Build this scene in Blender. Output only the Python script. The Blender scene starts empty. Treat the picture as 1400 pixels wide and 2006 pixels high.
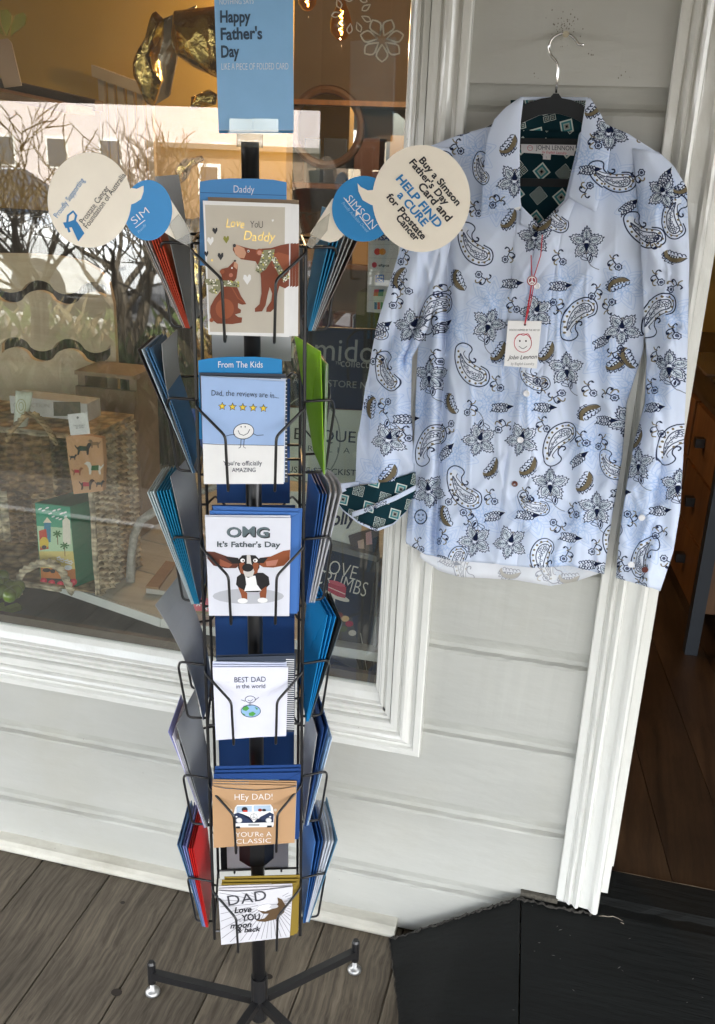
import bpy, math, random
import numpy as np
from mathutils import Vector, Matrix
random.seed(7)
S = bpy.context.scene
COL = S.collection
RAD = math.radians
# ---------------------------------------------------------------- camera
RC = np.array([[0.96847166, -0.12149768, 0.21748782], [0.24624202, 0.33445855, -0.90967156], [0.03778232, 0.93454577, 0.35383146]])
H = 1.65
cam = bpy.data.cameras.new('camera'); camo = bpy.data.objects.new('camera', cam); COL.objects.link(camo)
M4 = Matrix([list(RC[0]) + [0], list(RC[1]) + [0], list(RC[2]) + [H], [0, 0, 0, 1]]); camo.matrix_world = M4
cam.sensor_fit = 'VERTICAL'; cam.sensor_height = 24; cam.lens = 24 * 1873 / 2006; cam.clip_start = 0.05; cam.clip_end = 400
S.camera = camo
# ---------------------------------------------------------------- world, sun, exposure
SUN_EL, SUN_AZ = RAD(50), RAD(32)           # azimuth clockwise from +Y: the sun stands behind the shop, so the street is sunlit and the wall is in shade
w = bpy.data.worlds.new('World'); S.world = w; w.use_nodes = True
wn = w.node_tree.nodes; wl = w.node_tree.links
sky = wn.new('ShaderNodeTexSky'); sky.sky_type = 'NISHITA'; sky.sun_disc = False
sky.sun_elevation = SUN_EL; sky.sun_rotation = SUN_AZ; sky.air_density = 1.0; sky.dust_density = 2.0
bg = wn['Background']; bg.inputs[1].default_value = 0.13
# soft white clouds over the whole sky
tc = wn.new('ShaderNodeTexCoord'); cn = wn.new('ShaderNodeTexNoise'); cn.inputs['Scale'].default_value = 2.2; cn.inputs['Detail'].default_value = 7
cr = wn.new('ShaderNodeValToRGB'); cr.color_ramp.elements[0].position = 0.36; cr.color_ramp.elements[1].position = 0.56
mx = wn.new('ShaderNodeMix'); mx.data_type = 'RGBA'; mx.inputs['B'].default_value = (9.3, 9.35, 9.45, 1)
wl.new(tc.outputs['Generated'], cn.inputs['Vector']); wl.new(cn.outputs['Fac'], cr.inputs[0]); wl.new(cr.outputs[0], mx.inputs['Factor'])
wl.new(sky.outputs[0], mx.inputs['A']); wl.new(mx.outputs['Result'], bg.inputs[0])
sd = bpy.data.lights.new('sun', 'SUN'); sd.energy = 5.0; sd.angle = RAD(0.5); sd.color = (1, .95, .87)
so = bpy.data.objects.new('sun', sd); COL.objects.link(so)
sdir = Vector((math.sin(SUN_AZ) * math.cos(SUN_EL), math.cos(SUN_AZ) * math.cos(SUN_EL), math.sin(SUN_EL)))
so.rotation_euler = sdir.to_track_quat('Z', 'Y').to_euler()
S.view_settings.view_transform = 'Standard'; S.view_settings.look = 'None'
S.view_settings.exposure = 2.93; S.view_settings.gamma = 1; S.view_settings.use_curve_mapping = False
S.render.engine = 'CYCLES'
S.cycles.max_bounces = 10; S.cycles.transparent_max_bounces = 16; S.cycles.use_denoising = True
YW = 1.683                                   # outer face of the weatherboards
# ---------------------------------------------------------------- helpers
def ray(px, py):
    d = RC @ np.array([(px - 700) / 1873., -(py - 1003) / 1873., -1.])
    return d
def atY(px, py, Y): r = ray(px, py); t = Y / r[1]; return Vector((r[0] * t, Y, H + r[2] * t))
def atZ(px, py, z): r = ray(px, py); t = (z - H) / r[2]; return Vector((r[0] * t, r[1] * t, z))
def link(o, parent=None):
    COL.objects.link(o)
    if parent is not None: o.parent = parent
    return o
def tag(o, label=None, cat=None, group=None, kind=None):
    if label: o['label'] = label
    if cat: o['category'] = cat
    if group: o['group'] = group
    if kind: o['kind'] = kind
    return o
def root(name, loc, label=None, cat=None, group=None, kind=None):
    o = bpy.data.objects.new(name, None); o.location = loc; o.empty_display_size = .05; link(o)
    o['_o'] = list(loc); return tag(o, label, cat, group, kind)
def org(o): return Vector(o['_o'])
def mk(name, V, F, mats, parent=None, origin=None, mi=None, smooth=False, uv=None):
    """V in world metres; the object's origin is the parent's origin or the one given"""
    if parent is not None and origin is None: O = org(parent)
    else: O = Vector(origin) if origin is not None else Vector((0, 0, 0))
    if not isinstance(mats, (list, tuple)): mats = [mats]
    me = bpy.data.meshes.new(name)
    me.from_pydata([tuple(Vector(v) - O) for v in V], [], F)
    for m in mats: me.materials.append(m)
    if mi is not None: me.polygons.foreach_set('material_index', mi)
    if smooth: me.polygons.foreach_set('use_smooth', [True] * len(F))
    if uv is not None:
        l = me.uv_layers.new(name='UVMap')
        vi = np.zeros(len(me.loops), np.int32); me.loops.foreach_get('vertex_index', vi)
        l.data.foreach_set('uv', np.array(uv, np.float32)[vi].ravel())
    me.update()
    o = bpy.data.objects.new(name, me); link(o, parent)
    if parent is not None:
        PO = org(parent); o.location = O - PO
    else: o.location = O
    o['_o'] = list(O)
    return o
class B:
    """collects simple solids in world space"""
    def __init__(s): s.V = []; s.F = []; s.M = []
    def add(s, V, F, m=0):
        n = len(s.V); s.V += [Vector(v) for v in V]; s.F += [[i + n for i in f] for f in F]; s.M += [m] * len(F); return s
    def box(s, a, b, m=0, X=None):
        x0, y0, z0 = a; x1, y1, z1 = b
        V = [Vector(p) for p in [(x0, y0, z0), (x1, y0, z0), (x1, y1, z0), (x0, y1, z0), (x0, y0, z1), (x1, y0, z1), (x1, y1, z1), (x0, y1, z1)]]
        if X is not None: V = [X @ v for v in V]
        return s.add(V, [(0, 3, 2, 1), (4, 5, 6, 7), (0, 1, 5, 4), (1, 2, 6, 5), (2, 3, 7, 6), (3, 0, 4, 7)], m)
    def prism(s, P, D, m=0):
        """polygon P (3D points) pushed along the vector D"""
        n = len(P); P = [Vector(p) for p in P]; D = Vector(D)
        return s.add(P + [p + D for p in P], [list(range(n))[::-1], list(range(n, 2 * n))] + [(i, (i + 1) % n, n + (i + 1) % n, n + i) for i in range(n)], m)
    def tube(s, P, r, n=8, m=0, cap=True):
        P = [Vector(p) for p in P]; rs = r if isinstance(r, (list, tuple)) else [r] * len(P)
        V = []; up = None
        for i, p in enumerate(P):
            t = (P[min(i + 1, len(P) - 1)] - P[max(i - 1, 0)]).normalized()
            if up is None: up = Vector((0, 0, 1)) if abs(t.z) < .9 else Vector((1, 0, 0))
            a = t.cross(up).normalized(); up = a.cross(t).normalized()
            V += [p + (a * math.cos(2 * math.pi * k / n) + up * math.sin(2 * math.pi * k / n)) * rs[i] for k in range(n)]
        F = [(i * n + k, i * n + (k + 1) % n, (i + 1) * n + (k + 1) % n, (i + 1) * n + k) for i in range(len(P) - 1) for k in range(n)]
        if cap: F += [list(range(n))[::-1], list(range((len(P) - 1) * n, len(P) * n))]
        return s.add(V, F, m)
    def lathe(s, c, prof, n=24, m=0):
        V = [Vector(c) + Vector((r * math.cos(2 * math.pi * k / n), r * math.sin(2 * math.pi * k / n), z)) for r, z in prof for k in range(n)]
        F = [(i * n + k, i * n + (k + 1) % n, (i + 1) * n + (k + 1) % n, (i + 1) * n + k) for i in range(len(prof) - 1) for k in range(n)]
        F += [list(range(n))[::-1], list(range((len(prof) - 1) * n, len(prof) * n))]
        return s.add(V, F, m)
    def grid(s, P, nu, nv, m=0):
        return s.add(P, [(j * nu + i, j * nu + i + 1, (j + 1) * nu + i + 1, (j + 1) * nu + i) for j in range(nv - 1) for i in range(nu - 1)], m)
    def build(s, name, mats, parent=None, origin=None, smooth=False): return mk(name, s.V, s.F, mats, parent, origin, s.M, smooth)
def rounded(P, r=.008, n=3):
    """round the corners of a bent wire"""
    P = [Vector(p) for p in P]; out = [P[0]]
    for a, b, c in zip(P, P[1:], P[2:]):
        d1 = (a - b); d2 = (c - b); q = min(r, d1.length * .45, d2.length * .45)
        p0 = b + d1.normalized() * q; p1 = b + d2.normalized() * q
        for i in range(n + 1):
            t = i / n; out.append(p0 * (1 - t) ** 2 + b * 2 * t * (1 - t) + p1 * t * t)
    return out + [P[-1]]
def lerp_poly(P, y):
    """x on a polyline of (x, y) points ordered by y"""
    if y <= P[0][1]: return P[0][0]
    for (x0, y0), (x1, y1) in zip(P, P[1:]):
        if y <= y1: return x0 + (x1 - x0) * (y - y0) / max(1e-6, y1 - y0)
    return P[-1][0]
# ---------------------------------------------------------------- materials
def mat(name, col, rough=.6, var=0, vscale=8, bump=0, bscale=60, metal=0, stretch=(1, 1, 1), bdist=.002, spec=.5, col2=None, sub=None, coat=0, alpha=None, sheen=0, detail=4):
    m = bpy.data.materials.new(name); m.use_nodes = True; N = m.node_tree.nodes; L = m.node_tree.links; p = N['Principled BSDF']
    p.inputs['Base Color'].default_value = (*col, 1); p.inputs['Roughness'].default_value = rough; p.inputs['Metallic'].default_value = metal
    p.inputs['Specular IOR Level'].default_value = spec; p.inputs['Coat Weight'].default_value = coat
    if sheen: p.inputs['Sheen Weight'].default_value = sheen
    if alpha is not None: p.inputs['Alpha'].default_value = alpha
    if sub: p.inputs['Subsurface Weight'].default_value = sub; p.inputs['Subsurface Radius'].default_value = (.01, .01, .01)
    if var or bump:
        t = N.new('ShaderNodeTexCoord'); mp = N.new('ShaderNodeMapping'); mp.inputs['Scale'].default_value = stretch
        oi = N.new('ShaderNodeObjectInfo'); ad = N.new('ShaderNodeVectorMath'); ad.operation = 'ADD'
        ml = N.new('ShaderNodeMath'); ml.operation = 'MULTIPLY'; ml.inputs[1].default_value = 37.
        L.new(oi.outputs['Random'], ml.inputs[0]); L.new(ml.outputs[0], ad.inputs[1]); L.new(t.outputs['Object'], mp.inputs[0]); L.new(mp.outputs[0], ad.inputs[0])
    if var:
        n = N.new('ShaderNodeTexNoise'); n.inputs['Scale'].default_value = vscale; n.inputs['Detail'].default_value = detail; n.inputs['Roughness'].default_value = .62
        L.new(ad.outputs[0], n.inputs['Vector'])
        r = N.new('ShaderNodeMapRange'); r.inputs[1].default_value = .3; r.inputs[2].default_value = .7
        x = N.new('ShaderNodeMix'); x.data_type = 'RGBA'; c2 = col2 or tuple(c * (1 - var) for c in col)
        x.inputs['A'].default_value = (*c2, 1); x.inputs['B'].default_value = (*col, 1)
        L.new(n.outputs['Fac'], r.inputs[0]); L.new(r.outputs[0], x.inputs['Factor']); L.new(x.outputs['Result'], p.inputs['Base Color'])
        m['_mix'] = x.name
    if bump:
        n2 = N.new('ShaderNodeTexNoise'); n2.inputs['Scale'].default_value = bscale; n2.inputs['Detail'].default_value = 5
        L.new(ad.outputs[0], n2.inputs['Vector'])
        b = N.new('ShaderNodeBump'); b.inputs['Strength'].default_value = bump; b.inputs['Distance'].default_value = bdist
        L.new(n2.outputs['Fac'], b.inputs['Height']); L.new(b.outputs[0], p.inputs['Normal'])
    return m
def emit(name, col, e):
    m = mat(name, col); p = m.node_tree.nodes['Principled BSDF']; p.inputs['Emission Color'].default_value = (*col, 1); p.inputs['Emission Strength'].default_value = e; return m
def glassmat(name, base=.05, tint=(1, 1, 1), dirt=.01, rough=.0):
    m = bpy.data.materials.new(name); m.use_nodes = True; N = m.node_tree.nodes; L = m.node_tree.links; N.remove(N['Principled BSDF'])
    out = N['Material Output']; tr = N.new('ShaderNodeBsdfTransparent'); tr.inputs[0].default_value = (*tint, 1)
    gl = N.new('ShaderNodeBsdfGlossy'); gl.inputs['Roughness'].default_value = rough
    df = N.new('ShaderNodeBsdfDiffuse'); df.inputs[0].default_value = (.6, .58, .52, 1)
    geo = N.new('ShaderNodeNewGeometry'); dp = N.new('ShaderNodeVectorMath'); dp.operation = 'DOT_PRODUCT'
    L.new(geo.outputs['Incoming'], dp.inputs[0]); L.new(geo.outputs['Normal'], dp.inputs[1])
    ab = N.new('ShaderNodeMath'); ab.operation = 'ABSOLUTE'; L.new(dp.outputs['Value'], ab.inputs[0])
    su = N.new('ShaderNodeMath'); su.operation = 'SUBTRACT'; su.inputs[0].default_value = 1; L.new(ab.outputs[0], su.inputs[1])
    pw = N.new('ShaderNodeMath'); pw.operation = 'POWER'; pw.inputs[1].default_value = 5; L.new(su.outputs[0], pw.inputs[0])
    ma = N.new('ShaderNodeMath'); ma.operation = 'MULTIPLY_ADD'; ma.inputs[1].default_value = 1 - base; ma.inputs[2].default_value = base; L.new(pw.outputs[0], ma.inputs[0])
    m1 = N.new('ShaderNodeMixShader'); L.new(ma.outputs[0], m1.inputs[0]); L.new(tr.outputs[0], m1.inputs[1]); L.new(gl.outputs[0], m1.inputs[2])
    m2 = N.new('ShaderNodeMixShader')
    n = N.new('ShaderNodeTexNoise'); n.inputs['Scale'].default_value = 5; n.inputs['Detail'].default_value = 8
    t = N.new('ShaderNodeTexCoord'); L.new(t.outputs['Object'], n.inputs['Vector'])
    mm = N.new('ShaderNodeMath'); mm.operation = 'MULTIPLY'; mm.inputs[1].default_value = dirt * 2; L.new(n.outputs['Fac'], mm.inputs[0])
    L.new(mm.outputs[0], m2.inputs[0]); L.new(m1.outputs[0], m2.inputs[1]); L.new(df.outputs[0], m2.inputs[2]); L.new(m2.outputs[0], out.inputs[0])
    return m
PAPER = {}
def paper(c, rough=.42):
    k = tuple(round(x, 3) for x in c) + (rough,)
    if k not in PAPER: PAPER[k] = mat('paper', c, rough, var=.05, vscale=30, spec=.35)
    return PAPER[k]
def hx(s):
    v = [int(s[i:i + 2], 16) / 255 for i in (0, 2, 4)]
    return tuple(c / 12.92 if c < .04045 else ((c + .055) / 1.055) ** 2.4 for c in v)
WHITE = paper((.82, .82, .82)); INK = paper((.02, .02, .025)); NAVYINK = paper(hx('1f2a44'))
def add_dirt(m, zcol=(.3, .28, .22), amount=.5):
    """dark fly-spots and grime patches on old paint"""
    N = m.node_tree.nodes; L = m.node_tree.links; p = N['Principled BSDF']; src = p.inputs['Base Color'].links[0].from_socket
    t = N.new('ShaderNodeTexCoord'); n = N.new('ShaderNodeTexNoise'); n.inputs['Scale'].default_value = 2.7; n.inputs['Detail'].default_value = 9; n.inputs['Roughness'].default_value = .7
    L.new(t.outputs['Object'], n.inputs['Vector']); r = N.new('ShaderNodeMapRange'); r.inputs[1].default_value = .5; r.inputs[2].default_value = .85; r.inputs[4].default_value = amount
    L.new(n.outputs['Fac'], r.inputs[0]); x = N.new('ShaderNodeMix'); x.data_type = 'RGBA'; x.inputs['B'].default_value = (*zcol, 1)
    L.new(r.outputs[0], x.inputs['Factor']); L.new(src, x.inputs['A'])
    v = N.new('ShaderNodeTexVoronoi'); v.inputs['Scale'].default_value = 55; L.new(t.outputs['Object'], v.inputs['Vector'])
    n2 = N.new('ShaderNodeTexNoise'); n2.inputs['Scale'].default_value = 9; L.new(t.outputs['Object'], n2.inputs['Vector'])
    a = N.new('ShaderNodeMath'); a.operation = 'LESS_THAN'; a.inputs[1].default_value = .055; L.new(v.outputs['Distance'], a.inputs[0])
    b = N.new('ShaderNodeMath'); b.operation = 'GREATER_THAN'; b.inputs[1].default_value = .63; L.new(n2.outputs['Fac'], b.inputs[0])
    c = N.new('ShaderNodeMath'); c.operation = 'MULTIPLY'; L.new(a.outputs[0], c.inputs[0]); L.new(b.outputs[0], c.inputs[1])
    d = N.new('ShaderNodeMath'); d.operation = 'MULTIPLY'; d.inputs[1].default_value = .7; L.new(c.outputs[0], d.inputs[0])
    y = N.new('ShaderNodeMix'); y.data_type = 'RGBA'; y.inputs['B'].default_value = (.07, .06, .05, 1); L.new(d.outputs[0], y.inputs['Factor']); L.new(x.outputs['Result'], y.inputs['A'])
    L.new(y.outputs['Result'], p.inputs['Base Color']); return m
M_BOARD = add_dirt(mat('grey_paint', (.455, .455, .42), .45, var=.14, vscale=5, bump=.5, bscale=38, bdist=.004, stretch=(.35, 1, 1)), (.36, .34, .27), .5)
M_COVE = add_dirt(mat('grey_paint_grimy', (.44, .44, .40), .5, var=.25, vscale=14, bump=.5, bscale=70, bdist=.004, stretch=(.4, 1, 1)), (.3, .28, .2), .6)
M_TRIM = add_dirt(mat('white_gloss_paint', (.69, .69, .65), .24, var=.07, vscale=7, bump=.6, bscale=50, bdist=.004, stretch=(1, 1, .35), coat=.25), (.42, .39, .29), .35)
M_BEAD = add_dirt(mat('dirty_white_paint', (.64, .62, .54), .55, var=.3, vscale=20, bump=.5, bscale=60, stretch=(.3, 1, 1)), (.25, .22, .15), .8)
M_BLACKW = mat('black_deck_paint', (.0050, .0060, .0058), .62, var=.5, vscale=6, bump=.7, bscale=34, stretch=(.3, 2.5, 1), bdist=.004, spec=.25)
M_BLACKM = mat('black_powder_coat', (.012, .012, .013), .32, spec=.6)
M_CHROME = mat('chrome', (.8, .8, .8), .15, metal=1)
def wood(name, c1, c2, grain=60, rough=.6, axis='Y', knots=True, bump=.6):
    m = mat(name, c1, rough); N = m.node_tree.nodes; L = m.node_tree.links; p = N['Principled BSDF']
    t = N.new('ShaderNodeTexCoord'); mp = N.new('ShaderNodeMapping'); k = .035
    mp.inputs['Scale'].default_value = {'Y': (1, k, 1), 'X': (k, 1, 1), 'Z': (1, 1, k)}[axis]
    oi = N.new('ShaderNodeObjectInfo'); ml = N.new('ShaderNodeMath'); ml.operation = 'MULTIPLY'; ml.inputs[1].default_value = 53.
    ad = N.new('ShaderNodeVectorMath'); ad.operation = 'ADD'; L.new(oi.outputs['Random'], ml.inputs[0]); L.new(ml.outputs[0], ad.inputs[1])
    wv = N.new('ShaderNodeTexNoise'); wv.inputs['Scale'].default_value = 4; wv.inputs['Detail'].default_value = 3; L.new(t.outputs['Object'], wv.inputs['Vector'])
    sc = N.new('ShaderNodeVectorMath'); sc.operation = 'SCALE'; sc.inputs['Scale'].default_value = .045; L.new(wv.outputs['Color'], sc.inputs[0])
    a2 = N.new('ShaderNodeVectorMath'); a2.operation = 'ADD'; L.new(t.outputs['Object'], mp.inputs[0]); L.new(mp.outputs[0], a2.inputs[0]); L.new(sc.outputs[0], a2.inputs[1]); L.new(a2.outputs[0], ad.inputs[0])
    n = N.new('ShaderNodeTexNoise'); n.inputs['Scale'].default_value = grain; n.inputs['Detail'].default_value = 7; n.inputs['Roughness'].default_value = .7; L.new(ad.outputs[0], n.inputs['Vector'])
    r = N.new('ShaderNodeValToRGB'); r.color_ramp.elements[0].position = .36; r.color_ramp.elements[1].position = .66
    r.color_ramp.elements[0].color = (*c2, 1); r.color_ramp.elements[1].color = (*c1, 1)
    L.new(n.outputs['Fac'], r.inputs[0])
    n3 = N.new('ShaderNodeTexNoise'); n3.inputs['Scale'].default_value = 3.2; n3.inputs['Detail'].default_value = 5; L.new(t.outputs['Object'], n3.inputs['Vector'])
    r3 = N.new('ShaderNodeMapRange'); r3.inputs[1].default_value = .3; r3.inputs[2].default_value = .7; r3.inputs[3].default_value = .65; r3.inputs[4].default_value = 1.15; L.new(n3.outputs['Fac'], r3.inputs[0])
    r4 = N.new('ShaderNodeMapRange'); r4.inputs[3].default_value = .78; r4.inputs[4].default_value = 1.12; L.new(oi.outputs['Random'], r4.inputs[0])
    mu0 = N.new('ShaderNodeMath'); mu0.operation = 'MULTIPLY'; L.new(r3.outputs[0], mu0.inputs[0]); L.new(r4.outputs[0], mu0.inputs[1])
    mu = N.new('ShaderNodeVectorMath'); mu.operation = 'SCALE'; L.new(r.outputs[0], mu.inputs[0]); L.new(mu0.outputs[0], mu.inputs['Scale']); L.new(mu.outputs[0], p.inputs['Base Color'])
    b = N.new('ShaderNodeBump'); b.inputs['Strength'].default_value = bump; b.inputs['Distance'].default_value = .002; L.new(n.outputs['Fac'], b.inputs['Height']); L.new(b.outputs[0], p.inputs['Normal'])
    return m
M_DECK = wood('weathered_timber', (.225, .185, .135), (.08, .064, .046), 95, .75, bump=.4)
M_FLOOR = wood('dark_polished_timber', (.085, .053, .031), (.036, .023, .015), 40, .35, bump=.25)
M_PLY = wood('plywood', (.80, .66, .44), (.66, .50, .31), 26, .5, axis='X', bump=.1)
M_CAB = wood('oiled_timber', (.22, .105, .04), (.11, .05, .02), 40, .4, axis='Z', bump=.2)
M_OAK = wood('display_timber', (.58, .58, .52), (.45, .45, .39), 40, .55, axis='X', bump=.2)
M_PELMET = wood('warm_pine', (.42, .23, .09), (.28, .14, .05), 30, .5, axis='X', bump=.2)
# ---------------------------------------------------------------- flat print: polygons, strokes and lettering
GLY = {}
def glyphs():
    chars = sorted(set("ABCDEFGHIJKLMNOPQRSTUVWXYZabcdefghijklmnopqrstuvwxyz',.!&\u2122")) + ['|']
    dg = []
    for wt, off in (('r', 0.0), ('b', .028), ('l', -.012)):
        for ch in chars:
            for body in (ch, '|' + ch + '|'):
                c = bpy.data.curves.new('t', 'FONT'); c.body = body; c.size = 1; c.offset = off; c.resolution_u = 3
                o = bpy.data.objects.new('t', c); COL.objects.link(o); dg.append((wt, ch, body, o))
    bpy.context.view_layer.update(); d = bpy.context.evaluated_depsgraph_get()
    tmp = {}
    for wt, ch, body, o in dg:
        ev = o.evaluated_get(d); me = ev.to_mesh()
        V = [(v.co.x, v.co.y) for v in me.vertices]; F = [list(p.vertices) for p in me.polygons]
        ev.to_mesh_clear(); tmp[(wt, body)] = (V, F)
    bare = {}
    for wt in 'rbl':
        for ch in chars:
            V, F = tmp[(wt, ch)]; W = tmp[(wt, '|' + ch + '|')][0]; bar = tmp[(wt, '|')][0]
            bw = max(v[0] for v in bar) - min(v[0] for v in bar)
            tot = max(v[0] for v in W) - min(v[0] for v in W)
            bare[(wt, ch)] = (V, F, tot - bw)
        off = bare[(wt, '|')][2] / 2      # advance of one bar
        for ch in chars: V, F, a = bare[(wt, ch)]; GLY[(wt, ch)] = (V, F, max(.1, a - off) if ch != '|' else off)
        GLY[(wt, ' ')] = ([], [], .3)
    for *_, o in dg:
        c = o.data; bpy.data.objects.remove(o); bpy.data.curves.remove(c)
glyphs()
class Art:
    """flat print given in picture coordinates of the reference and laid onto one real plane"""
    def __init__(s, o, n):
        s.o = Vector(o); s.n = Vector(n).normalized(); s.V = []; s.F = []; s.M = []; s.mats = []; s.k = 0
    def at(s, px, py, lift=0):
        r = Vector(ray(px, py)); c = Vector((0, 0, H)); o = s.o + s.n * lift
        return c + r * ((o - c).dot(s.n) / r.dot(s.n))
    def m(s, mt):
        if mt not in s.mats: s.mats.append(mt)
        return s.mats.index(mt)
    def fill(s, P, mt, layer=1):
        n = len(s.V); s.k += 1
        V = [s.at(x, y, layer * .00035 + s.k * 2e-6) for x, y in P]
        s.V += V; s.F.append([n + i for i in range(len(P))]); s.M.append(s.m(mt)); return s
    def ell(s, cx, cy, rx, ry, mt, layer=1, rot=0, n=20, a0=0, a1=360):
        c, q = math.cos(RAD(rot)), math.sin(RAD(rot)); P = []
        for i in range(n + (a1 - a0 < 360)):
            a = RAD(a0 + (a1 - a0) * i / n); x, y = rx * math.cos(a), ry * math.sin(a); P.append((cx + x * c - y * q, cy + x * q + y * c))
        return s.fill(P, mt, layer)
    def stroke(s, P, wd, mt, layer=2, close=False):
        if close: P = list(P) + [P[0], P[1]]
        Lf = []; Rt = []
        for i, (x, y) in enumerate(P):
            x0, y0 = P[max(0, i - 1)]; x1, y1 = P[min(len(P) - 1, i + 1)]; dx, dy = x1 - x0, y1 - y0; l = math.hypot(dx, dy) or 1
            nx, ny = -dy / l * wd / 2, dx / l * wd / 2; Lf.append((x + nx, y + ny)); Rt.append((x - nx, y - ny))
        n = len(s.V); s.k += 1; lf = layer * .00035 + s.k * 2e-6
        for a, b in zip(Lf, Rt): s.V += [s.at(*a, lf), s.at(*b, lf)]
        mi = s.m(mt)
        for i in range(len(P) - 1): s.F.append([n + 2 * i, n + 2 * i + 1, n + 2 * i + 3, n + 2 * i + 2]); s.M.append(mi)
        return s
    def ring(s, cx, cy, rx, ry, wd, mt, layer=2, rot=0, n=24):
        c, q = math.cos(RAD(rot)), math.sin(RAD(rot))
        return s.stroke([(cx + rx * math.cos(2 * math.pi * i / n) * c - ry * math.sin(2 * math.pi * i / n) * q, cy + rx * math.cos(2 * math.pi * i / n) * q + ry * math.sin(2 * math.pi * i / n) * c) for i in range(n)], wd, mt, layer, True)
    def text(s, t, x, y, size, mt, rot=0, wt='r', width=None, layer=2, jit=0, slant=0, xs=1.0, track=0):
        """(x, y) = left end of the baseline, rot in degrees clockwise on the picture"""
        adv = sum(GLY[(wt, c)][2] + track for c in t)
        if width: xs = width / (adv * size)
        c, q = math.cos(RAD(rot)), math.sin(RAD(rot)); pen = 0; mi = s.m(mt)
        for ch in t:
            V, F, a = GLY[(wt, ch)]; n = len(s.V); s.k += 1; lf = layer * .00035 + s.k * 2e-6
            jy = random.uniform(-jit, jit) * size; ja = random.uniform(-jit, jit) * 1.2
            for vx, vy in V:
                gx = (vx + slant * vy - vy * ja) * size * xs + pen; gy = vy * size + jy
                s.V.append(s.at(x + gx * c + gy * q, y + gx * q - gy * c, lf))
            for f in F: s.F.append([n + i for i in f]); s.M.append(mi)
            pen += (a + track) * size * xs
        return s
    def build(s, name, parent):
        return mk(name, s.V, s.F, s.mats, parent, None, s.M)
# ================================================================ SETTING
# deck of weathered boards laid square to the wall
deck = root('deck', (0, 0, 0), 'weathered grey-brown timber deck boards in front of the shop', kind='structure')
bd = B(); bwid = .1775
def deck_board(bm, y0, y1):
    b = B(); e = .003; h = bwid / 2
    P = [(-h, y0, -.03), (-h, y0, -e), (-h + e, y0, 0), (h - e, y0, 0), (h, y0, -e), (h, y0, -.03)]
    return b.prism(P, (0, y1 - y0, 0))
proto = deck_board(bd, -.75, 1.69).build('board', M_DECK, deck)
for i in range(-22, 12):
    o = proto if i == -22 else proto.copy()
    if i != -22: link(o, deck)
    o.location = (i * .179 + .013, random.uniform(-.01, .0), random.uniform(-.0015, 0))
# ground and road beyond the deck
def sheet(name, x0, y0, x1, y1, z, m, kind='structure', label=None, parent=None):
    return tag(mk(name, [(x0, y0, z), (x1, y0, z), (x1, y1, z), (x0, y1, z)], [(0, 1, 2, 3)], m, parent, (x0, y0, z)), label, kind=kind)
M_SOIL = mat('soil', (.07, .055, .035), .9, var=.5, vscale=9, bump=.5, bscale=30, bdist=.02)
M_ROAD = mat('asphalt', (.06, .06, .062), .85, var=.3, vscale=3, bump=.4, bscale=120)
M_PAVE = mat('concrete', (.30, .29, .26), .8, var=.25, vscale=4, bump=.2, bscale=60)
M_STRIP = mat('deck_edge_white_paint', (.75, .74, .7), .5, var=.15, vscale=20)  # white for the streak of sunlight on the deck, no painted edge
sheet('ground', -150, -150, 150, 12, -.12, M_SOIL)
sheet('road', -150, -16, 150, -5.2, -.108, M_ROAD)
b = B(); b.box((-150, -5.2, -.12), (150, -5.05, .0)); tag(b.build('kerb', M_PAVE, None, (-2, -5.1, -.1)), 'concrete kerb', kind='structure')
b = B(); b.box((-6, -.34, .004), (3, -.30, .01)); b.build('edge_line', M_STRIP, deck)  # streak of sunlight on the deck, put in as a white strip
b = B(); b.box((-3.9, -.80, -.12), (2.1, -.755, .0)); b.build('edge_board', M_DECK, deck)
# ---------------------------------------------------------------- weatherboard wall
wall = root('weatherboard_wall', (-.1, YW, 0), 'pale grey painted weatherboard wall between the shop window and the doorway', 'wall')
PITCH = .199; CO = .036
def weatherboard(x0, x1, ztop, zbot=None, n=24):
    """flat face, then a hollow cove at its top edge that tucks under the board above"""
    zb = ztop - PITCH if zbot is None else zbot
    prof = [(0, zb + .0003), (0, ztop - CO - .006), (.0022, ztop - CO - .001), (.010, ztop - CO + .004), (.0125, ztop - CO + .012), (.0125, ztop + .004)]
    mi = [0, 1, 1, 1, 1]; b = B(); xs = [x0 + (x1 - x0) * i / n for i in range(n + 1)]
    V = []
    for j, (d, z) in enumerate(prof):
        for i, x in enumerate(xs):
            wob = random.uniform(-.0011, .0011) if j in (1, 2, 3) else 0
            V.append((x, YW + d + (random.uniform(-.0006, .0006) if j == 1 else 0), z + wob))
    m = n + 1
    for j in range(len(prof) - 1):
        for i in range(n): b.F.append([j * m + i, j * m + i + 1, (j + 1) * m + i + 1, (j + 1) * m + i]); b.M.append(mi[j])
    b.V = [Vector(v) for v in V]
    k = len(b.V); b.V += [Vector((x0, YW + .0, zb + .0015)), Vector((x1, YW + .0, zb + .0015)), Vector((x1, YW + .02, zb + .0015)), Vector((x0, YW + .02, zb + .0015))]
    b.F.append([k, k + 1, k + 2, k + 3]); b.M.append(0)
    return b.build('weatherboard', [M_BOARD, M_COVE], wall)
WX0, WX1 = -.246, .066          # strip of wall between the two architraves
for k in range(-3, 10):
    zt = 1.758 - k * PITCH
    if zt > 3: continue
    if zt > .47 + PITCH: weatherboard(WX0 - .03, WX1 + .03, zt)
    elif zt > .2: weatherboard(-3.2, WX1 + .03, zt, n=90)
    elif zt > .05: weatherboard(-3.2, WX1 + .03, zt, .004, n=90)
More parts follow.
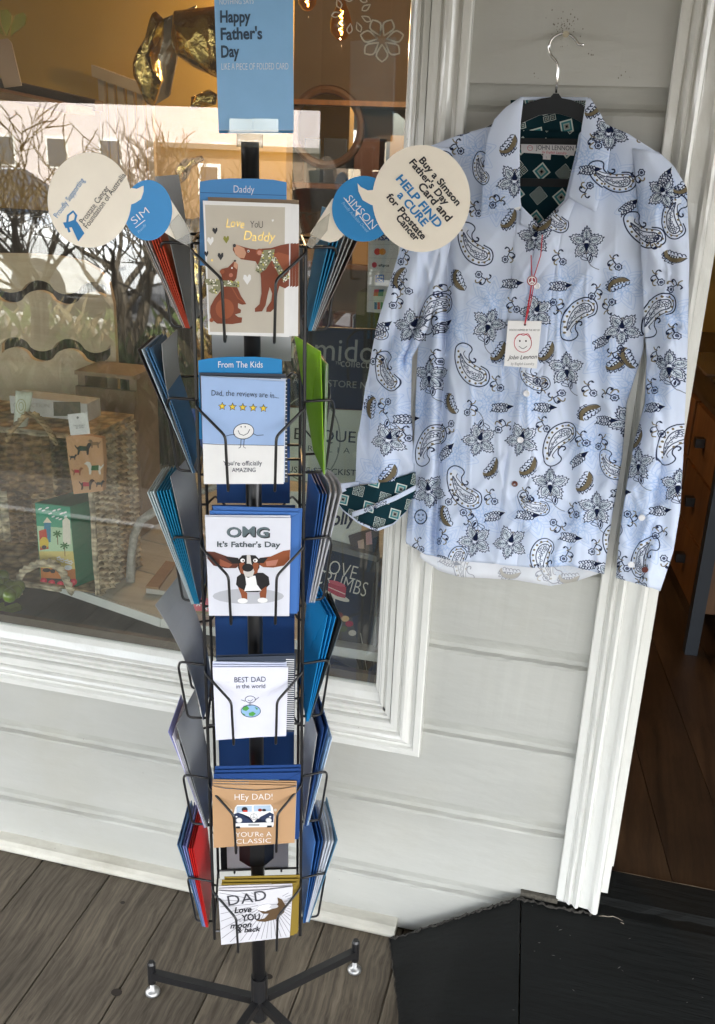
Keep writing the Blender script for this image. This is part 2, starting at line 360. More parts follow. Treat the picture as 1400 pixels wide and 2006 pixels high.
# upper right board piece that spans window bottom: the board whose top is above the sill line
b = B()
P = [(-3.2, 1.683, .002), (-3.2, 1.650, .002), (-3.2, 1.646, .010), (-3.2, 1.649, .020), (-3.2, 1.658, .027), (-3.2, 1.683, .031)]
b.prism(P, (2.93, 0, 0)); b.build('skirting_bead', M_BEAD, wall)
# ---------------------------------------------------------------- mouldings
def moulding(pts, prof, inward):
    """pts: polyline of outer corners (x, z); prof: (distance inward, protrusion towards the street)"""
    b = B(); n = len(prof); k = len(pts); V = []
    for i, (x, z) in enumerate(pts):
        ix, iz = inward[i]
        for d, h in prof: V.append((x + ix * d, YW - h, z + iz * d))
    F = [(i * n + j, i * n + j + 1, (i + 1) * n + j + 1, (i + 1) * n + j) for i in range(k - 1) for j in range(n - 1)]
    return V, F
def long_moulding(name, p0, p1, i0, i1, prof, mt, parent, seg=30, wob=.0006):
    V = []; n = len(prof)
    for s_ in range(seg + 1):
        t = s_ / seg
        for j, (d, h) in enumerate(prof):
            x = (p0[0] + i0[0] * d) * (1 - t) + (p1[0] + i1[0] * d) * t; z = (p0[1] + i0[1] * d) * (1 - t) + (p1[1] + i1[1] * d) * t
            V.append((x, YW - h - (random.uniform(-wob, wob) if 0 < j < n - 1 else 0), z))
    F = [(i * n + j, i * n + j + 1, (i + 1) * n + j + 1, (i + 1) * n + j) for i in range(seg) for j in range(n - 1)]
    o = mk(name, V, F, mt, parent, None, smooth=False); return o
ARCH = [(0, -.012), (0, .018), (.002, .021), (.013, .021), (.015, .018), (.017, .013), (.022, .013), (.025, .017), (.031, .023), (.037, .025), (.042, .023), (.045, .018), (.0455, .015), (.049, .015), (.050, .018), (.057, .019), (.064, .018), (.066, .013), (.068, .0)]
SASHR = [(.068, .0), (.068, .009), (.078, .010), (.080, .003), (.083, .003), (.084, .007), (.090, .0075), (.092, .001), (.096, -.002), (.098, -.008), (.104, -.010), (.106, -.017)]
sw = root('shop_window', (-1.3, YW, .47), 'large shop display window in a moulded white painted timber frame', 'window')
WXO = -.246; WZB = .478
long_moulding('architrave', (WXO, 2.6), (WXO, WZB), (-1, 0), (-1, 1.06), ARCH, M_TRIM, sw)
V = []; n = len(SASHR)
for s_ in range(31):
    t = s_ / 30
    for d, h in SASHR: V.append((WXO - d, YW - h - random.uniform(-.0004, .0004), 2.6 * (1 - t) + (WZB + .072 + (d - .068) / .038 * .062) * t))
mk('sash_stile', V, [(i * n + j, i * n + j + 1, (i + 1) * n + j + 1, (i + 1) * n + j) for i in range(30) for j in range(n - 1)], M_TRIM, sw)
ARCHB = [(d * 1.06, h) for d, h in ARCH]
long_moulding('architrave', (WXO, WZB), (-3.2, WZB), (-1 / 1.06, 1), (-1 / 1.06, 1), ARCHB, M_TRIM, sw, 60)
SILLP = [(.072, .0), (.072, .008), (.082, .009), (.086, .003), (.096, .004), (.098, .012), (.106, .014), (.110, .006), (.114, .006), (.120, .0), (.140, -.006), (.158, -.016), (.160, -.020)]
# the bottom rail is deeper than the stile, so its mitre runs from the corner of the one to the corner of the other
V = []; n = len(SILLP); seg = 60; SILLP = [(.072 + (d - .072) * .705, h) for d, h in SILLP]
for s_ in range(seg + 1):
    t = s_ / seg
    for d, h in SILLP:
        x0 = WXO - .068 - (d - .072) / .062 * .038
        V.append((x0 * (1 - t) - 3.2 * t, YW - h - random.uniform(-.0005, .0005), WZB + d))
mk('sash_bottom_rail', V, [(i * n + j, i * n + j + 1, (i + 1) * n + j + 1, (i + 1) * n + j) for i in range(seg) for j in range(n - 1)], M_TRIM, sw)
b = B(); b.box((-3.2, YW + .020, .6), (WXO - .10, YW + .034, .610)); b.box((WXO - .106, YW + .02, .6), (WXO - .02, YW + .034, 2.6)); b.build('glazing_bead', M_TRIM, sw)
M_GLASS = glassmat('window_glass', .115, (.95, .97, .96), .026)
b = B(); b.box((-3.2, YW + .014, .60), (WXO - .09, YW + .019, 2.6)); b.build('pane', M_GLASS, sw)
# ---------------------------------------------------------------- door frame
df = root('door_frame', (.11, YW, .18), 'glossy cream white door architrave with fluted mouldings right of the shirt', 'door frame')
DA = [(0, -.012), (0, .012), (.002, .015), (.015, .016), (.017, .012), (.020, .014), (.024, .021), (.028, .022), (.031, .017), (.033, .016), (.036, .021), (.041, .026), (.046, .023), (.048, .017), (.050, .017), (.067, .018), (.069, .020), (.073, .026), (.079, .028), (.084, .026), (.087, .020), (.088, .012), (.088, -.01)]
long_moulding('architrave', (.066, 2.6), (.066, .187), (1, 0), (1, -.13), DA, M_TRIM, df, 60, .0009)
b = B(); b.box((.148, YW + .012, .205), (.170, YW + .16, 2.6)); b.box((.128, YW + .004, .19), (.150, YW + .17, 2.6)); b.build('jamb', M_TRIM, df)
b = B(); b.box((.170, YW + .10, .205), (.182, YW + .14, 2.6)); b.build('door_stop', M_TRIM, df)
# ---------------------------------------------------------------- ramp and threshold
rp = root('threshold_ramp', (.2, 1.5, 0), 'worn black painted timber ramp with a sloped left wing leading up to the doorway', kind='structure')
A = Vector((-.280, 1.645, .003)); Bp = Vector((-.008, 1.672, .170)); C0 = Vector((.055, 1.05, .004)); E0 = Vector((-.212, 1.436, .003)); E1 = Vector((-.16, 1.05, .003))
b = B(); P = [A, E0, E1, C0, Bp]
n1 = 14; V = []; # left wing as a fine sheet
top = lambda t: A.lerp(Bp, t); bot = lambda t: (E0.lerp(E1, min(1, t * 1.6)) if t < .625 else E1.lerp(C0, (t - .625) / .375))
b.grid([top(i / n1).lerp(bot(i / n1), j / 8) for j in range(9) for i in range(n1 + 1)], n1 + 1, 9)
b.build('wing_board', M_BLACKW, rp, smooth=True)
b = B(); e = .0035
b.prism([Bp + Vector((e, 0, 0)), C0 + Vector((e, 0, 0)), (1.4, 1.05, .004), (1.4, 1.672, .170)], (0, 0, -.02)); b.build('ramp_board', M_BLACKW, rp)
b = B()
V = [];
for i in range(41):
    x = -.008 + 1.4 * i / 40
    V += [(x, 1.672, .170 + random.uniform(-.001, .001)), (x, 1.70 + random.uniform(-.006, .004), .168 + random.uniform(-.002, .002)), (x, 1.715, .178), (x, 1.795, .184), (x, 1.800, .176)]
b.add(V, [(i * 5 + j, (i + 1) * 5 + j, (i + 1) * 5 + j + 1, i * 5 + j + 1) for i in range(40) for j in range(4)]); b.build('sill_board', M_BLACKW, rp)
M_DUST = mat('dusty_frayed_edge', (.055, .05, .042), .95, var=.6, vscale=90, bump=1, bscale=120, bdist=.01)
b = B(); rz = random.Random(5); pts_ = [A.lerp(Bp, i / 60) + Vector((0, -.004 + rz.uniform(-.004, .002), rz.uniform(-.001, .004))) for i in range(61)]
b.tube(pts_, [rz.uniform(.0008, .0032) for _ in pts_], 6); b.tube([(-.008 + i * .0055, 1.664 + rz.uniform(-.006, .003), .171 + rz.uniform(-.001, .002)) for i in range(28)], [rz.uniform(.001, .004) for _ in range(28)], 6)
b.tube([A.lerp(E0, i / 24) + Vector((rz.uniform(-.002, .002), 0, .001)) for i in range(25)], [rz.uniform(.0008, .0026) for _ in range(25)], 5); b.build('frayed_edge', M_DUST, rp)
# bare wood splinters where the paint has cracked along the sill
M_BARE = mat('bare_splintered_wood', (.42, .36, .28), .8, var=.3, vscale=60)
b = B()
for px, py, l, a in [(1172, 1796, 60, 8), (1215, 1808, 36, 22), (1275, 1818, 44, 20), (1330, 1824, 30, 12), (1380, 1834, 34, 30), (1340, 1850, 12, 80), (1362, 1862, 10, 60), (1372, 1846, 8, 40), (1362, 1870, 9, 10)]:
    x, y = px, py; P = []
    for i in range(6):
        q = atZ(x, y, .171 - max(0, (y - 1800)) * .0006); P.append(q + Vector((0, 0, .002))); x += l / 6 * math.cos(RAD(a + random.uniform(-25, 25))); y += l / 6 * math.sin(RAD(a + random.uniform(-20, 25)))
    b.tube(P, [.0002, .0008, .0006, .0008, .0005, .0002], 5)
b.build('paint_crack', M_BARE, rp)
b = B(); rq = random.Random(2)
for i in range(46):
    x = rq.uniform(.0, .45); y = rq.uniform(1.25, 1.66); z = .170 * (y - 1.05) / .622 + .0012; l = rq.uniform(.001, .006); an = rq.uniform(-.6, .9); d_ = Vector((math.cos(an), math.sin(an), math.sin(an) * .27)) * l; s_ = Vector((-d_.y, d_.x, 0)).normalized() * rq.uniform(.0004, .0011); c = Vector((x, y, z)); b.add([c - d_, c - s_, c + d_ * .8, c + s_], [(0, 1, 2, 3)])
tag(b.build('scuff', mat('grey_scuff', (.16, .16, .15), .8), rp), kind='stuff')
b = B(); b.box((-.008, 1.672, .10), (.07, 1.682, .182)); b.build('rubble_fill', mat('mortar_rubble', (.10, .09, .07), .9, var=.5, vscale=60, bump=1, bscale=90, bdist=.01), rp)
b = B(); ln = Vector((-.135, 1, 0)).normalized()
fl = root('shop_floor', (.4, 1.8, .165), 'dark stained timber floor boards inside the doorway', kind='structure')
for i in range(-40, 12):
    x0 = -.01 + i * .155 * 1.0 + .245
    b = B(); P = [(x0 - .0765, 1.80, .176), (x0 + .0765, 1.80, .176), (x0 + .0765 - .135 * 6, 7.8, .176), (x0 - .0765 - .135 * 6, 7.8, .176)]
    b.prism(P, (0, 0, -.02)); b.build('board', M_FLOOR, fl)
b = B(); b.tube([(.17 + i * .06, 1.799 + random.uniform(-.002, .002), .180) for i in range(20)], [random.uniform(.001, .0022) for _ in range(20)], 5); b.build('worn_edge', M_BARE, fl)
# ---------------------------------------------------------------- the shop room
M_OCHRE = mat('ochre_wall', (.56, .38, .10), .8, var=.15, vscale=2)
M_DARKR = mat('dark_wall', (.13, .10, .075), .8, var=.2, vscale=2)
rm = root('shop_room', (-1, 5, 0), 'shop interior walls and ceiling seen through the glass', kind='structure')
b = B(); b.box((-4.6, 6.4, .0), (3.2, 6.5, 3.0)); b.build('back_wall', M_OCHRE, rm)
b = B(); b.box((-4.6, 3.7, .0), (-1.22, 3.78, 2.95)); b.build('partition', M_OCHRE, rm)  # added wall, set close to the bulbs to give a golden glow
b = B(); b.box((-4.7, 1.72, .0), (-4.6, 6.5, 3.0)); b.build('side_wall', M_OCHRE, rm)
b = B(); b.box((3.2, 1.72, .0), (3.3, 6.5, 3.0)); b.build('side_wall', M_DARKR, rm)
b = B(); b.box((-4.6, 1.72, 2.95), (3.2, 6.5, 3.0)); b.build('ceiling', M_DARKR, rm)
b = B(); b.box((-4.7, 1.705, .0), (.10, 1.72, .63)); b.box((-4.7, 1.705, 2.6), (3.3, 1.72, 3.0)); b.box((-.34, 1.705, .63), (.128, 1.72, 2.6)); b.box((1.1, 1.69, .0), (3.3, 1.72, 3.0)); b.box((-4.7, 1.69, .0), (-3.15, 1.72, 3.0)); b.build('front_lining', M_DARKR, rm)
# outside wall above and beyond what is framed
b = B(); b.box((1.1, YW - .02, 0), (6, YW + .004, 3.1)); b.box((-6.5, YW - .02, 0), (-3.2, YW + .004, 3.1)); b.box((-3.2, YW - .02, 2.6), (1.1, YW + .004, 3.1)); b.build('facade_panel', M_BOARD, wall)
# display platform in the window
pf = root('display_platform', (-1.2, 2.1, .6), 'grey painted timber display platform with a white front edge inside the window', 'platform')
p0 = Vector((-3.2, 2.43, .66)); q0 = atZ(0, 1102, .66); q1 = atZ(420, 1245, .66); dd = (q1 - q0).normalized(); p0 = q0 - dd * 2.0; p1 = q0 + dd * ((1.752 - q0.y) / dd.y)
P = [p0, p1, Vector((-.36, 3.2, .66)), Vector((p0.x, 3.2, .66))]
b = B(); b.prism([p1, Vector((-.362, 1.752, .66)), Vector((-.362, 3.19, .66))], (0, 0, -.02)); b.build('board', M_OAK, pf)
b = B(); b.box((p1.x, 1.746, .638), (-.362, 1.7518, .66)); b.build('edge_trim', M_TRIM, pf)
nr = 9
for i in range(nr):
    a, c = i / nr + .002, (i + 1) / nr - .002
    e0 = P[0].lerp(P[3], a); e1 = P[1].lerp(P[2], a); g0 = P[0].lerp(P[3], c); g1 = P[1].lerp(P[2], c)
    b = B(); b.prism([e0, e1, g1, g0], (0, 0, -.02)); b.build('board', M_OAK, pf)
b = B(); nn = Vector((dd.y, -dd.x, 0)) * .006; b.prism([p0, p1, p1 + nn, p0 + nn], (0, 0, -.022)); b.build('edge_trim', M_TRIM, pf)
M_CHAR = mat('charcoal_board', (.07, .07, .068), .6, var=.3, vscale=12, bump=.2)
b = B(); b.box((-3.2, 1.72, .58), (-.36, 2.6, .597)); b.build('sill_tray', M_CHAR, pf)
# ================================================================ STREET SIDE (seen in the window's reflection)
def mY(px, py, Y):
    """the point at depth Y whose mirror image in the pane shows at a picture position"""
    r = ray(px, py); D = 2 * (YW + .016) - Y; t = D / r[1]; return Vector((r[0] * t, Y, H + r[2] * t))
M_VCEIL = mat('verandah_lining', (.30, .27, .21), .7, var=.2, vscale=4)
M_VBEAM = mat('verandah_beam_paint', (.16, .14, .11), .6, var=.2, vscale=4)
vr = root('verandah', (-1, -2, 0), 'timber verandah roof with corrugated lining over the footpath', 'verandah')
VY = -1.95; VZ = 1.84
b = B(); n = 240; V = []
for i in range(n + 1):
    x = -7 + 11 * i / n; z = 2.66 + .012 * math.sin(i * 1.9)
    V += [(x, VY, z), (x, 1.66, z + .12)]
b.add(V, [(2 * i, 2 * i + 1, 2 * i + 3, 2 * i + 2) for i in range(n)]); b.add([(-7, VY, 2.72), (4, VY, 2.72), (4, 1.66, 2.84), (-7, 1.66, 2.84)], [(0, 1, 2, 3)])
b.build('roof_sheet', M_VCEIL, vr)
b = B(); b.box((-7, VY - .03, VZ), (4, VY, 2.72)); b.build('valance', M_VBEAM, vr)
for y in (-1.1, -.2, .7): b = B(); b.box((-7, y - .03, 2.55), (4, y + .03, 2.65)); b.build('rafter', M_VBEAM, vr)
for x in (-6.6, 3.2): b = B(); b.box((x - .05, VY + .02, -.12), (x + .05, VY + .12, 2.6)); b.build('post', M_TRIM, vr)
c = mY(740, 212, VY + .06); d = mY(792, 252, VY + .06)
b = B(); b.prism([c + Vector((0, 0, .05)), d + Vector((0, 0, .05)), d + Vector((.3, 0, -.25)), d + Vector((.6, 0, .05))], (0, .05, 0)); b.build('bracket', M_VBEAM, vr)
hs = root('hanging_banner', mY(690, 200, VY + .1), 'dark brown banner hanging below the verandah edge, reflected in the glass', 'banner')
a0, a1 = mY(626, 328, VY + .1), mY(752, 334, VY + .1)
b = B(); b.box((a0.x, a0.y, a0.z), (a1.x, a0.y + .012, 2.5)); b.build('cloth', mat('banner_cloth', (.035, .028, .02), .8, var=.3, vscale=10), hs)
b = B(); b.tube([(a0.x - .02, a0.y + .006, 2.5), (a1.x + .02, a0.y + .006, 2.5)], .012); b.build('rail', M_BLACKM, hs)
# buildings over the road
M_WALLW = mat('sunlit_render', (.52, .47, .46), .8, var=.06, vscale=1)
M_WALLB = mat('brown_cladding', (.20, .14, .09), .8, var=.3, vscale=.5)
M_WIN = mat('far_window', (.05, .06, .07), .15)
def house(nm, label, px0, px1, pyt, Y, dep, m, wins, zb=-.12):
    a = mY(px0, pyt, Y); c = mY(px1, pyt, Y); r = root(nm, ((a.x + c.x) / 2, Y, 0), label, 'building'); zt = max(a.z, c.z)
    b = B(); b.box((a.x, Y - dep, zb), (c.x, Y, zt)); b.build('wall', m, r)
    b = B(); b.box((a.x - .15, Y - dep - .15, zt), (c.x + .15, Y + .15, zt + .12)); b.build('roof', M_VBEAM, r)
    for u0, u1, z0, z1 in wins:
        x0 = a.x + (c.x - a.x) * u0; x1 = a.x + (c.x - a.x) * u1
        b = B(); b.box((x0, Y - .02, z0), (x1, Y + .03, z1)); f = b.build('window', M_TRIM, r)
        b = B(); b.box((x0 + .08, Y + .031, z0 + .08), (x1 - .08, Y + .045, z1 - .08)); b.build('pane', M_WIN, f)
    return r
house('rendered_building', 'long pale pink rendered building across the road, reflected in the window', -300, 585, 170, -30, 8, M_WALLW, [(.1 + i * .12, .15 + i * .12, .6, 1.7) for i in range(7)])
house('cream_building', 'boxy cream building with a parapet, reflected right of the blue header sign', 585, 690, 238, -34, 6, mat('cream_render', (.55, .47, .34), .8), [(.2, .4, .6, 1.6)])
house('brick_shed', 'low brown brick shed across the road behind the bare trees', 300, 600, 300, -20, 4, M_WALLB, [(.3, .45, .3, 1.2)])
# silver car parked at the kerb
def car():
    c0 = Vector((-6.9, -6.3, -.108)); r = root('parked_car', c0, 'silver car parked along the road, reflected low in the window', 'car')
    prof = [(-2.1, .25), (-2.15, .6), (-2.0, .85), (-1.55, .95), (-.9, 1.38), (.25, 1.42), (1.0, .98), (1.75, .88), (2.1, .68), (2.15, .3)]
    b = B(); V = []; hw = .86
    for y, k in ((-hw, .0), (-hw + .12, 1), (hw - .12, 1), (hw, .0)):
        for x, z in prof:
            zz = z - (.10 if (k == 0 and z > .8) else 0); ins = .16 if z > 1.1 and k == 0 else 0
            V.append(c0 + Vector((x * (.97 if k == 0 else 1), y * (1 - ins), zz)))
    n = len(prof); F = [(j * n + i, j * n + i + 1, (j + 1) * n + i + 1, (j + 1) * n + i) for j in range(3) for i in range(n - 1)] + [list(range(n)), list(range(3 * n, 4 * n))[::-1]]
    b.add(V, F); b.add([c0 + Vector(p) for p in [(-2.1, -.85, .25), (2.1, -.85, .25), (2.1, .85, .25), (-2.1, .85, .25)]], [(0, 1, 2, 3)])
    b.build('body', mat('silver_car_paint', (.75, .77, .78), .25, metal=.3, coat=.8), r)
    dk = mat('car_glass', (.02, .025, .03), .05)
    b = B(); b.add([c0 + Vector(p) for p in [(.33, -.66, 1.40), (.33, .66, 1.40), (.98, .72, 1.01), (.98, -.72, 1.01)]], [(0, 1, 2, 3)]); b.V = [v + Vector((.01, 0, .012)) for v in b.V]; b.build('windscreen', dk, r)
    for s_ in (-1, 1):
        b = B(); b.prism([c0 + Vector(p) for p in [(-1.35, s_ * .80, .98), (-.85, s_ * .76, 1.27), (.2, s_ * .76, 1.30), (.85, s_ * .80, .98)]], (0, s_ * .045, 0)); b.build('side_window', dk, r)
        b = B(); b.box(tuple(c0 + Vector((2.02, s_ * .62 - .14, .55))), tuple(c0 + Vector((2.14, s_ * .62 + .14, .70)))); b.build('headlight', mat('lamp_lens', (.8, .8, .8), .1), r)
        for x in (-1.35, 1.35):
            b = B(); b.tube([c0 + Vector((x, s_ * .70, .31)), c0 + Vector((x, s_ * .88, .31))], .31, 24); wv = b.build('tyre', mat('rubber', (.02, .02, .02), .8), r)
            b = B(); b.tube([c0 + Vector((x, s_ * .86, .31)), c0 + Vector((x, s_ * .90, .31))], .19, 16); b.build('rim', M_CHROME, r)
car()
# bare trees in the garden bed
M_BARK = mat('dull_bark', (.085, .068, .045), .85, var=.4, vscale=15, bump=.3)
def tree(base, h, seed, label, spread=1.0):
    rnd = random.Random(seed); r = root('bare_tree', base, label, 'tree', 'bare trees reflected in the window')
    tr = B(); br = B()
    def grow(bb, p, d, L, rad, lev):
        P = [p]; R_ = [rad]; q = p
        for i in range(4):
            d = (d + Vector((rnd.uniform(-.28, .28), rnd.uniform(-.28, .28), rnd.uniform(-.12, .2))) * (1 if lev else .4)).normalized(); q = q + d * L / 4; P.append(q); R_.append(rad * (1 - .45 * (i + 1) / 4))
        bb.tube(P, R_, 6 if lev < 2 else 3, cap=False)
        if lev < 5:
            for k in range(3 if lev < 3 else 2):
                t = rnd.choice((2, 3, 4, 4)); nd = (d + Vector((rnd.uniform(-1, 1), rnd.uniform(-1, 1), rnd.uniform(-.25, .6))) * .85 * spread).normalized()
                grow(br, P[t], nd, L * rnd.uniform(.6, .85), max(.006, R_[t] * .70), lev + 1)
    for k in range(3): grow(tr, Vector(base), Vector((rnd.uniform(-.5, .5), rnd.uniform(-.4, .4), 1)).normalized(), h * .28, .065, 0)
    tr.build('trunk', M_BARK, r); tag(br.build('branches', M_BARK, r), kind='stuff')
for i, (px, Y, h, lb) in enumerate([(60, -3.2, 2.5, 'bare twisted tree reflected at the far left of the glass behind the white speech bubble'), (250, -4.2, 2.6, 'bare tree reflected between the speech bubble and the blue sign'), (400, -3.6, 2.3, 'bare many-stemmed tree reflected directly left of the rack pole'), (620, -4.5, 2.2, 'slender bare tree reflected right of the rack pole'), (-120, -4.0, 2.7, 'bare tree standing furthest left along the garden bed')]):
    q = mY(px, 520, Y); tree((q.x, Y, -.12), h, 11 + i * 5, lb)
# dry grass and green tufts in the bed
g = B(); rnd = random.Random(3)
for i in range(5200):
    x = rnd.uniform(-6.5, 1); y = rnd.uniform(-4.9, -1.0); hh = rnd.uniform(.08, .32) * (1.5 if rnd.random() < .12 else 1); a = rnd.uniform(0, 6.3); wv = rnd.uniform(.003, .008); l = Vector((math.cos(a), math.sin(a), 0)); s_ = Vector((-l.y, l.x, 0)) * wv; p = Vector((x, y, -.12))
    g.add([p - s_, p + s_, p + l * hh * .25 + Vector((0, 0, hh * .7)) + s_ * .6, p + l * hh * .6 + Vector((0, 0, hh))], [(0, 1, 2, 3)], 0 if rnd.random() < .6 else 1)
tag(g.build('grass', [mat('green_blade', (.055, .085, .018), .7), mat('dry_stalk', (.16, .125, .06), .8)], None, (-3, -3, -.12)), 'green and dry grass in the bed beside the deck', kind='stuff')
# ================================================================ INSIDE THE WINDOW
BUL = [(668, 45), (602, -8)]
M_WIRE = mat('black_flex', (.01, .01, .01), .6)
M_AMBER = glassmat('amber_glass', .06, (1, .72, .35), .0)
for i, (px, py) in enumerate(BUL):
    c = atY(px, py, 3.0 + .5 * i); r = root('filament_bulb', c, ['lit amber filament bulb hanging behind the white leaf decals', 'lit filament bulb at the top edge right of the blue sign'][i], 'light bulb', 'filament bulbs')
    b = B(); b.lathe(c, [(.010, .075), (.012, .05), (.022, .03), (.033, .0), (.030, -.025), (.015, -.042), (.002, -.046)], 16); b.build('bulb_glass', M_AMBER, r, smooth=True)
    b = B(); b.tube([c + Vector((.006 * math.sin(k * 2.1), .006 * math.cos(k * 2.1), -.03 + k * .006)) for k in range(11)], .0016, 5); b.build('filament', emit('filament_glow', (1, .42, .10), 22), r)
    b = B(); b.tube([c + Vector((0, 0, .07)), c + Vector((0, 0, .13))], .018, 12); b.build('socket', mat('brass', (.6, .4, .15), .3, metal=1), r)
    b = B(); b.tube([c + Vector((0, 0, .13)), Vector((c.x, c.y, 2.95))], .003, 6); b.build('flex', M_WIRE, r)
    ld = bpy.data.lights.new('bulb_light', 'POINT'); ld.energy = 3.0; ld.color = (1, .62, .3); ld.shadow_soft_size = .003
    lo = bpy.data.objects.new('bulb_light', ld); link(lo, r); lo.location = (0, 0, -.06)
# round mirror on the back wall side
M_MIRR = mat('mirror_silver', (.85, .85, .85), .02, metal=1); M_FRB = mat('brown_frame', (.07, .035, .018), .5)
c = atY(640, 250, 4.2); r = root('round_mirror', c, 'round mirror in a thin brown frame hanging in the dark shop', 'mirror')
Rm = (atY(707, 250, 4.2) - c).length; b = B(); b.tube([c + Vector((Rm * math.cos(RAD(a)), 0, Rm * math.sin(RAD(a)))) for a in range(0, 361, 10)], .018, 8, cap=False); b.build('frame', M_FRB, r)
b = B(); b.prism([c + Vector((Rm * math.cos(RAD(a)), 0.005, Rm * math.sin(RAD(a)))) for a in range(0, 360, 10)], (0, .01, 0)); b.build('glass', M_MIRR, r)
b = B(); a0 = atY(560, 330, 4.4); a1 = atY(800, 330, 4.4)
sc = root('wall_shelves', (a0.x, 4.4, 0), 'dark open shelves with small boxes along the back of the shop', 'shelves')
b.box((a0.x - .3, 4.42, .1), (a1.x + .3, 4.45, 2.6)); b.build('back_board', M_DARKR, sc)
for k in range(5):
    b = B(); b.box((a0.x - .3, 4.15, .5 + k * .33), (a1.x + .3, 4.42, .52 + k * .33)); b.build('shelf', M_CAB, sc)
rnd = random.Random(9); ORDN = ['first', 'second', 'third', 'fourth', 'fifth', 'sixth', 'seventh', 'eighth', 'ninth', 'tenth', 'eleventh', 'twelfth']; BC = ['4b2a20', '2b4452', 'a08048', '51303a', '3a4a30', '8a8070', '222a38']
for k in range(3):
    x = a0.x - .25
    while x < a1.x + .2:
        wv = rnd.uniform(.06, .14); hh = rnd.uniform(.08, .22); z = .52 + (k + 1) * .33
        b = B(); b.box((x, 4.2, z + .0005), (x + wv, 4.33, z + hh)); o = b.build('box', mat('carton', hx(rnd.choice(BC)), .6), None, (x + wv / 2, 4.26, z)); cc = ['lowest', 'middle', 'upper'][k]; nth = nth + 1 if x > a0.x - .24 else 1
        tag(o, f'{ORDN[nth - 1]} small carton from the left on the {cc} stocked shelf in the shop', 'box', f'cartons on the {cc} stocked shelf'); x += wv + rnd.uniform(.01, .05)
# pelmet, louvred screen
a0 = atY(-60, 165, 2.6); a1 = atY(128, 205, 2.6)
o = B().prism([a0, a1, a1 + Vector((0, 0, -.022)), a0 + Vector((0, 0, -.022))], (0, .16, 0)).build('shelf_board', M_PELMET, None, a0); tag(o, 'warm pine shelf board high at the left of the window', 'shelf')
b = B(); a0 = atY(-60, 140, 2.75); a1 = atY(185, 196, 2.75); b.prism([a0, a1, a1 + Vector((0, 0, -.03)), a0 + Vector((0, 0, -.03))], (0, .05, 0)); tag(b.build('curtain_rail', M_FRB, None, a0), 'dark brown rail running behind the pine shelf board', 'rail')
scn = root('slatted_screen', atY(240, 300, 3.6), 'tall screen with pale vertical slats in the back of the shop', 'screen')
M_SLAT = mat('pale_slat', (.5, .42, .3), .6)
for k in range(6):
    a0 = atY(190 + k * 19, 133 + k * 7, 3.6); b = B(); b.box((a0.x, 3.6, .1), (a0.x + .024, 3.62, a0.z)); b.build('slat', M_SLAT, scn)
a0 = atY(186, 128, 3.6); a1 = atY(300, 170, 3.6); b = B(); b.prism([a0, a1, a1 + Vector((0, 0, -.04)), a0 + Vector((0, 0, -.04))], (0, -.03, 0)); b.build('top_rail', M_SLAT, scn)
# gold foil balloons
M_GOLD = mat('gold_foil', (.95, .70, .25), .18, metal=1, bump=.6, bscale=16, bdist=.02)
M_SILV = mat('clear_foil', (.55, .50, .42), .25, metal=.7, bump=.5, bscale=22, bdist=.015)
def blob(nm, pts, Y, thick, m, label, cat='balloon', group=None, seed=1):
    """a puffed foil shape: an outline with a pillowed, crumpled front and back"""
    Q = [atY(x, y, Y) for x, y in pts]; c = sum(Q, Vector()) / len(Q); n = len(Q); rn = random.Random(seed); rings = [1, .93, .78, .55, .28]; V = []; b = B()
    dense = []
    for i in range(n):
        for t in (0, .33, .66): dense.append(Q[i].lerp(Q[(i + 1) % n], t))
    n = len(dense)
    for sgn in (-1, 1):
        V = [];
        for k, s_ in enumerate(rings):
            for q in dense:
                p = c.lerp(q, s_); V.append(p + Vector((0, sgn * (thick * math.sqrt(max(0, 1 - s_ * s_)) + (rn.uniform(-.004, .004) if k else 0)), 0)))
        V.append(c + Vector((0, sgn * thick, 0)))
        F = [(k * n + i, k * n + (i + 1) % n, (k + 1) * n + (i + 1) % n, (k + 1) * n + i) for k in range(len(rings) - 1) for i in range(n)] + [((len(rings) - 1) * n + i, (len(rings) - 1) * n + (i + 1) % n, len(rings) * n) for i in range(n)]
        b.add(V, F)
    return tag(b.build(nm, m, None, c, smooth=True), label, cat, group)
random.seed(21)
blob('foil_balloon', [(305, 22), (318, 35), (315, 60), (300, 110), (315, 160), (300, 210), (285, 200), (262, 150), (264, 118), (285, 80), (297, 50)], 2.15, .035, M_GOLD, 'bent arm of a crumpled gold foil balloon left of the blue sign', seed=2)
blob('foil_balloon', [(345, 20), (440, 10), (450, 120), (430, 155), (385, 135), (350, 110), (340, 80)], 2.25, .07, M_GOLD, 'fat gold foil balloon partly behind the blue header sign', seed=3)
blob('foil_balloon', [(310, 40), (385, 10), (350, 80), (345, 120), (330, 190), (300, 208), (312, 150), (308, 90)], 2.3, .03, M_SILV, 'translucent grey foil hanging between the gold balloons', seed=4)
blob('foil_balloon', [(375, 190), (410, 175), (425, 185), (420, 205), (395, 212), (372, 215)], 2.2, .02, M_GOLD, 'small gold foil scrap under the fat balloon', seed=5)
blob('foil_balloon', [(345, 330), (360, 310), (395, 305), (400, 312), (370, 330), (360, 355), (345, 365)], 2.2, .02, M_GOLD, 'curled gold foil tail above the first card pocket', seed=6)
blob('foil_balloon', [(375, 430), (400, 420), (418, 520), (412, 640), (415, 705), (385, 700), (372, 560)], 2.1, .04, M_GOLD, 'long gold foil streamer behind the left rack wire', seed=7)
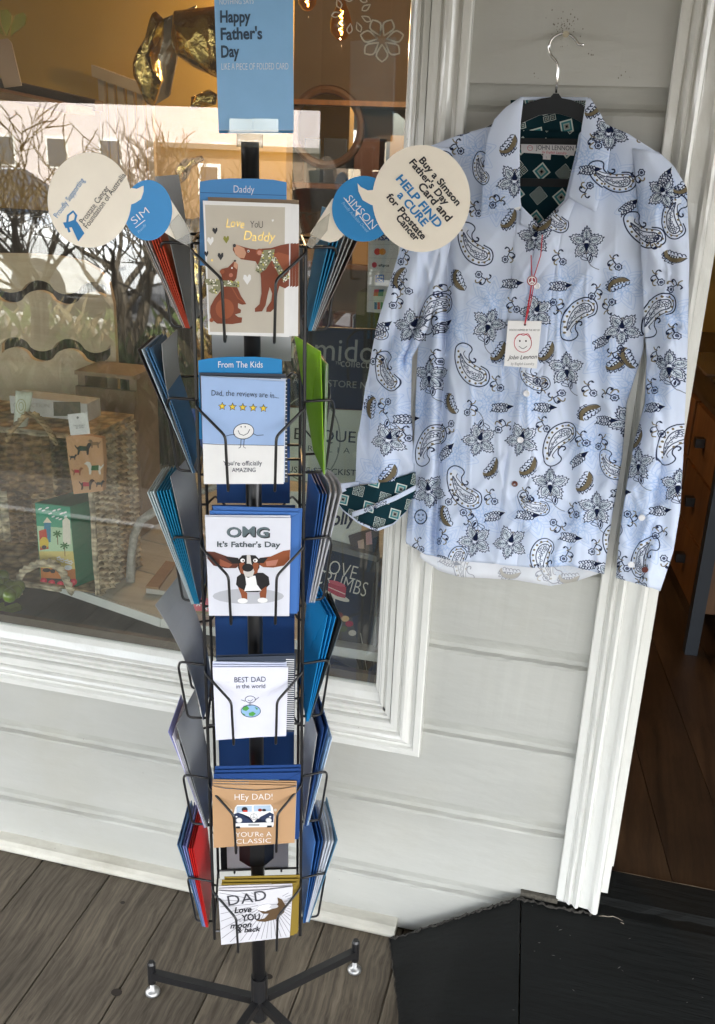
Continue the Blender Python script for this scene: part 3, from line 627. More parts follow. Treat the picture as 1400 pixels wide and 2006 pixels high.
# paper tag with leaf cluster, top left
M_LEAF = mat('olive_leaf_foil', (.36, .32, .05), .35, metal=.3); M_KR = paper((.50, .32, .20))
tg = root('swing_ornament', atY(15, 70, 2.0), 'olive green leaf ornament with a long kraft tag at the top left of the window', 'ornament')
for pts in ([(0, 20), (14, 18), (22, 30), (20, 48), (12, 70), (2, 45)], [(30, 30), (44, 24), (51, 32), (48, 48), (20, 70), (22, 50)], [(-14, 40), (-4, 44), (8, 70), (-10, 60)]):
    Q = [atY(x, y, 2.0) for x, y in pts]; b = B(); b.prism(Q, (0, .004, 0)); b.build('leaf', M_LEAF, tg)
b = B(); b.prism([atY(x, y, 2.01) for x, y in [(-4, 78), (14, 75), (22, 84), (42, 168), (8, 172), (-14, 100)]], (0, .002, 0)); b.build('paper_tag', M_KR, tg)
# plywood arch with two wavy slots
def wave(x0, x1, y, amp, per, h):
    P = []; n = 34
    for i in range(n + 1): x = x0 + (x1 - x0) * i / n; s_ = math.sin((x - x0) / per * 6.283); P.append((x, y - amp * math.copysign(abs(s_) ** .6, s_) - h / 2 + .03 * (x - x0)))
    for i in range(n, -1, -1): x = x0 + (x1 - x0) * i / n; s_ = math.sin((x - x0) / per * 6.283); P.append((x, y - amp * math.copysign(abs(s_) ** .6, s_) + h / 2 + .03 * (x - x0)))
    return P
AY = 2.3; ar = root('plywood_arch', atZ(100, 900, .66), 'curved plywood display panel with two wavy cut-out slots', 'display board')
ar.location.y = AY; ar['_o'] = list(ar.location)
import bmesh
def holed_panel(name, outer, holes, Y, th, m, parent):
    bm = bmesh.new(); lo = []
    from mathutils.geometry import delaunay_2d_cdt
    pts = []; edges = []; 
    for lp in [outer] + holes:
        n0 = len(pts); pts += [Vector((q.x, q.z)) for q in lp]; edges += [(n0 + i, n0 + (i + 1) % len(lp)) for i in range(len(lp))]
    v, e, f, *_ = delaunay_2d_cdt(pts, edges, [], 0, 1e-6)
    def inside(p, lp):
        c_ = False; j = len(lp) - 1
        for i in range(len(lp)):
            if (lp[i].z > p.y) != (lp[j].z > p.y) and p.x < (lp[j].x - lp[i].x) * (p.y - lp[i].z) / (lp[j].z - lp[i].z) + lp[i].x: c_ = not c_
            j = i
        return c_
    b = B(); keep = []
    for t in f:
        cc = (v[t[0]] + v[t[1]] + v[t[2]]) / 3
        if inside(cc, outer) and not any(inside(cc, h_) for h_ in holes): keep.append(list(t))
    b.add([(p.x, Y, p.y) for p in v], keep); b.add([(p.x, Y + th, p.y) for p in v], [t[::-1] for t in keep])
    for lp in [outer] + holes:
        n = len(lp); b.add([(q.x, Y, q.z) for q in lp] + [(q.x, Y + th, q.z) for q in lp], [(i, (i + 1) % n, n + (i + 1) % n, n + i) for i in range(n)])
    return b.build(name, m, parent)
outer = [atY(x, y, AY) for x, y in [(-90, 495), (60, 497), (120, 502), (165, 512), (195, 530), (213, 555), (222, 595), (226, 680), (236, 835), (239, 900), (-90, 900)]]
for q in outer[-2:]: q.z = .662
holes = [[atY(x, y, AY) for x, y in wave(-60, 208, 568, 13, 108, 20)], [atY(x, y, AY) for x, y in wave(3, 216, 683, 13, 105, 20)]]
holed_panel('panel', outer, holes, AY, .014, M_PLY, ar)
# dark pleated curtain and post behind
M_CURT = mat('dark_slatted_timber', (.05, .04, .032), .6, var=.4, vscale=10, stretch=(8, 1, .4))
cu = root('pleated_curtain', atY(270, 700, 2.75), 'dark brown pleated curtain right of the plywood arch', 'curtain')
a0 = atY(-160, 480, 2.75); a1 = atY(375, 480, 2.75); b = B(); n = 200; V = []  # left stretch added behind the arch so its slots read dark
for i in range(n + 1): x = a0.x + (a1.x - a0.x) * i / n; y = 2.75 + .012 * math.sin(i * 1.35); V += [(x, y, .4), (x, y, 1.42)]
b.add(V, [(2 * i, 2 * i + 2, 2 * i + 3, 2 * i + 1) for i in range(n)]); b.build('cloth', M_CURT, cu, smooth=True)
b = B(); b.tube([(a0.x - .1, 2.75, 1.43), (a1.x + .05, 2.75, 1.43)], .01); b.build('rail', M_BLACKM, cu)
# wooden crate behind the basket
M_CR = mat('crate_wood', (.30, .20, .11), .6, var=.3, vscale=12)
cr_ = root('timber_crate', atY(225, 860, 2.15), 'low slatted timber crate standing behind the woven basket', 'crate')
a0 = atY(150, 800, 2.15); a1 = atY(264, 800, 2.15)
for k in range(4): b = B(); b.box((a0.x, 2.15, .665 + k * .105), (a1.x, 2.163, .745 + k * .105)); b.build('slat', M_CR, cr_)
for x in (a0.x, a1.x - .02): b = B(); b.box((x, 2.165, .665), (x + .02, 2.28, 1.09)); b.build('post', M_CR, cr_)
b = B(); b.box((a0.x, 2.15, 1.09), (a1.x, 2.28, 1.10)); b.build('top', M_CR, cr_)
# woven seagrass box lying with its open mouth to the glass
def weave(name, c1, c2):
    m = mat(name, c1, .8); N = m.node_tree.nodes; L = m.node_tree.links; p = N['Principled BSDF']; t = N.new('ShaderNodeTexCoord')
    n = N.new('ShaderNodeTexNoise'); n.inputs['Scale'].default_value = 25; n.inputs['Detail'].default_value = 5; L.new(t.outputs['Object'], n.inputs['Vector'])
    r = N.new('ShaderNodeValToRGB'); r.color_ramp.elements[0].position = .35; r.color_ramp.elements[1].position = .65; r.color_ramp.elements[0].color = (*c2, 1); r.color_ramp.elements[1].color = (*c1, 1); L.new(n.outputs['Fac'], r.inputs[0])
    mp = N.new('ShaderNodeMapping'); mp.inputs['Scale'].default_value = (38, 38, 85); L.new(t.outputs['Object'], mp.inputs[0])
    v = N.new('ShaderNodeTexVoronoi'); v.inputs['Scale'].default_value = 1; v.inputs['Randomness'].default_value = .75; L.new(mp.outputs[0], v.inputs['Vector'])
    q = N.new('ShaderNodeMapRange'); q.inputs[1].default_value = .1; q.inputs[2].default_value = .75; q.inputs[3].default_value = 1.25; q.inputs[4].default_value = .35; L.new(v.outputs['Distance'], q.inputs[0])
    mu = N.new('ShaderNodeVectorMath'); mu.operation = 'SCALE'; L.new(r.outputs[0], mu.inputs[0]); L.new(q.outputs[0], mu.inputs['Scale']); L.new(mu.outputs[0], p.inputs['Base Color'])
    b = N.new('ShaderNodeBump'); b.inputs['Strength'].default_value = 1; b.inputs['Distance'].default_value = .008; b.invert = True; L.new(v.outputs['Distance'], b.inputs['Height']); L.new(b.outputs[0], p.inputs['Normal']); return m
M_SEA = weave('seagrass', (.66, .49, .27), (.42, .28, .14)); M_SEA2 = weave('pale_seagrass', (.78, .68, .48), (.58, .47, .30)); M_SEA3 = weave('brown_seagrass', (.36, .22, .10), (.22, .13, .055))
bx = root('woven_basket', (-1.2, 1.9, .661), 'large woven seagrass box with a rope handle, its open side facing the glass', 'basket')
FR = Vector((-1.036, 1.80, .662)); BR = Vector((-1.030, 2.0, .662)); FL = Vector((-1.62, 1.80, .662)); BL = Vector((-1.62, 2.0, .662)); TZ = 1.035
def woven(name, A_, B_, h, mts, rows, colw, parent, lean=Vector((0, 0, 0)), amp=.008):
    """plaited strands: a sheet whose cells bulge in and out like a basket weave"""
    u = B_ - A_; nu = max(4, int(u.length / colw)) * 4 + 1; nv = rows * 3 + 1; nrm = Vector((u.y, -u.x, 0)).normalized(); V = []; b = B(); M_ = []
    for j in range(nv):
        for i in range(nu):
            s_ = i / (nu - 1); t = j / (nv - 1); ph = (i // 4 + 0) % 2
            off = amp * math.sin(i / 4 * math.pi + (math.pi / 2 if False else 0)) * math.sin(j / 3 * math.pi * 2 + (i // 4) * .9) + amp * .6 * abs(math.sin(i / 4 * math.pi))
            V.append(A_ + u * s_ + Vector((0, 0, h * t)) + lean * t + nrm * off)
    for j in range(nv - 1):
        for i in range(nu - 1):
            b.F.append([j * nu + i, j * nu + i + 1, (j + 1) * nu + i + 1, (j + 1) * nu + i]); b.M.append(mts[0] if len(mts) == 1 else mts[int(i / (nu - 1) * len(mts) * .999)])
    b.V = V; return tag(b.build(name, [M_SEA, M_SEA2, M_SEA3], parent), kind='stuff')
woven('side_panel', FR, BR, TZ - .662, [1, 1, 0, 1], 26, .022, bx)
woven('back_panel', BL, BR, TZ - .662, [2, 0, 1, 2, 0, 2, 1, 0], 26, .022, bx)
woven('front_apron', Vector((-1.62, 1.795, .90)), Vector((-1.13, 1.795, .90)), .14, [0, 1, 2], 9, .022, bx)
V0 = [(-1.62, 1.80, .668), (-1.036, 1.80, .668), (-1.03, 2.0, .668), (-1.62, 2.0, .668)]
b = B(); b.prism(V0, (0, 0, .004)); b.build('base', M_SEA, bx); b = B(); b.prism([(x, y, TZ) for x, y, z in V0], (0, 0, .012)); b.build('lid', M_SEA, bx)
def rope(P, r, m, parent, name, tw=2):
    b = B(); P = [Vector(p) for p in P]
    dense = []
    for a, c in zip(P, P[1:]):
        for k in range(6): dense.append(a.lerp(c, k / 6))
    for s_ in range(tw + 1):
        Q = [p + Vector((math.cos(i * .8 + s_ * 2.1), math.sin(i * .8 + s_ * 2.1) * .6, math.sin(i * .8 + s_ * 2.1))) * r * .6 for i, p in enumerate(dense)]; b.tube(Q, r * .62, 6, cap=False)
    return b.build(name, m, parent, smooth=True)
E_ = [FR + Vector((0, -.006, .01)), FR + Vector((0, -.006, TZ - .66))]
rope(E_, .006, M_SEA2, bx, 'edge_rope'); rope([FL + Vector((0, -.006, TZ - .655)), FR + Vector((0, -.006, TZ - .655))], .006, M_SEA2, bx, 'edge_rope'); rope([FL + Vector((0, -.006, .005)), FR + Vector((0, -.006, .005))], .006, M_SEA2, bx, 'edge_rope')
rope([atY(x, y, 1.78) for x, y in [(37, 1165), (33, 1140), (45, 1118), (75, 1103), (100, 1102), (120, 1115), (132, 1140), (142, 1165)]], .008, M_SEA2, bx, 'handle')
rope([atY(x, y, 1.79) for x, y in [(15, 862), (20, 845), (35, 828), (50, 812), (70, 812), (85, 828), (100, 850), (112, 872)]], .006, M_SEA, bx, 'handle')
# printed tin in the basket
TP = 1.80
ti = root('printed_tin', atY(110, 1150, 1.83), 'tall gift tin printed with a green seaside town, palms and red roses, inside the basket', 'tin')
tl = atY(68, 985, 1.81); tr_ = atY(137, 992, 1.81); bl_ = atY(80, 1150, 1.81); br_ = atY(148, 1156, 1.81); dv = Vector((.045, .10, 0))
b = B(); b.add([tl, tr_, br_, bl_, tl + dv, tr_ + dv, br_ + dv, bl_ + dv], [(0, 1, 2, 3), (1, 5, 6, 2), (4, 0, 3, 7), (4, 5, 1, 0), (5, 4, 7, 6)]); b.build('body', mat('green_tin', hx('2a7a5c'), .35), ti)
a = Art((0, 1.81, 0), (0, -1, 0)); P_ = lambda s: paper(hx(s), .4)
a.fill([(69, 987), (137, 994), (139, 1035), (72, 1030)], P_('3f9c7c')); a.fill([(72, 1030), (139, 1035), (143, 1080), (76, 1080)], P_('b9d6b0')); a.fill([(76, 1080), (143, 1080), (147, 1115), (79, 1112)], P_('d9c47a')); a.fill([(79, 1112), (147, 1115), (148, 1135), (80, 1132)], P_('c4783c')); a.fill([(80, 1132), (148, 1135), (148, 1155), (81, 1149)], P_('2b2a2a'))
for x, y in [(78, 997), (85, 1000), (92, 995), (98, 1006), (106, 1000), (115, 998), (120, 1006), (112, 1015), (104, 1012), (127, 1004), (128, 1012), (118, 1017)]: a.ell(x, y, 4, 1.6, WHITE, 2, rot=-20, n=8)
a.fill([(86, 1022), (92, 1014), (99, 1022), (99, 1062), (86, 1062)], P_('2f7f9c'), 2); a.fill([(84, 1024), (92, 1013), (101, 1024)], P_('e8d9c0'), 3); a.fill([(122, 1020), (129, 1012), (137, 1020), (138, 1066), (123, 1066)], P_('e9e2d0'), 2); a.fill([(76, 1040), (90, 1036), (95, 1075), (78, 1078)], P_('c2402e'), 2); a.ell(86, 1064, 9, 12, P_('e5c24a'), 3); a.ell(86, 1072, 5, 4, INK, 4)
for x, y in [(112, 1045), (126, 1068)]:
    a.stroke([(x, y), (x + 1, y + 22)], 1.6, P_('7a5a3a'), 3)
    for k in range(7): an = k * 51; a.stroke([(x, y), (x + 9 * math.cos(RAD(an)), y + 7 * math.sin(RAD(an)) + 1)], 2.6, P_('2f6a34'), 4)
for x, y in [(115, 1094), (122, 1098), (131, 1100), (138, 1102)]:
    for k in range(5): a.ell(x + 3 * math.cos(k * 1.256), y + 3 * math.sin(k * 1.256), 2.2, 1.4, WHITE, 4, n=6)
a.ell(91, 1117, 8, 4, INK, 3); a.ell(103, 1119, 5, 4, INK, 3); a.ell(133, 1112, 8, 5, P_('dfe4e6'), 3)
for x, y in [(85, 1138), (101, 1142), (118, 1145), (137, 1147), (144, 1140)]: a.ell(x, y, 7, 6.5, P_('c8203c'), 3, n=9); a.ell(x, y, 3, 3, P_('e85868'), 4, n=7)
a.build('printed_front', ti)
# zipped pouch with animals, swing tag, cream tube, gift box on the basket
po = root('patterned_pouch', atY(165, 960, 1.77), 'peach zip pouch printed with dressed-up dogs hanging over the basket edge', 'pouch')
a = Art((0, 1.772, 0), (0, -1, 0)); b = B(); b.prism([atY(x, y, 1.774) for x, y in [(129, 856), (150, 851), (200, 858), (203, 905), (201, 962), (144, 968), (133, 900)]], (0, .014, 0)); b.build('body', paper(hx('c99a70')), po)
def dog(x, y, k, body, coat, mir=1):
    q = lambda P: [(x + mir * u * k, y + v * k) for u, v in P]
    a.fill(q([(-10, -3), (-6, -6), (6, -5), (9, -11), (14, -12), (19, -8), (14, -6), (11, 0), (10, 10), (7, 10), (6, 3), (-5, 3), (-7, 10), (-10, 10), (-9, 2), (-15, -6), (-14, -8)]), body, 1); a.fill(q([(-6, -6), (6, -5), (7, 3), (-6, 3)]), coat, 2)
dog(162, 880, 1.1, P_('2a2624'), P_('26402e')); dog(186, 870, .75, P_('7a5f48'), P_('8d6a48'), -1); dog(186, 918, 1.15, P_('d8d2c4'), P_('2c6234'), -1); dog(150, 924, .7, P_('8a5a34'), P_('b3263a')); dog(168, 950, .95, P_('3a2018'), P_('b3263a')); dog(194, 948, .6, INK, P_('26302a')); dog(142, 896, .5, INK, INK)
a.build('printed_dogs', po)
st = root('swing_tag', atY(153, 830, 1.765), 'small white square swing tag above the dog print pouch', 'tag')
a = Art((0, 1.765, 0), (0, -1, 0)); b = B(); b.prism([atY(x, y, 1.767) for x, y in [(132, 812), (170, 808), (176, 850), (138, 853)]], (0, .001, 0)); b.build('card', WHITE, st)
a.ell(152, 818, 2.4, 2.4, paper((.2, .2, .2)), 1); a.text('HOLIDAY', 144, 836, 5, INK, -3, 'l', width=22); a.text('Life', 148, 840, 5, INK, -5, 'l', slant=.3, width=16); a.build('print', st)
tb = root('cream_tube', atY(38, 845, 1.80), 'pale green cosmetic tube with a shiny gold cap standing on the basket', 'tube')
c0 = atY(38, 852, 1.82); c1 = atY(47, 767, 1.82); b = B(); n = 16; V = []; hw = (atY(65, 770, 1.82) - atY(30, 767, 1.82)).length / 2
for j in range(7):
    t = j / 6; cc = c0.lerp(c1, .13 + .87 * t); rx = .014 + (hw - .014) * t ** .7; ry = .014 * (1 - t) + .001
    V += [cc + Vector((rx * math.cos(2 * math.pi * k / n), ry * math.sin(2 * math.pi * k / n), 0)) for k in range(n)]
b.add(V, [(j * n + k, j * n + (k + 1) % n, (j + 1) * n + (k + 1) % n, (j + 1) * n + k) for j in range(6) for k in range(n)] + [list(range(6 * n, 7 * n))]); b.build('tube', mat('pearl_plastic', (.55, .60, .50), .25, coat=.4), tb, smooth=True)
b = B(); b.tube([c0, c0.lerp(c1, .13)], .0125, 14); b.build('cap', mat('gold_cap', (.9, .7, .25), .15, metal=1), tb)
a = Art((0, 1.803, 0), (0, -1, 0)); a.ring(41, 796, 9, 14, 1.1, P_('8a8030'), 2); a.ring(41, 796, 4.5, 8, 1, P_('8a8030'), 2); a.build('emblem', tb)
gb = root('gift_box', atY(90, 820, 1.92), 'open white gift box with a clear window lying on the basket lid', 'box')
a0 = atY(18, 775, 1.9); a1 = atY(169, 775, 1.9); z0 = TZ + .013
b = B(); b.box((a0.x, 1.90, z0), (a1.x, 1.905, a0.z)); b.box((a0.x, 1.905, a0.z - .004), (a1.x, 1.96, a0.z)); b.box((a0.x, 1.955, z0), (a1.x, 1.96, a0.z - .004)); b.box((a0.x, 1.905, z0), (a0.x + .004, 1.955, a0.z - .004)); b.box((a1.x - .004, 1.905, z0), (a1.x, 1.955, a0.z - .004)); b.build('carton', paper((.62, .62, .60)), gb)
a = Art((0, 1.899, 0), (0, -1, 0)); a.fill([(104, 787), (157, 787), (158, 815), (105, 815)], paper((.16, .15, .12), .1), 1); a.text('COLLECTION', 25, 797, 11, paper((.35, .33, .28)), 1, 'l', width=72); a.build('print', gb)
# white bent branch prop
br = root('painted_branch', atZ(255, 1138, .662), 'white speckled bent branch standing on the display platform', 'branch')
M_WBR = mat('birch_paint', (.55, .53, .47), .6, var=.6, vscale=60, bump=.4)
b = B(); q = atZ(255, 1140, .662); Yb = q.y
b.tube([q] + [atY(x, y, Yb + .02) for x, y in [(257, 1090), (262, 1050), (275, 1020), (300, 1003), (340, 985), (380, 968), (430, 950)]], [.011, .010, .010, .010, .011, .010, .009, .008], 10); b.build('limb', M_WBR, br, smooth=True)
# small things on the platform
fr = root('picture_frame', atZ(330, 1160, .662), 'flat picture frame with an oak edge lying on the platform', 'frame')
P4 = [atZ(286, 1162, .664), atZ(325, 1112, .664), atZ(395, 1122, .664), atZ(368, 1172, .664)]
b = B(); b.prism(P4, (0, 0, .012)); b.build('backing', paper((.42, .40, .36)), fr)
b = B(); b.prism([P4[0] + Vector((0, 0, .0125)), P4[1] + Vector((0, 0, .0125)), P4[1].lerp(P4[2], .3) + Vector((0, 0, .0125)), P4[0].lerp(P4[3], .3) + Vector((0, 0, .0125))], (0, 0, .006)); b.build('oak_strip', M_PELMET, fr)
ol = []
M_OLIVE = mat('glazed_olive_bead', (.10, .16, .02), .3, coat=.5)
rnd = random.Random(4)
ga = root('bead_garland', atZ(10, 1150, .662), 'string of glossy olive green wooden beads heaped at the left of the platform', 'garland')
for k, (x, y) in enumerate([(2, 1130), (-8, 1142), (8, 1145), (20, 1150), (33, 1150), (2, 1158), (18, 1166), (28, 1160), (-10, 1160)]):
    c = atZ(x, y, .678 + .012 * (k < 2)); b = B(); ax = Vector((rnd.uniform(-1, 1), rnd.uniform(-1, 1), rnd.uniform(-.3, .3))).normalized(); b.tube([c + ax * t for t in (-.017, -.013, -.006, .006, .013, .017)], [.007, .012, .0155, .0155, .012, .007], 14); b.build('bead', M_OLIVE, ga, smooth=True)
gx = root('green_cross', atZ(10, 1200, .618), 'bright green painted wooden cross lying in the sill tray', 'ornament')
M_LIME = mat('lime_paint', (.22, .34, .03), .4)
for p, q in (((-20, 1210), (38, 1192)), ((0, 1190), (4, 1222))):
    a0 = atZ(*p, .599); a1 = atZ(*q, .599); d_ = (a1 - a0).normalized(); s_ = Vector((-d_.y, d_.x, 0)) * .010; off = Vector((0, 0, .0003 * (p[0] == 0))); b = B(); b.prism([a0 - s_ + off, a1 - s_ + off, a1 + s_ + off, a0 + s_ + off], (0, 0, .012)); b.build('bar', M_LIME, gx)
sv = root('floral_sachet', atZ(405, 1200, .662), 'kraft sachet with a pink flower print leaning behind the rack', 'sachet')
b = B(); b.prism([atY(x, y, 1.80) for x, y in [(372, 1105), (440, 1110), (440, 1205), (368, 1200)]], (0, .01, 0)); b.build('pouch', paper(hx('9a8a68')), sv)
a = Art((0, 1.798, 0), (0, -1, 0))
a.fill([(380, 1170), (440, 1175), (440, 1200), (378, 1196)], P_('d46a78'))
for x, y in [(388, 1182), (402, 1190), (420, 1183), (432, 1192)]:
    for k in range(6): a.stroke([(x, y), (x + 7 * math.cos(k * 1.05), y + 6 * math.sin(k * 1.05))], 2.4, WHITE, 2)
a.build('flower_print', sv)
# ---- signs and stickers standing or stuck behind the glass
def sign(nm, label, cat, pts, Y, m, th=.003, part='panel'):
    c = sum((atY(x, y, Y) for x, y in pts), Vector()) / len(pts); r = root(nm, c, label, cat)
    b = B(); b.prism([atY(x, y, Y) for x, y in pts], (0, th, 0)); b.build(part, m, r); return r, Art((0, Y, 0), (0, -1, 0))
M_DS = mat('dark_sign', hx('111c26'), .35); M_PS = paper(hx('d3dccb'), .4)
r, a = sign('shop_sign', 'dark navy sign with large grey lettering mmidol standing behind the glass', 'sign', [(500, 636), (775, 646), (752, 806), (500, 790)], 1.80, M_DS)
GR = paper(hx('9aa09c'), .5)
a.text('mmidol', 566, 701, 64, GR, 3.5, 'r', width=182); a.text('\u2122', 655, 718, 14, GR, 4, 'r'); a.text('collection', 666, 718, 24, GR, 3.5, 'r', width=82); a.text('AB', 573, 750, 19, GR, 3.5, 'r', width=20); a.text('STORE N', 641, 757, 19, GR, 3.5, 'r', width=78); a.build('lettering', r)
r, a = sign('shop_sign', 'pale sage sign reading exclusive stockist below the dark navy one', 'sign', [(500, 796), (715, 805), (706, 948), (500, 938)], 1.785, M_PS)
DK = paper(hx('2a3434')); a.ring(604, 860, 62, 84, 2.4, paper(hx('8f9689')), 1, n=40); a.text('ENIQUE', 573, 860, 32, DK, 3.5, 'r', width=124); a.text('TRALIA', 581, 882, 16, DK, 3.5, 'l', width=112, track=.4); a.text('USIVE STOCKIST', 561, 925, 17, DK, 3, 'r', width=136); a.build('lettering', r)
r, a = sign('shop_sign', 'white card with black handwritten script partly hidden by the turned-up cuff', 'sign', [(560, 962), (706, 968), (708, 1072), (560, 1056)], 1.79, paper(hx('dadcd2')))
a.text('lolly', 640, 1030, 38, INK, -6, 'b', slant=.35, width=54, xs=.8); a.build('lettering', r)
r, a = sign('photo_card', 'small photograph of pink cosmetic bottles in the lower corner of the glass', 'photograph', [(682, 1050), (742, 1030), (742, 1100), (690, 1085)], 1.782, paper(hx('5a5048')))
a.fill([(716, 1044), (727, 1040), (729, 1066), (717, 1068)], P_('c9a0a0')); a.fill([(729, 1055), (741, 1050), (741, 1085), (730, 1085)], P_('23272e')); a.fill([(700, 1060), (712, 1056), (714, 1075), (702, 1075)], P_('c8b0a0')); a.build('picture', r)
# payment sticker on the glass
r, a = sign('payment_sticker', 'white strip of payment card logos stuck inside the window beside the shirt', 'sticker', [(722, 440), (785, 440), (783, 616), (718, 611)], 1.7035, paper((.70, .70, .68)), .0006)
a.o.y = 1.7033
LN = paper((.45, .45, .45))
for y in (478, 505, 532, 561, 588): a.stroke([(720, y), (783, y + 2)], .8, LN, 2)
a.text('VISA', 730, 470, 15, P_('1a3a8a'), 2, 'b', slant=.2, width=32); a.ell(739, 493, 6.5, 6.5, P_('d8382c'), 2); a.ell(749, 493, 6.5, 6.5, P_('e8962c'), 3)
a.ell(733, 519, 5, 5.5, P_('c02040'), 2); a.text('eftpos', 741, 522, 7.5, INK, 1, 'b', width=21); a.fill([(735, 538), (752, 538), (752, 553), (735, 553)], P_('2a66b8'), 2); a.text('AM', 737, 545, 7, WHITE, 0, 'b', width=13, layer=3); a.text('EX', 737, 552, 7, WHITE, 0, 'b', width=13, layer=3)
a.fill([(733, 567), (742, 567), (740, 580), (731, 580)], P_('c8283c'), 2); a.fill([(742, 567), (752, 567), (750, 580), (740, 580)], P_('1a5a6a'), 2); a.fill([(733, 592), (738, 592), (738, 606), (733, 606)], P_('1a5aa0'), 2); a.fill([(739, 592), (744, 592), (744, 606), (739, 606)], P_('c8283c'), 2); a.fill([(745, 592), (750, 592), (750, 606), (745, 606)], P_('2a8a4a'), 2)
a.build('card_logos', r)
r, a = sign('blue_flyer', 'royal blue flyer with white text behind the left rack wire', 'flyer', [(362, 800), (420, 802), (420, 880), (370, 878)], 1.79, paper(hx('1c4a9a')), .001)
a.text('This b', 371, 854, 8, WHITE, 1, 'r', width=20); a.build('lettering', r)
# cook book leaning in the corner
r, a = sign('cook_book', 'dark recipe book with a red layered cake on its cover in the window corner', 'book', [(592, 1058), (735, 1096), (727, 1338), (596, 1300)], 1.775, mat('book_cover', hx('151d24'), .3), .018, 'cover')
CR_ = paper(hx('d8d6cc')); a.text('LOVE', 625, 1118, 40, CR_, 15, 'l', width=74); a.text('CRUMBS', 612, 1140, 42, CR_, 16, 'l', width=108)
a.fill([(596, 1178), (648, 1196), (690, 1210), (712, 1325), (668, 1300), (596, 1262)], P_('4e4a40'), 1); a.fill([(600, 1250), (690, 1268), (706, 1318), (600, 1262)], P_('98968c'), 2)
for x, y, c_ in [(652, 1200, 'a86a4a'), (664, 1205, '7a3a30'), (676, 1212, 'c8a878'), (640, 1194, '8a8a50'), (684, 1222, 'a02838'), (672, 1232, '586030'), (655, 1222, '2a2a20'), (690, 1240, 'c0b8a8')]: a.ell(x, y, 8, 6, P_(c_), 3, n=9)
a.ell(660, 1168, 26, 6, P_('d8d0c4'), 3, rot=22); a.fill([(643, 1142), (660, 1140), (678, 1150), (676, 1172), (660, 1168), (642, 1158)], P_('b84048'), 4); a.stroke([(643, 1150), (676, 1164)], 2, P_('e8c0b8'), 5); a.ell(660, 1143, 17, 4, P_('d0606a'), 5, rot=18); a.stroke([(655, 1168), (654, 1182)], 3, P_('d8d0c4'), 3)
a.text('INGRAM', 648, 1284, 9, CR_, 12, 'l', width=40); a.stroke([(706, 1240), (722, 1336)], 1, CR_, 2); a.build('cover_print', r)
b = B(); b.prism([atY(x, y, 1.765) for x, y in [(590, 1052), (738, 1090), (737, 1101), (590, 1063)]], (0, .03, 0)); b.prism([atY(x, y, 1.765) for x, y in [(737, 1101), (742, 1102), (733, 1345), (728, 1340)]], (0, .03, 0)); tag(b.build('picture_frame', mat('pewter_frame', (.22, .21, .18), .35, metal=.4), None, atY(660, 1100, 1.77)), 'dull pewter frame edge round the recipe book', 'frame')
# white vinyl decals on the glass
M_VIN = mat('white_vinyl', (.72, .70, .64), .5)
fd = root('flower_decal', atY(748, 78, 1.7028), 'white vinyl outline flower with seven petals on the glass', 'decal')
a = Art((0, 1.7026, 0), (0, -1, 0))
def petal(cx, cy, ang, r0, r1, wd, lw=3.4):
    P = []
    for t, s_ in [(0, 0), (.25, .5), (.5, .95), (.68, 1), (.85, .62), (1, 0), (.85, -.62), (.68, -1), (.5, -.95), (.25, -.5)]:
        d_ = r0 + (r1 - r0) * t; P.append((cx + d_ * math.cos(ang) - s_ * wd * math.sin(ang), cy + d_ * math.sin(ang) + s_ * wd * math.cos(ang)))
    a.stroke(P, lw, M_VIN, 1, True)
for k in range(7): petal(748, 78, RAD(90 + k * 360 / 7), 9, 43, 11)
a.build('petals', fd)
ld_ = root('leaf_decal', atY(700, 30, 1.7028), 'ring of small white vinyl leaf outlines above the flower decal', 'decal')
a = Art((0, 1.7026, 0), (0, -1, 0))
for x, y, an in [(663, 6, 70), (660, 28, 165), (668, 45, 110), (685, 55, 100), (702, 52, 70), (716, 36, 30), (718, 14, 145), (709, -2, 30), (680, -3, 10)]: petal(x - 9 * math.cos(RAD(an)), y - 9 * math.sin(RAD(an)), RAD(an), 0, 20, 5, 2.6)
a.build('leaves', ld_)
# ---------------------------------------------------------------- through the doorway
M_STEEL = mat('blue_black_steel', (.02, .026, .035), .4)
cb = root('drawer_cabinet', atZ(1357, 1250, .176), 'oiled timber drawer cabinet in a dark steel frame inside the doorway', 'cabinet')
fdir = (atZ(1357, 1204, .30) - atZ(1310, 1103, .30)); fdir.z = 0; fdir.normalize()        # along the drawer fronts, towards the door
nrm = Vector((fdir.y, -fdir.x, 0)); nrm = nrm if nrm.x > 0 else -nrm; e0 = atZ(1352, 1200, .30)
def cbox(bb, u0, u1, d0, d1, z0, z1):
    V = [e0 + fdir * u + nrm * d + Vector((0, 0, z - .30)) for z in (z0, z1) for u, d in ((u0, d0), (u1, d0), (u1, d1), (u0, d1))]
    return bb.add(V, [(0, 3, 2, 1), (4, 5, 6, 7), (0, 1, 5, 4), (1, 2, 6, 5), (2, 3, 7, 6), (3, 0, 4, 7)])
b = B(); cbox(b, -1.6, 0, .02, .6, .30, .92); b.build('carcass', M_CAB, cb)
for k in range(4):
    for j in range(3):
        u1 = -.02 - k * .36; z0 = .315 + j * .20; b = B(); cbox(b, u1 - .335, u1, .0, .018, z0, z0 + .19); dr = b.build('drawer', M_CAB, cb)
        b = B(); cbox(b, u1 - .18, u1 - .15, -.03, -.001, z0 + .085, z0 + .115); b.build('knob', M_BLACKM, dr)
b = B(); cbox(b, -1.62, .01, .0, .62, .92, .94); b.build('top', M_FLOOR, cb)
for u in (.02, -.9):
    b = B(); cbox(b, u, u + .035, -.01 + .0, .03, .176, 1.9); b.build('steel_post', M_STEEL, cb)
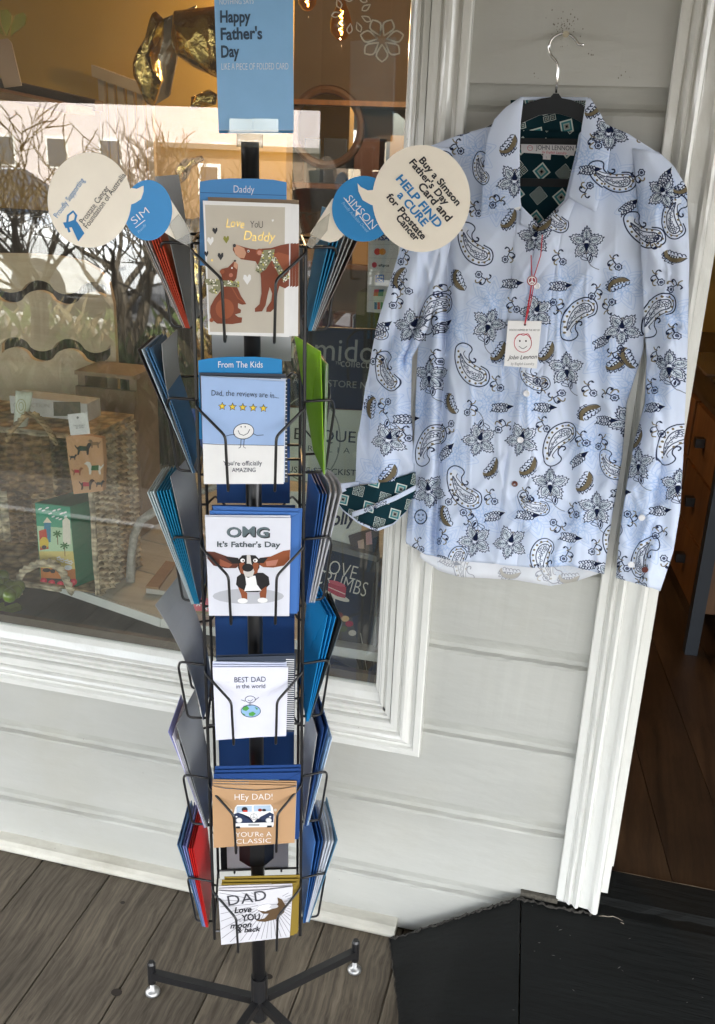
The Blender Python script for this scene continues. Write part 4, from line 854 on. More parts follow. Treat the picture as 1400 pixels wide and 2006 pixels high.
b = B(); cbox(b, -1.6, .0, .55, .6, 1.28, 1.32); cbox(b, -1.6, 0, .0, .6, 1.58, 1.62); b.build('steel_shelf', M_STEEL, cb)
b = B(); cbox(b, -.6, -.1, .1, .5, 1.10, 1.24); tag(b.build('wooden_box', M_CAB, None, e0 + Vector((0, 0, .8))), 'timber box on the steel shelf above the drawers', 'box')
b = B(); cbox(b, -.55, -.15, .08, .42, .941, .953); o = b.build('magazine', paper(hx('40362c'), .25), None, e0 + Vector((0, 0, .64))); tag(o, 'dark magazine lying flat on the drawer cabinet nearest the post', 'magazine')
b = B(); cbox(b, -1.05, -.62, .08, .42, .941, .950); o = b.build('magazine', paper(hx('6a5a48'), .25), None, e0 + Vector((0, 0, .64))); tag(o, 'brown magazine lying further back on the drawer cabinet', 'magazine')
# ================================================================ CARD SPINNER
HUB = Vector((-.294 * H, .823 * H, 0)); TH = RAD(19.5)
EX = Vector((math.cos(TH), math.sin(TH), 0)); EY = Vector((-math.sin(TH), math.cos(TH), 0)); EZ = Vector((0, 0, 1))
def cx(z): return -.016 + .0105 * (1.525 - z)
HW = .0777
ROT = [(1, 0), (0, 1), (-1, 0), (0, -1)]     # front, right, back, left: direction of the pocket's own u axis in rack x, y
def RK(k, u, r, z):
    """rack point: u across pocket face k, r outwards from the pole, height z"""
    c, s_ = ROT[k]; x = u * c + r * s_; y = u * s_ - r * c
    return HUB + EX * (x + cx(z)) + EY * y + EZ * z
TIER = [1.404 - .2183 * i for i in range(6)]
rack = root('card_spinner_rack', HUB, 'black wire spinner rack of greeting cards standing on the deck in front of the window', 'card rack')
b = B(); b.tube([HUB + EZ * .02, HUB + EX * cx(1.6) * .9 + EZ * 1.655], .0127, 20); b.build('pole', M_BLACKM, rack, smooth=True)
b = B(); b.tube([HUB + EZ * .018, HUB + EZ * .125], .0165, 20); b.build('hub_sleeve', M_BLACKM, rack)
b = B(); b.tube([HUB + EX * -.006 + EZ * .42, HUB + EX * -.006 + EZ * .50], [.034, .034], 8); b.build('lower_collar', M_BLACKM, rack)
M_FOOT = mat('zinc_foot', (.42, .42, .41), .38, metal=.8)
for ang in (177.8, 50.4, -102, -30):
    d = Vector((math.cos(RAD(ang)), math.sin(RAD(ang)), 0)); L_ = .235; s_ = Vector((-d.y, d.x, 0)) * .0075
    b = B(); p0 = HUB + d * .012 + EZ * .062; p1 = HUB + d * L_ + EZ * .050
    b.prism([p0 - s_ - EZ * .0085, p0 + s_ - EZ * .0085, p0 + s_ + EZ * .0085, p0 - s_ + EZ * .0085], p1 - p0)
    e = HUB + d * (L_ + .002); b.tube([e + EZ * .028, e + EZ * .078, e + EZ * .083], [.0085, .0085, .006], 12); lg = b.build('leg', M_BLACKM, rack)
    b = B(); b.lathe(e, [(.0150, 0), (.0155, .003), (.012, .008), (.005, .011), (.0045, .028)], 20); b.build('levelling_foot', M_FOOT, lg, smooth=True)
for su in (-1, 1):
    for sr in (-1, 1):
        b = B(); b.tube([HUB + EX * (cx(z) + su * HW) + EY * (sr * HW) + EZ * z for z in (1.525, 1.1, .7, .30)], .0028, 8); b.build('upright', M_BLACKM, rack)
for i, zt in enumerate([1.523, 1.19, .972, .754, .536, .318]):
    b = B()
    for k in range(4): b.tube([RK(k, -HW, HW, zt), RK(k, HW, HW, zt)], .0021, 6)
    b.tube([RK(0, -HW, 0, zt), RK(0, HW, 0, zt)], .0021, 6); b.tube([RK(0, 0, -HW, zt), RK(0, 0, HW, zt)], .0021, 6)
    b.build('ring', M_BLACKM, rack)
for k in range(4):
    for zb in TIER:
        zt = zb + .118
        if k == 0:
            for s_ in (-1, 1):
                b = B(); P = [RK(k, s_ * HW, HW, zb + .118), RK(k, s_ * HW, .094, zb + .112), RK(k, s_ * .036, .125, zb + .078), RK(k, s_ * .034, .119, zb - .008), RK(k, s_ * .034, .085, zb - .010), RK(k, s_ * .034, .076, zb - .004)]
                b.tube(rounded(P, .007), .00215, 7); b.build('pocket_wire', M_BLACKM, rack, smooth=True)
        else:
            for s_ in (-1, 1):
                b = B(); P = [RK(k, s_ * HW, HW, zt), RK(k, s_ * HW * .85, .119, zt), RK(k, s_ * .048, .124, zt - .02), RK(k, s_ * .046, .112, zb), RK(k, s_ * .046, HW, zb - .002)]
                b.tube(rounded(P, .008), .00215, 7); b.build('pocket_wire', M_BLACKM, rack, smooth=True)
# --- cards and envelopes
ORD = ['top', 'second', 'third', 'fourth', 'fifth', 'lowest']
NTH = ['innermost', 'second from the pole', 'third from the pole', 'fourth from the pole', 'fifth from the pole', 'sixth from the pole', 'seventh from the pole', 'eighth from the pole', 'ninth from the pole']
def sheet3(k, uc, r0, zb, wd, h, lean, th, m, name, curve=0, flap=None, fold=0, inner=None, yaw=.012):
    """a paper sheet standing in pocket k: lean > 0 tips its top outwards. Folded cards have two leaves joined at one edge"""
    b = B(); nu, nv = 7, 7
    def pt(u, v, off):
        ang = lean + curve * (v - .5) * 1.0
        # bow: integrate the lean along the height
        s_ = 0; z = 0; n = 8
        for i in range(int(round(v * n))): a_ = RAD(lean + curve * ((i + .5) / n - .5)); s_ += math.sin(a_) * h / n; z += math.cos(a_) * h / n
        a_ = RAD(lean + curve * (v - .5)); bow = .0025 * fold * math.sin(math.pi * (u + .5)) * v
        return RK(k, uc + u * wd, r0 + s_ + (yaw * u if k == 3 else -yaw * u if k == 1 else 0) * (.3 + .7 * v) + (off + bow) * math.cos(a_), zb + z - off * math.sin(a_))
    def leaf(o0, o1, mi, open_=0):
        f = [pt(i / (nu - 1) - .5, j / 8, o1 + open_ * (i / (nu - 1)) * j / 8) for j in range(9) for i in range(nu)]
        g = [pt(i / (nu - 1) - .5, j / 8, o0 + open_ * (i / (nu - 1)) * j / 8) for j in range(9) for i in range(nu)]
        n0 = nu * 9; F = []
        for j in range(8):
            for i in range(nu - 1):
                a_ = j * nu + i; F.append((a_, a_ + 1, a_ + nu + 1, a_ + nu)); F.append((n0 + a_, n0 + a_ + nu, n0 + a_ + nu + 1, n0 + a_ + 1))
            F.append((j * nu, (j + 1) * nu, n0 + (j + 1) * nu, n0 + j * nu)); a_ = j * nu + nu - 1; F.append((a_, n0 + a_, n0 + a_ + nu, a_ + nu))
        for i in range(nu - 1): F.append((i, n0 + i, n0 + i + 1, i + 1)); a_ = 8 * nu + i; F.append((a_, a_ + 1, n0 + a_ + 1, n0 + a_))
        b.add(f + g, F, mi)
    if fold: leaf(0, .0005, 1, 0); leaf(.0012, .0017, 0, .0016)
    else: leaf(0, th, 0)
    O_ = RK(k, uc, r0, zb); o = b.build(name, [m, inner or m], None, O_)
    if flap is not None:
        f = B(); e = .0004
        P = [pt(-.5, 1, th + e), pt(.5, 1, th + e), pt(.12, .60, th + e), pt(0, .55, th + e), pt(-.12, .60, th + e)]
        if flap < 0: P = [pt(-.5, 1, -e), pt(.5, 1, -e), pt(.12, .60, -e), pt(0, .55, -e), pt(-.12, .60, -e)]
        f.prism(P, (RK(k, 0, 1, 0) - RK(k, 0, 0, 0)) * .0005 * (1 if flap > 0 else -1)); f.build('flap', m, o)
    return o
C = lambda s, r=.5: paper(hx(s), r)
SIDE = {3: 'left', 1: 'right', 0: 'front', 2: 'back'}
LEAN = {(3, 1): .85, (3, 2): .68, (3, 3): .9, (3, 4): .70, (3, 5): .48, (1, 2): .58, (1, 3): .62, (1, 4): .72, (1, 5): .70}; BASE = {(1, 1): .022, (3, 5): .006}
def put(k, tier, specs):
    """specs from the pole outwards: (kind, colour words, material, lean, height, width, extra)"""
    n = len(specs)
    for i, sp in enumerate(specs):
        kind, words, m, lean, h, wd = sp[:6]; ex = sp[6] if len(sp) > 6 else {}
        r0 = HW + .004 + i * (.0035 if k in (0, 2) else .0017) + ex.get('dr', 0) + BASE.get((k, tier), 0); lean = lean * LEAN.get((k, tier), 1)
        o = sheet3(k, ex.get('u', 0), r0, TIER[tier] + ex.get('dz', 0), wd, h, lean, {'envelope': .0011, 'divider_board': .0008, 'greeting_card': .0007}[kind], m, kind, ex.get('curve', 0), ex.get('flap'), ex.get('fold', 0), ex.get('inner'), ex.get('yaw', .012))
        cat = {'envelope': 'envelope', 'divider_board': 'divider', 'greeting_card': 'card'}[kind]
        tag(o, f'{words} in the {ORD[tier]} {SIDE[k]} pocket of the rack, {NTH[i]}', cat, f'{words.split(",")[0]}s in the {ORD[tier]} {SIDE[k]} pocket' if sum(1 for q in specs if q[1] == words) > 1 else None)
        if 'print' in ex: ex['print'](o)
GREY = C('8d8f90', .35)
E_ = 'envelope'; G_ = 'greeting_card'; D_ = 'divider_board'
# left side, top to bottom
put(3, 0, [(D_, 'grey divider board', GREY, 9, .205, .120, {'yaw': .022})] + [(E_, 'orange-red envelope', C('c8421e'), 15 + i * 1.0, .172, .122) for i in range(4)] + [(G_, 'brown edged greeting card', C('4a3a38'), 20, .172, .118, {'fold': 1, 'inner': WHITE}), (G_, 'pale edged greeting card', C('b8aaa0'), 21, .168, .118, {'fold': 1, 'inner': WHITE})])
put(3, 1, [(D_, 'grey curved divider board', GREY, 13, .200, .115, {'curve': -26}), (E_, 'steel blue envelope', C('3a6a94'), 19, .195, .115, {'curve': 8}), (E_, 'steel blue envelope', C('3f719c'), 20, .197, .118, {'curve': 8}), (G_, 'white edged greeting card', C('c9dbe6'), 21.5, .196, .118, {'inner': WHITE}), (G_, 'dark fronted greeting card', C('3a3436'), 23, .197, .118, {})])
put(3, 2, [(D_, 'grey divider board', GREY, 11, .215, .120, {'yaw': .024})] + [(E_, 'turquoise envelope', C('0a7ea8'), 15 + i * 1.3, .195, .122) for i in range(5)] + [(G_, 'white greeting card', C('c8d6da'), 22.0 + i * 1.1, .196, .122, {'inner': WHITE}) for i in range(3)])
put(3, 3, [(D_, 'grey bowed divider board', GREY, 17, .225, .115, {'curve': 22, 'yaw': .028})])
put(3, 4, [(D_, 'grey divider board', GREY, 14, .215, .115, {'yaw': .024}), (G_, 'black greeting card', C('15161a'), 15.5, .175, .112, {'fold': 1, 'inner': WHITE}), (G_, 'piebald greeting card', C('d8d8dc'), 17, .185, .112, {'fold': 1}), (E_, 'white envelope', C('d6d4e4'), 19, .195, .115), (E_, 'lilac envelope', C('8a8cc0'), 20, .205, .115, {'curve': 6})])
put(3, 5, [(E_, 'red envelope', C('c9201f'), 11 + i * 1.5, .180, .125) for i in range(3)] + [(E_, 'lilac blue envelope', C('7a84b8'), 16 + i * 1.8, .185, .122) for i in range(2)] + [(E_, 'slate blue envelope', C('4f6f92'), 20 + i * 1.6, .190, .120, {'curve': 4}) for i in range(2)])
# right side
put(1, 0, [(E_, 'turquoise envelope', C('1184b4'), 11 + i * 1.7, .168, .124) for i in range(3)] + [(G_, 'dark photograph greeting card', C('2a2422'), 17 + i * 1.8, .165, .118, {'fold': 1, 'inner': WHITE}) for i in range(3)] + [(G_, 'glossy picture greeting card', C('8a7a74', .2), 23, .175, .120, {'inner': WHITE})])
put(1, 1, [(E_, 'lime green envelope', C('8cc41c'), -6, .190, .125, {'flap': -1, 'yaw': .034}), (G_, 'pale green greeting card', C('9ab890'), -3, .170, .120, {'fold': 1, 'yaw': .03}), (G_, 'dark patterned greeting card', C('3a4436'), -1, .168, .118, {'fold': 1, 'inner': WHITE})])
put(1, 2, [(E_, 'royal blue envelope', C('2c5c9e'), 8 + i * 1.8, .188, .122) for i in range(3)] + [(G_, 'white folded greeting card', C('cfd2dc'), 14 + i * 2.4, .190, .116, {'fold': 2.2, 'dr': .002 * i, 'inner': WHITE}) for i in range(3)])
put(1, 3, [(E_, 'bright blue envelope', C('0a84c4'), 11 + i * 2.4, .200, .130, {'flap': -1, 'yaw': .024}) for i in range(3)] + [(G_, 'black edged greeting card', C('202428'), 19 + i * 1.8, .190, .118, {'inner': WHITE}) for i in range(2)] + [(G_, 'grey photograph greeting card', C('6a7478'), 23, .188, .118, {})])
put(1, 4, [(D_, 'pale grey divider board', C('aeb0b2', .35), 7, .190, .115), (E_, 'navy envelope', C('1e3f76'), 10, .205, .122), (E_, 'navy envelope', C('24487f'), 12, .207, .122, {'curve': 5}), (G_, 'light blue greeting card', C('9cc4e8'), 14, .185, .118, {}), (G_, 'white greeting card', C('dfe6ee'), 15.6, .184, .118, {})])
put(1, 5, [(E_, 'cornflower blue envelope', C('3f72b4'), 7, .185, .122)] + [(E_, 'navy envelope', C('22508c'), 9.5 + i * 1.8, .188, .122) for i in range(2)] + [(G_, 'white greeting card', C('cfdaea'), 13.5 + i * 1.9, .186, .118, {'fold': 1.4, 'inner': WHITE}) for i in range(3)] + [(E_, 'dusty teal envelope', C('5a8098'), 19.5, .192, .122)])
# back pockets (seen between the tiers)
put(2, 0, [(D_, 'pale grey divider board', C('b4b6b8', .4), 0, .200, .125, {'dz': -.075})])
put(2, 1, [(E_, 'navy envelope', C('2a5494'), 0, .215, .122, {'dz': -.10})])
put(2, 2, [(E_, 'navy envelope', C('2a5494'), 0, .215, .140, {'dz': -.10})])
put(2, 3, [(E_, 'navy envelope', C('2a5494'), 0, .215, .140, {'dz': -.085})])
put(2, 4, [(E_, 'navy envelope', C('2a5494'), 0, .215, .140, {'dz': -.075})])
put(2, 5, [(G_, 'white greeting card', C('d0d0d4'), 0, .140, .120, {'fold': 1}), (G_, 'black greeting card', C('14151a'), 0, .150, .125, {'fold': 1, 'u': .01})])
# ---------------------------------------------------------------- front pockets: flat printed fronts on the rack's front plane
def fplane(r, z=1.0):
    o = HUB - EY * r; return Art(o, -EY)
def fcard(r, quad, m, name, label, cat, group=None, th=.0006, inner=None, gap=.0016, fold=True):
    """card whose outline is given in picture coordinates, standing upright at distance r in front of the pole"""
    A_ = fplane(r); Q = [A_.at(x, y) for x, y in quad]; O_ = sum(Q, Vector()) / len(Q)
    b = B(); b.prism(Q, EY * th, 0)
    if fold:
        Q2 = [q + EY * (th + gap * (.3 if i in (0, 3) else 1)) - EZ * .0006 + EX * .0004 for i, q in enumerate(Q)]; b.prism(Q2, EY * th, 1)
    o = b.build(name, [m, inner or m], None, O_); tag(o, label, cat, group); return o, A_
def fenv(r, quad, m, label, group=None, flap=True):
    o, A_ = fcard(r, quad, m, 'envelope', label, 'envelope', group, .0012, fold=False)
    (x0, y0), (x1, y1), (x2, y2), (x3, y3) = quad
    if flap:
        A_.stroke([(x0 + 2, y0 + 2), (x0 + 22, y0 + 12), ((x0 + x1) / 2, y0 + 55), (x1 - 22, y1 + 12), (x1 - 2, y1 + 2)], .9, paper(tuple(c * .6 for c in m.node_tree.nodes['Principled BSDF'].inputs['Base Color'].default_value[:3])), 1)
        A_.build('flap_seam', o)
    return o
BLU = C('3f86c4', .4); BLU2 = C('0f80bf', .4)
# tier 1
h, a = fcard(.083, [(391, 356), (415, 352), (450, 349.5), (500, 350), (535, 352), (561, 357), (561, 520), (391, 520)], BLU, 'header_card', 'blue header card reading Daddy at the top front pocket', 'header card', th=.0008, fold=False)
a.text('Daddy', 456, 377, 20.5, WHITE, 1, 'l', width=42); a.stroke([(392, 377), (561, 383)], 1.3, C('245a8c'), 1); a.build('lettering', h)
fenv(.086, [(407, 386), (585, 392), (587, 655), (420, 650)], C('84705a'), 'kraft brown envelope behind the bear cards', None, False)
BRN = C('7d3c22'); BRN2 = C('9a5232')
for i in (3, 2, 1):
    dx = i * 6 + 4
    o, a = fcard(.099 - i * .0034, [(397 + dx, 393 + i * .6), (563 + dx, 399 + i * .4), (560 + dx + 1, 658), (408 + dx, 654)], WHITE, 'greeting_card', f'white edged copy of the bear card, {["", "second", "third", "last"][i]} from the front of the top pocket', 'card')
    a.fill([(563 + dx - 7, 478), (563 + dx, 476), (562 + dx, 560), (563 + dx - 7, 563)], BRN, 1); a.build('printed_edge', o)
o, a = fcard(.1, [(397, 393), (569, 399), (566, 660), (408, 655)], WHITE, 'greeting_card', 'greeting card with two brown bears in floral scarves reading Love you Daddy', 'card')
BG = C('c4bdb0'); a.fill([(401, 401), (558, 406), (556, 653), (411, 650)], BG, 0)
GOL = mat('gold_print', (.75, .55, .18), .3, metal=.6)
a.text('Love', 441, 445, 25, GOL, 3, 'r', slant=.15, width=37, jit=.05); a.text('YoU', 489, 446, 20, INK, 0, 'l', jit=.06, width=27); a.text('Daddy', 475, 470, 26, GOL, 3, 'r', slant=.15, width=62, jit=.05)
def heart(a, x, y, s_, m): a.fill([(x, y + s_), (x - s_ * .75, y - s_ * .1), (x - s_ * .6, y - s_ * .8), (x - s_ * .2, y - s_ * .75), (x, y - s_ * .35), (x + s_ * .3, y - s_ * .9), (x + s_ * .65, y - s_ * .7), (x + s_ * .65, y)], m, 2)
for x, y, s_, m in [(421, 452, 7, INK), (412, 472, 9, WHITE), (443, 469, 8, C('8a8a3a')), (432, 502, 8, INK), (415, 510, 3, GOL), (484, 547, 11, WHITE), (534, 432, 3, WHITE), (404, 497, 6, INK)]: heart(a, x, y, s_, m)
# big bear
a.fill([(457, 481), (462, 479), (478, 484), (490, 487), (503, 489), (514, 487), (530, 486), (550, 480), (566, 477), (566, 560), (558, 565), (547, 560), (543, 575), (541, 592), (538, 603), (530, 611), (521, 611), (522, 603), (531, 590), (533, 575), (528, 562), (524, 578), (520, 598), (513, 610), (499, 611), (499, 604), (508, 596), (512, 575), (511, 545), (508, 525), (500, 512), (486, 510), (472, 508), (462, 500), (456, 490)], BRN, 2)
a.fill([(457, 481), (463, 479), (478, 486), (482, 496), (478, 506), (468, 505), (460, 497)], C('c8967a'), 3); a.ell(459, 481, 3, 3.5, INK, 4); a.ell(486, 492, 2.2, 2.6, WHITE, 4); a.ell(486, 492.5, 1.3, 1.6, INK, 5); a.ell(508, 494, 7, 7, BRN2, 3); a.ell(508, 495, 4.5, 4.5, C('c88a74'), 4); a.fill([(530, 500), (545, 494), (566, 500), (566, 530), (545, 535), (533, 520)], BRN2, 3)
FLO = C('8a8a6a')
def scarf(P):
    a.fill(P, FLO, 5); xs = [p[0] for p in P]; ys = [p[1] for p in P]; rr = random.Random(len(P) + int(xs[0])); n = len(P)
    for k in range(70):
        x = rr.uniform(min(xs), max(xs)); y = rr.uniform(min(ys), max(ys)); ins = False; j = n - 1
        for i in range(n):
            if (P[i][1] > y) != (P[j][1] > y) and x < (P[j][0] - P[i][0]) * (y - P[i][1]) / (P[j][1] - P[i][1]) + P[i][0]: ins = not ins
            j = i
        if ins: a.ell(x, y, 1.7, 1.6, rr.choice([C('efece0'), C('efece0'), C('3a4030'), C('c8c060')]), 6, n=6)
scarf([(516, 490), (538, 488), (535, 505), (520, 528), (508, 536), (500, 530), (508, 512)]); scarf([(531, 505), (538, 502), (558, 535), (552, 545), (545, 538)]); scarf([(552, 545), (566, 534), (566, 545), (556, 552)])
# small bear
a.fill([(459, 511), (466, 518), (465, 530), (463, 545), (458, 552), (464, 562), (472, 580), (480, 592), (482, 596), (474, 597), (466, 594), (466, 603), (472, 607), (471, 613), (460, 616), (466, 621), (474, 622), (473, 632), (455, 635), (425, 634), (414, 625), (411, 612), (412, 600), (420, 585), (432, 570), (436, 555), (434, 540), (430, 532), (434, 527), (446, 524)], BRN, 2)
a.ell(435, 532, 4.5, 4.5, BRN2, 3); a.fill([(459, 511), (466, 518), (464, 528), (457, 522)], C('c8967a'), 3); a.ell(460, 511, 2.4, 2, INK, 4); a.ell(454, 525, 1.6, 1.8, WHITE, 4); a.ell(452, 539, 4, 4, C('b8705a'), 3); a.ell(414, 627, 4, 4, BRN2, 3); a.ell(440, 605, 18, 20, BRN2, 2.5); a.stroke([(452, 560), (466, 584), (480, 594)], 2, BRN2, 3)
scarf([(401, 547), (412, 546), (436, 549), (468, 552), (469, 563), (452, 562), (436, 560), (425, 575), (415, 575), (408, 570), (418, 560), (402, 557)])
a.build('printed_front', o)
# tier 2
h, a = fcard(.083, [(388, 706), (410, 702), (445, 699), (500, 699), (530, 701), (552, 704), (553, 860), (390, 860)], BLU2, 'header_card', 'bright blue header card reading From The Kids on the second front pocket', 'header card', th=.0008, fold=False)
a.text('From The Kids', 426, 720, 17.5, WHITE, 0, 'r', width=89); a.build('lettering', h)
CH = C('3a4250')
fenv(.087, [(390, 730), (559, 733), (564, 945), (400, 942)], CH, 'charcoal envelope behind the five star card', None, False)
def striped(quad, r, lab, x0, x1, y0, y1, nn):
    o, a = fcard(r, quad, CH, 'greeting_card', lab, 'card')
    for i in range(nn):
        y = y0 + (y1 - y0) * i / nn; a.stroke([(x0, y), (x1, y + .5)], 1.4, WHITE, 1)
    a.build('printed_stripes', o)
striped([(392, 736), (562, 739), (561, 944), (400, 942)], .092, 'navy and white striped card edge showing behind the five star card', 550, 562, 742, 942, 26)
fcard(.096, [(393, 736), (559, 743), (557, 945), (399, 944)], C('c2cfe6'), 'greeting_card', 'pale blue card directly behind the five star card', 'card')
o, a = fcard(.1, [(394, 737), (558, 747), (555, 948), (399, 948)], WHITE, 'greeting_card', 'pale blue greeting card with five gold stars and an egg-shaped smiling stick figure', 'card')
a.fill([(394, 737), (558, 747), (556, 873), (397, 869)], C('9db8e2'), 0); a.stroke([(397, 869), (430, 871), (500, 872), (556, 873)], 1, NAVYINK, 1)
a.text('Dad, the reviews are in...', 413, 774, 15.5, NAVYINK, 2.5, 'r', width=133, jit=.05)
for i in range(5):
    x, y = 435 + i * 20.2, 796 + i * 1; P = [(x + (8 if k % 2 == 0 else 3.4) * math.sin(k * math.pi / 5), y - (8 if k % 2 == 0 else 3.4) * math.cos(k * math.pi / 5)) for k in range(10)]; a.fill(P, C('e8c93a'), 1); a.stroke(P, 1.3, NAVYINK, 2, True)
a.ell(477, 845, 20, 15, WHITE, 1, rot=-8); a.ring(477, 845, 20, 15, 1.3, NAVYINK, 2, rot=-8); a.ell(472, 836, 1.1, 1.6, NAVYINK, 3); a.ell(480, 836, 1.1, 1.6, NAVYINK, 3); a.stroke([(466, 843), (469, 850), (477, 853), (485, 849), (489, 841)], 1.2, NAVYINK, 3)
a.stroke([(472, 860), (471, 876), (467, 878)], 1.1, NAVYINK, 2); a.stroke([(478, 860), (477, 876), (481, 878)], 1.1, NAVYINK, 2); a.stroke([(460, 851), (450, 852), (440, 855)], 1.1, NAVYINK, 2); a.stroke([(495, 849), (503, 853), (516, 852)], 1.1, NAVYINK, 2)
a.text("You're officially", 437, 912, 13, NAVYINK, 0, 'r', width=76, jit=.05); a.text('AMAZING', 454, 925, 12, NAVYINK, 0, 'r', width=47, jit=.04); a.build('printed_front', o)
# tier 3
fenv(.085, [(417, 991), (592, 996), (585, 1198), (430, 1196)], C('3a68ac'), 'blue envelope furthest back in the third front pocket')
fenv(.089, [(410, 1000), (587, 1004), (582, 1202), (425, 1200)], C('3f70b6'), 'blue envelope just behind the basset hound cards')
fcard(.096, [(401, 1009), (568, 1010), (566, 1204), (409, 1203)], C('d3d5e0'), 'greeting_card', 'white card directly behind the basset hound card', 'card')
o, a = fcard(.1, [(401, 1012), (569, 1015), (566, 1207), (409, 1206)], C('d6d8e2'), 'greeting_card', "white greeting card reading OMG It's Father's Day with a basset hound", 'card')
GT = C('5c6a70'); a.text('OMG', 444, 1053, 27, INK, 0, 'b', width=86, jit=.04, layer=1); a.text('OMG', 443, 1051, 27, GT, 0, 'b', width=84, jit=.04, layer=2); a.text("It's Father's Day", 424, 1071, 15, C('4a555a'), .5, 'b', width=124, jit=.04)
a.ell(486, 1168, 70, 15, C('b4b6be'), 0.5); BK = C('1c1a1c'); TN = C('8a4a2a')
a.fill([(404, 1080), (420, 1081), (445, 1090), (466, 1093), (472, 1105), (462, 1113), (440, 1113), (418, 1108), (406, 1094)], C('5a3024'), 1); a.fill([(440, 1091), (466, 1093), (470, 1104), (455, 1104)], BK, 2); a.fill([(430, 1095), (455, 1106), (448, 1112), (430, 1108)], C('9a5a42'), 2)
a.fill([(568, 1077), (555, 1079), (530, 1090), (508, 1093), (504, 1104), (515, 1111), (535, 1112), (556, 1108), (567, 1096)], TN, 1); a.fill([(508, 1093), (525, 1092), (516, 1103), (506, 1103)], BK, 2); a.fill([(520, 1100), (545, 1096), (540, 1108), (522, 1109)], C('b87a68'), 2)
a.fill([(464, 1130), (462, 1145), (470, 1155), (478, 1160), (505, 1160), (518, 1155), (528, 1145), (526, 1130), (515, 1122), (475, 1122)], BK, 1); a.fill([(466, 1150), (476, 1155), (484, 1162), (484, 1175), (474, 1176), (472, 1165)], TN, 2); a.fill([(522, 1148), (512, 1155), (508, 1162), (510, 1175), (520, 1176), (522, 1160)], TN, 2)
a.ell(475, 1177, 10, 5, WHITE, 3); a.ell(514, 1176, 10, 5, WHITE, 3); a.fill([(480, 1128), (500, 1128), (503, 1145), (512, 1157), (478, 1158), (482, 1145)], WHITE, 2)
a.fill([(468, 1095), (474, 1088), (486, 1087), (500, 1088), (508, 1096), (508, 1112), (500, 1126), (486, 1132), (472, 1126), (466, 1112)], BK, 2); a.fill([(468, 1104), (476, 1100), (482, 1110), (480, 1126), (470, 1122)], TN, 3); a.fill([(507, 1104), (498, 1100), (493, 1110), (495, 1126), (504, 1122)], TN, 3); a.fill([(483, 1087), (490, 1087), (492, 1102), (498, 1120), (494, 1130), (480, 1130), (476, 1120), (483, 1104)], C('c8c4c0'), 4); a.ell(485, 1112, 11, 8, BK, 5)
a.ell(475, 1098, 4.4, 3.8, WHITE, 5); a.ell(500, 1098, 4.4, 3.8, WHITE, 5); a.ell(476, 1098.5, 1.6, 1.8, BK, 6); a.ell(499, 1098.5, 1.6, 1.8, BK, 6); a.build('printed_front', o)
# tier 4
fenv(.083, [(424, 1284), (579, 1280), (576, 1434), (430, 1436)], C('323b4c'), 'charcoal envelope at the back of the fourth front pocket', None, False)
striped([(424, 1288), (577, 1284), (575, 1434), (430, 1436)], .088, 'black and white striped card behind the BEST DAD card', 560, 576, 1292, 1432, 34)
fcard(.093, [(416, 1296), (561, 1299), (559, 1440), (422, 1445)], C('c9cfe4'), 'greeting_card', 'white folded card furthest behind the BEST DAD card', 'card', gap=.004)
fcard(.097, [(416, 1302), (561, 1303), (560, 1442), (423, 1447)], C('cdd2e6'), 'greeting_card', 'white folded card directly behind the BEST DAD card', 'card', gap=.003)
o, a = fcard(.101, [(416, 1307), (564, 1307), (560, 1440), (423, 1450)], C('d9dae8'), 'greeting_card', 'white greeting card reading BEST DAD in the world with a stick figure on a globe', 'card')
a.text('BEST DAD', 458, 1337, 14.5, NAVYINK, -1.5, 'r', width=63, jit=.04); a.text('in the world', 462, 1349, 12, NAVYINK, -1, 'r', width=58, jit=.04)
a.ring(490, 1370, 10, 6.5, 1, NAVYINK, 2); a.stroke([(485, 1371), (490, 1374), (495, 1370)], .9, NAVYINK, 2); a.stroke([(480, 1374), (472, 1371)], 1, NAVYINK, 2); a.stroke([(500, 1371), (507, 1366)], 1, NAVYINK, 2); a.stroke([(488, 1376), (488, 1383)], 1, NAVYINK, 2); a.stroke([(491, 1376), (491, 1383)], 1, NAVYINK, 2)
a.ell(491, 1393, 19, 12, C('8fb4d8'), 1); a.ring(491, 1393, 19, 12, 1, NAVYINK, 3)
for P in ([(476, 1386), (484, 1383), (488, 1388), (482, 1393), (475, 1391)], [(487, 1397), (495, 1394), (501, 1398), (495, 1403), (488, 1402)], [(498, 1385), (505, 1388), (503, 1391)], [(474, 1396), (480, 1400), (478, 1402)]): a.fill(P, C('4f9a48'), 2)
a.build('printed_front', o)
# tier 5
NV = C('1c3f78')
for i, (r, q) in enumerate([(.082, [(421, 1501), (589, 1498), (586, 1640), (425, 1645)]), (.086, [(420, 1509), (589, 1505), (585, 1642), (424, 1648)]), (.090, [(418, 1516), (588, 1513), (584, 1644), (423, 1650)])]): fenv(r, q, NV, f'navy envelope in the fifth front pocket, {["furthest back", "middle one", "nearest the van cards"][i]}')
KR = C('b08c68'); LB = C('8fb6dc')
for i, (r, dy) in enumerate([(.094, -13), (.097, -9), (.100, -4)]): fcard(r, [(416, 1540 + dy), (581, 1543 + dy), (577, 1648), (419, 1656)], KR, 'greeting_card', f'kraft card with light blue lining, {["third", "second", "first"][i]} behind the van card', 'card', inner=LB, gap=.004)
o, a = fcard(.104, [(415, 1540), (440, 1545), (500, 1549), (550, 1546), (580, 1541), (577, 1651), (418, 1661)], KR, 'greeting_card', "kraft brown greeting card reading HEY DAD! with a blue and white van", 'card', inner=LB)
a.text('HEy DAD!', 458, 1567, 17, WHITE, -.5, 'l', width=77, jit=.02)
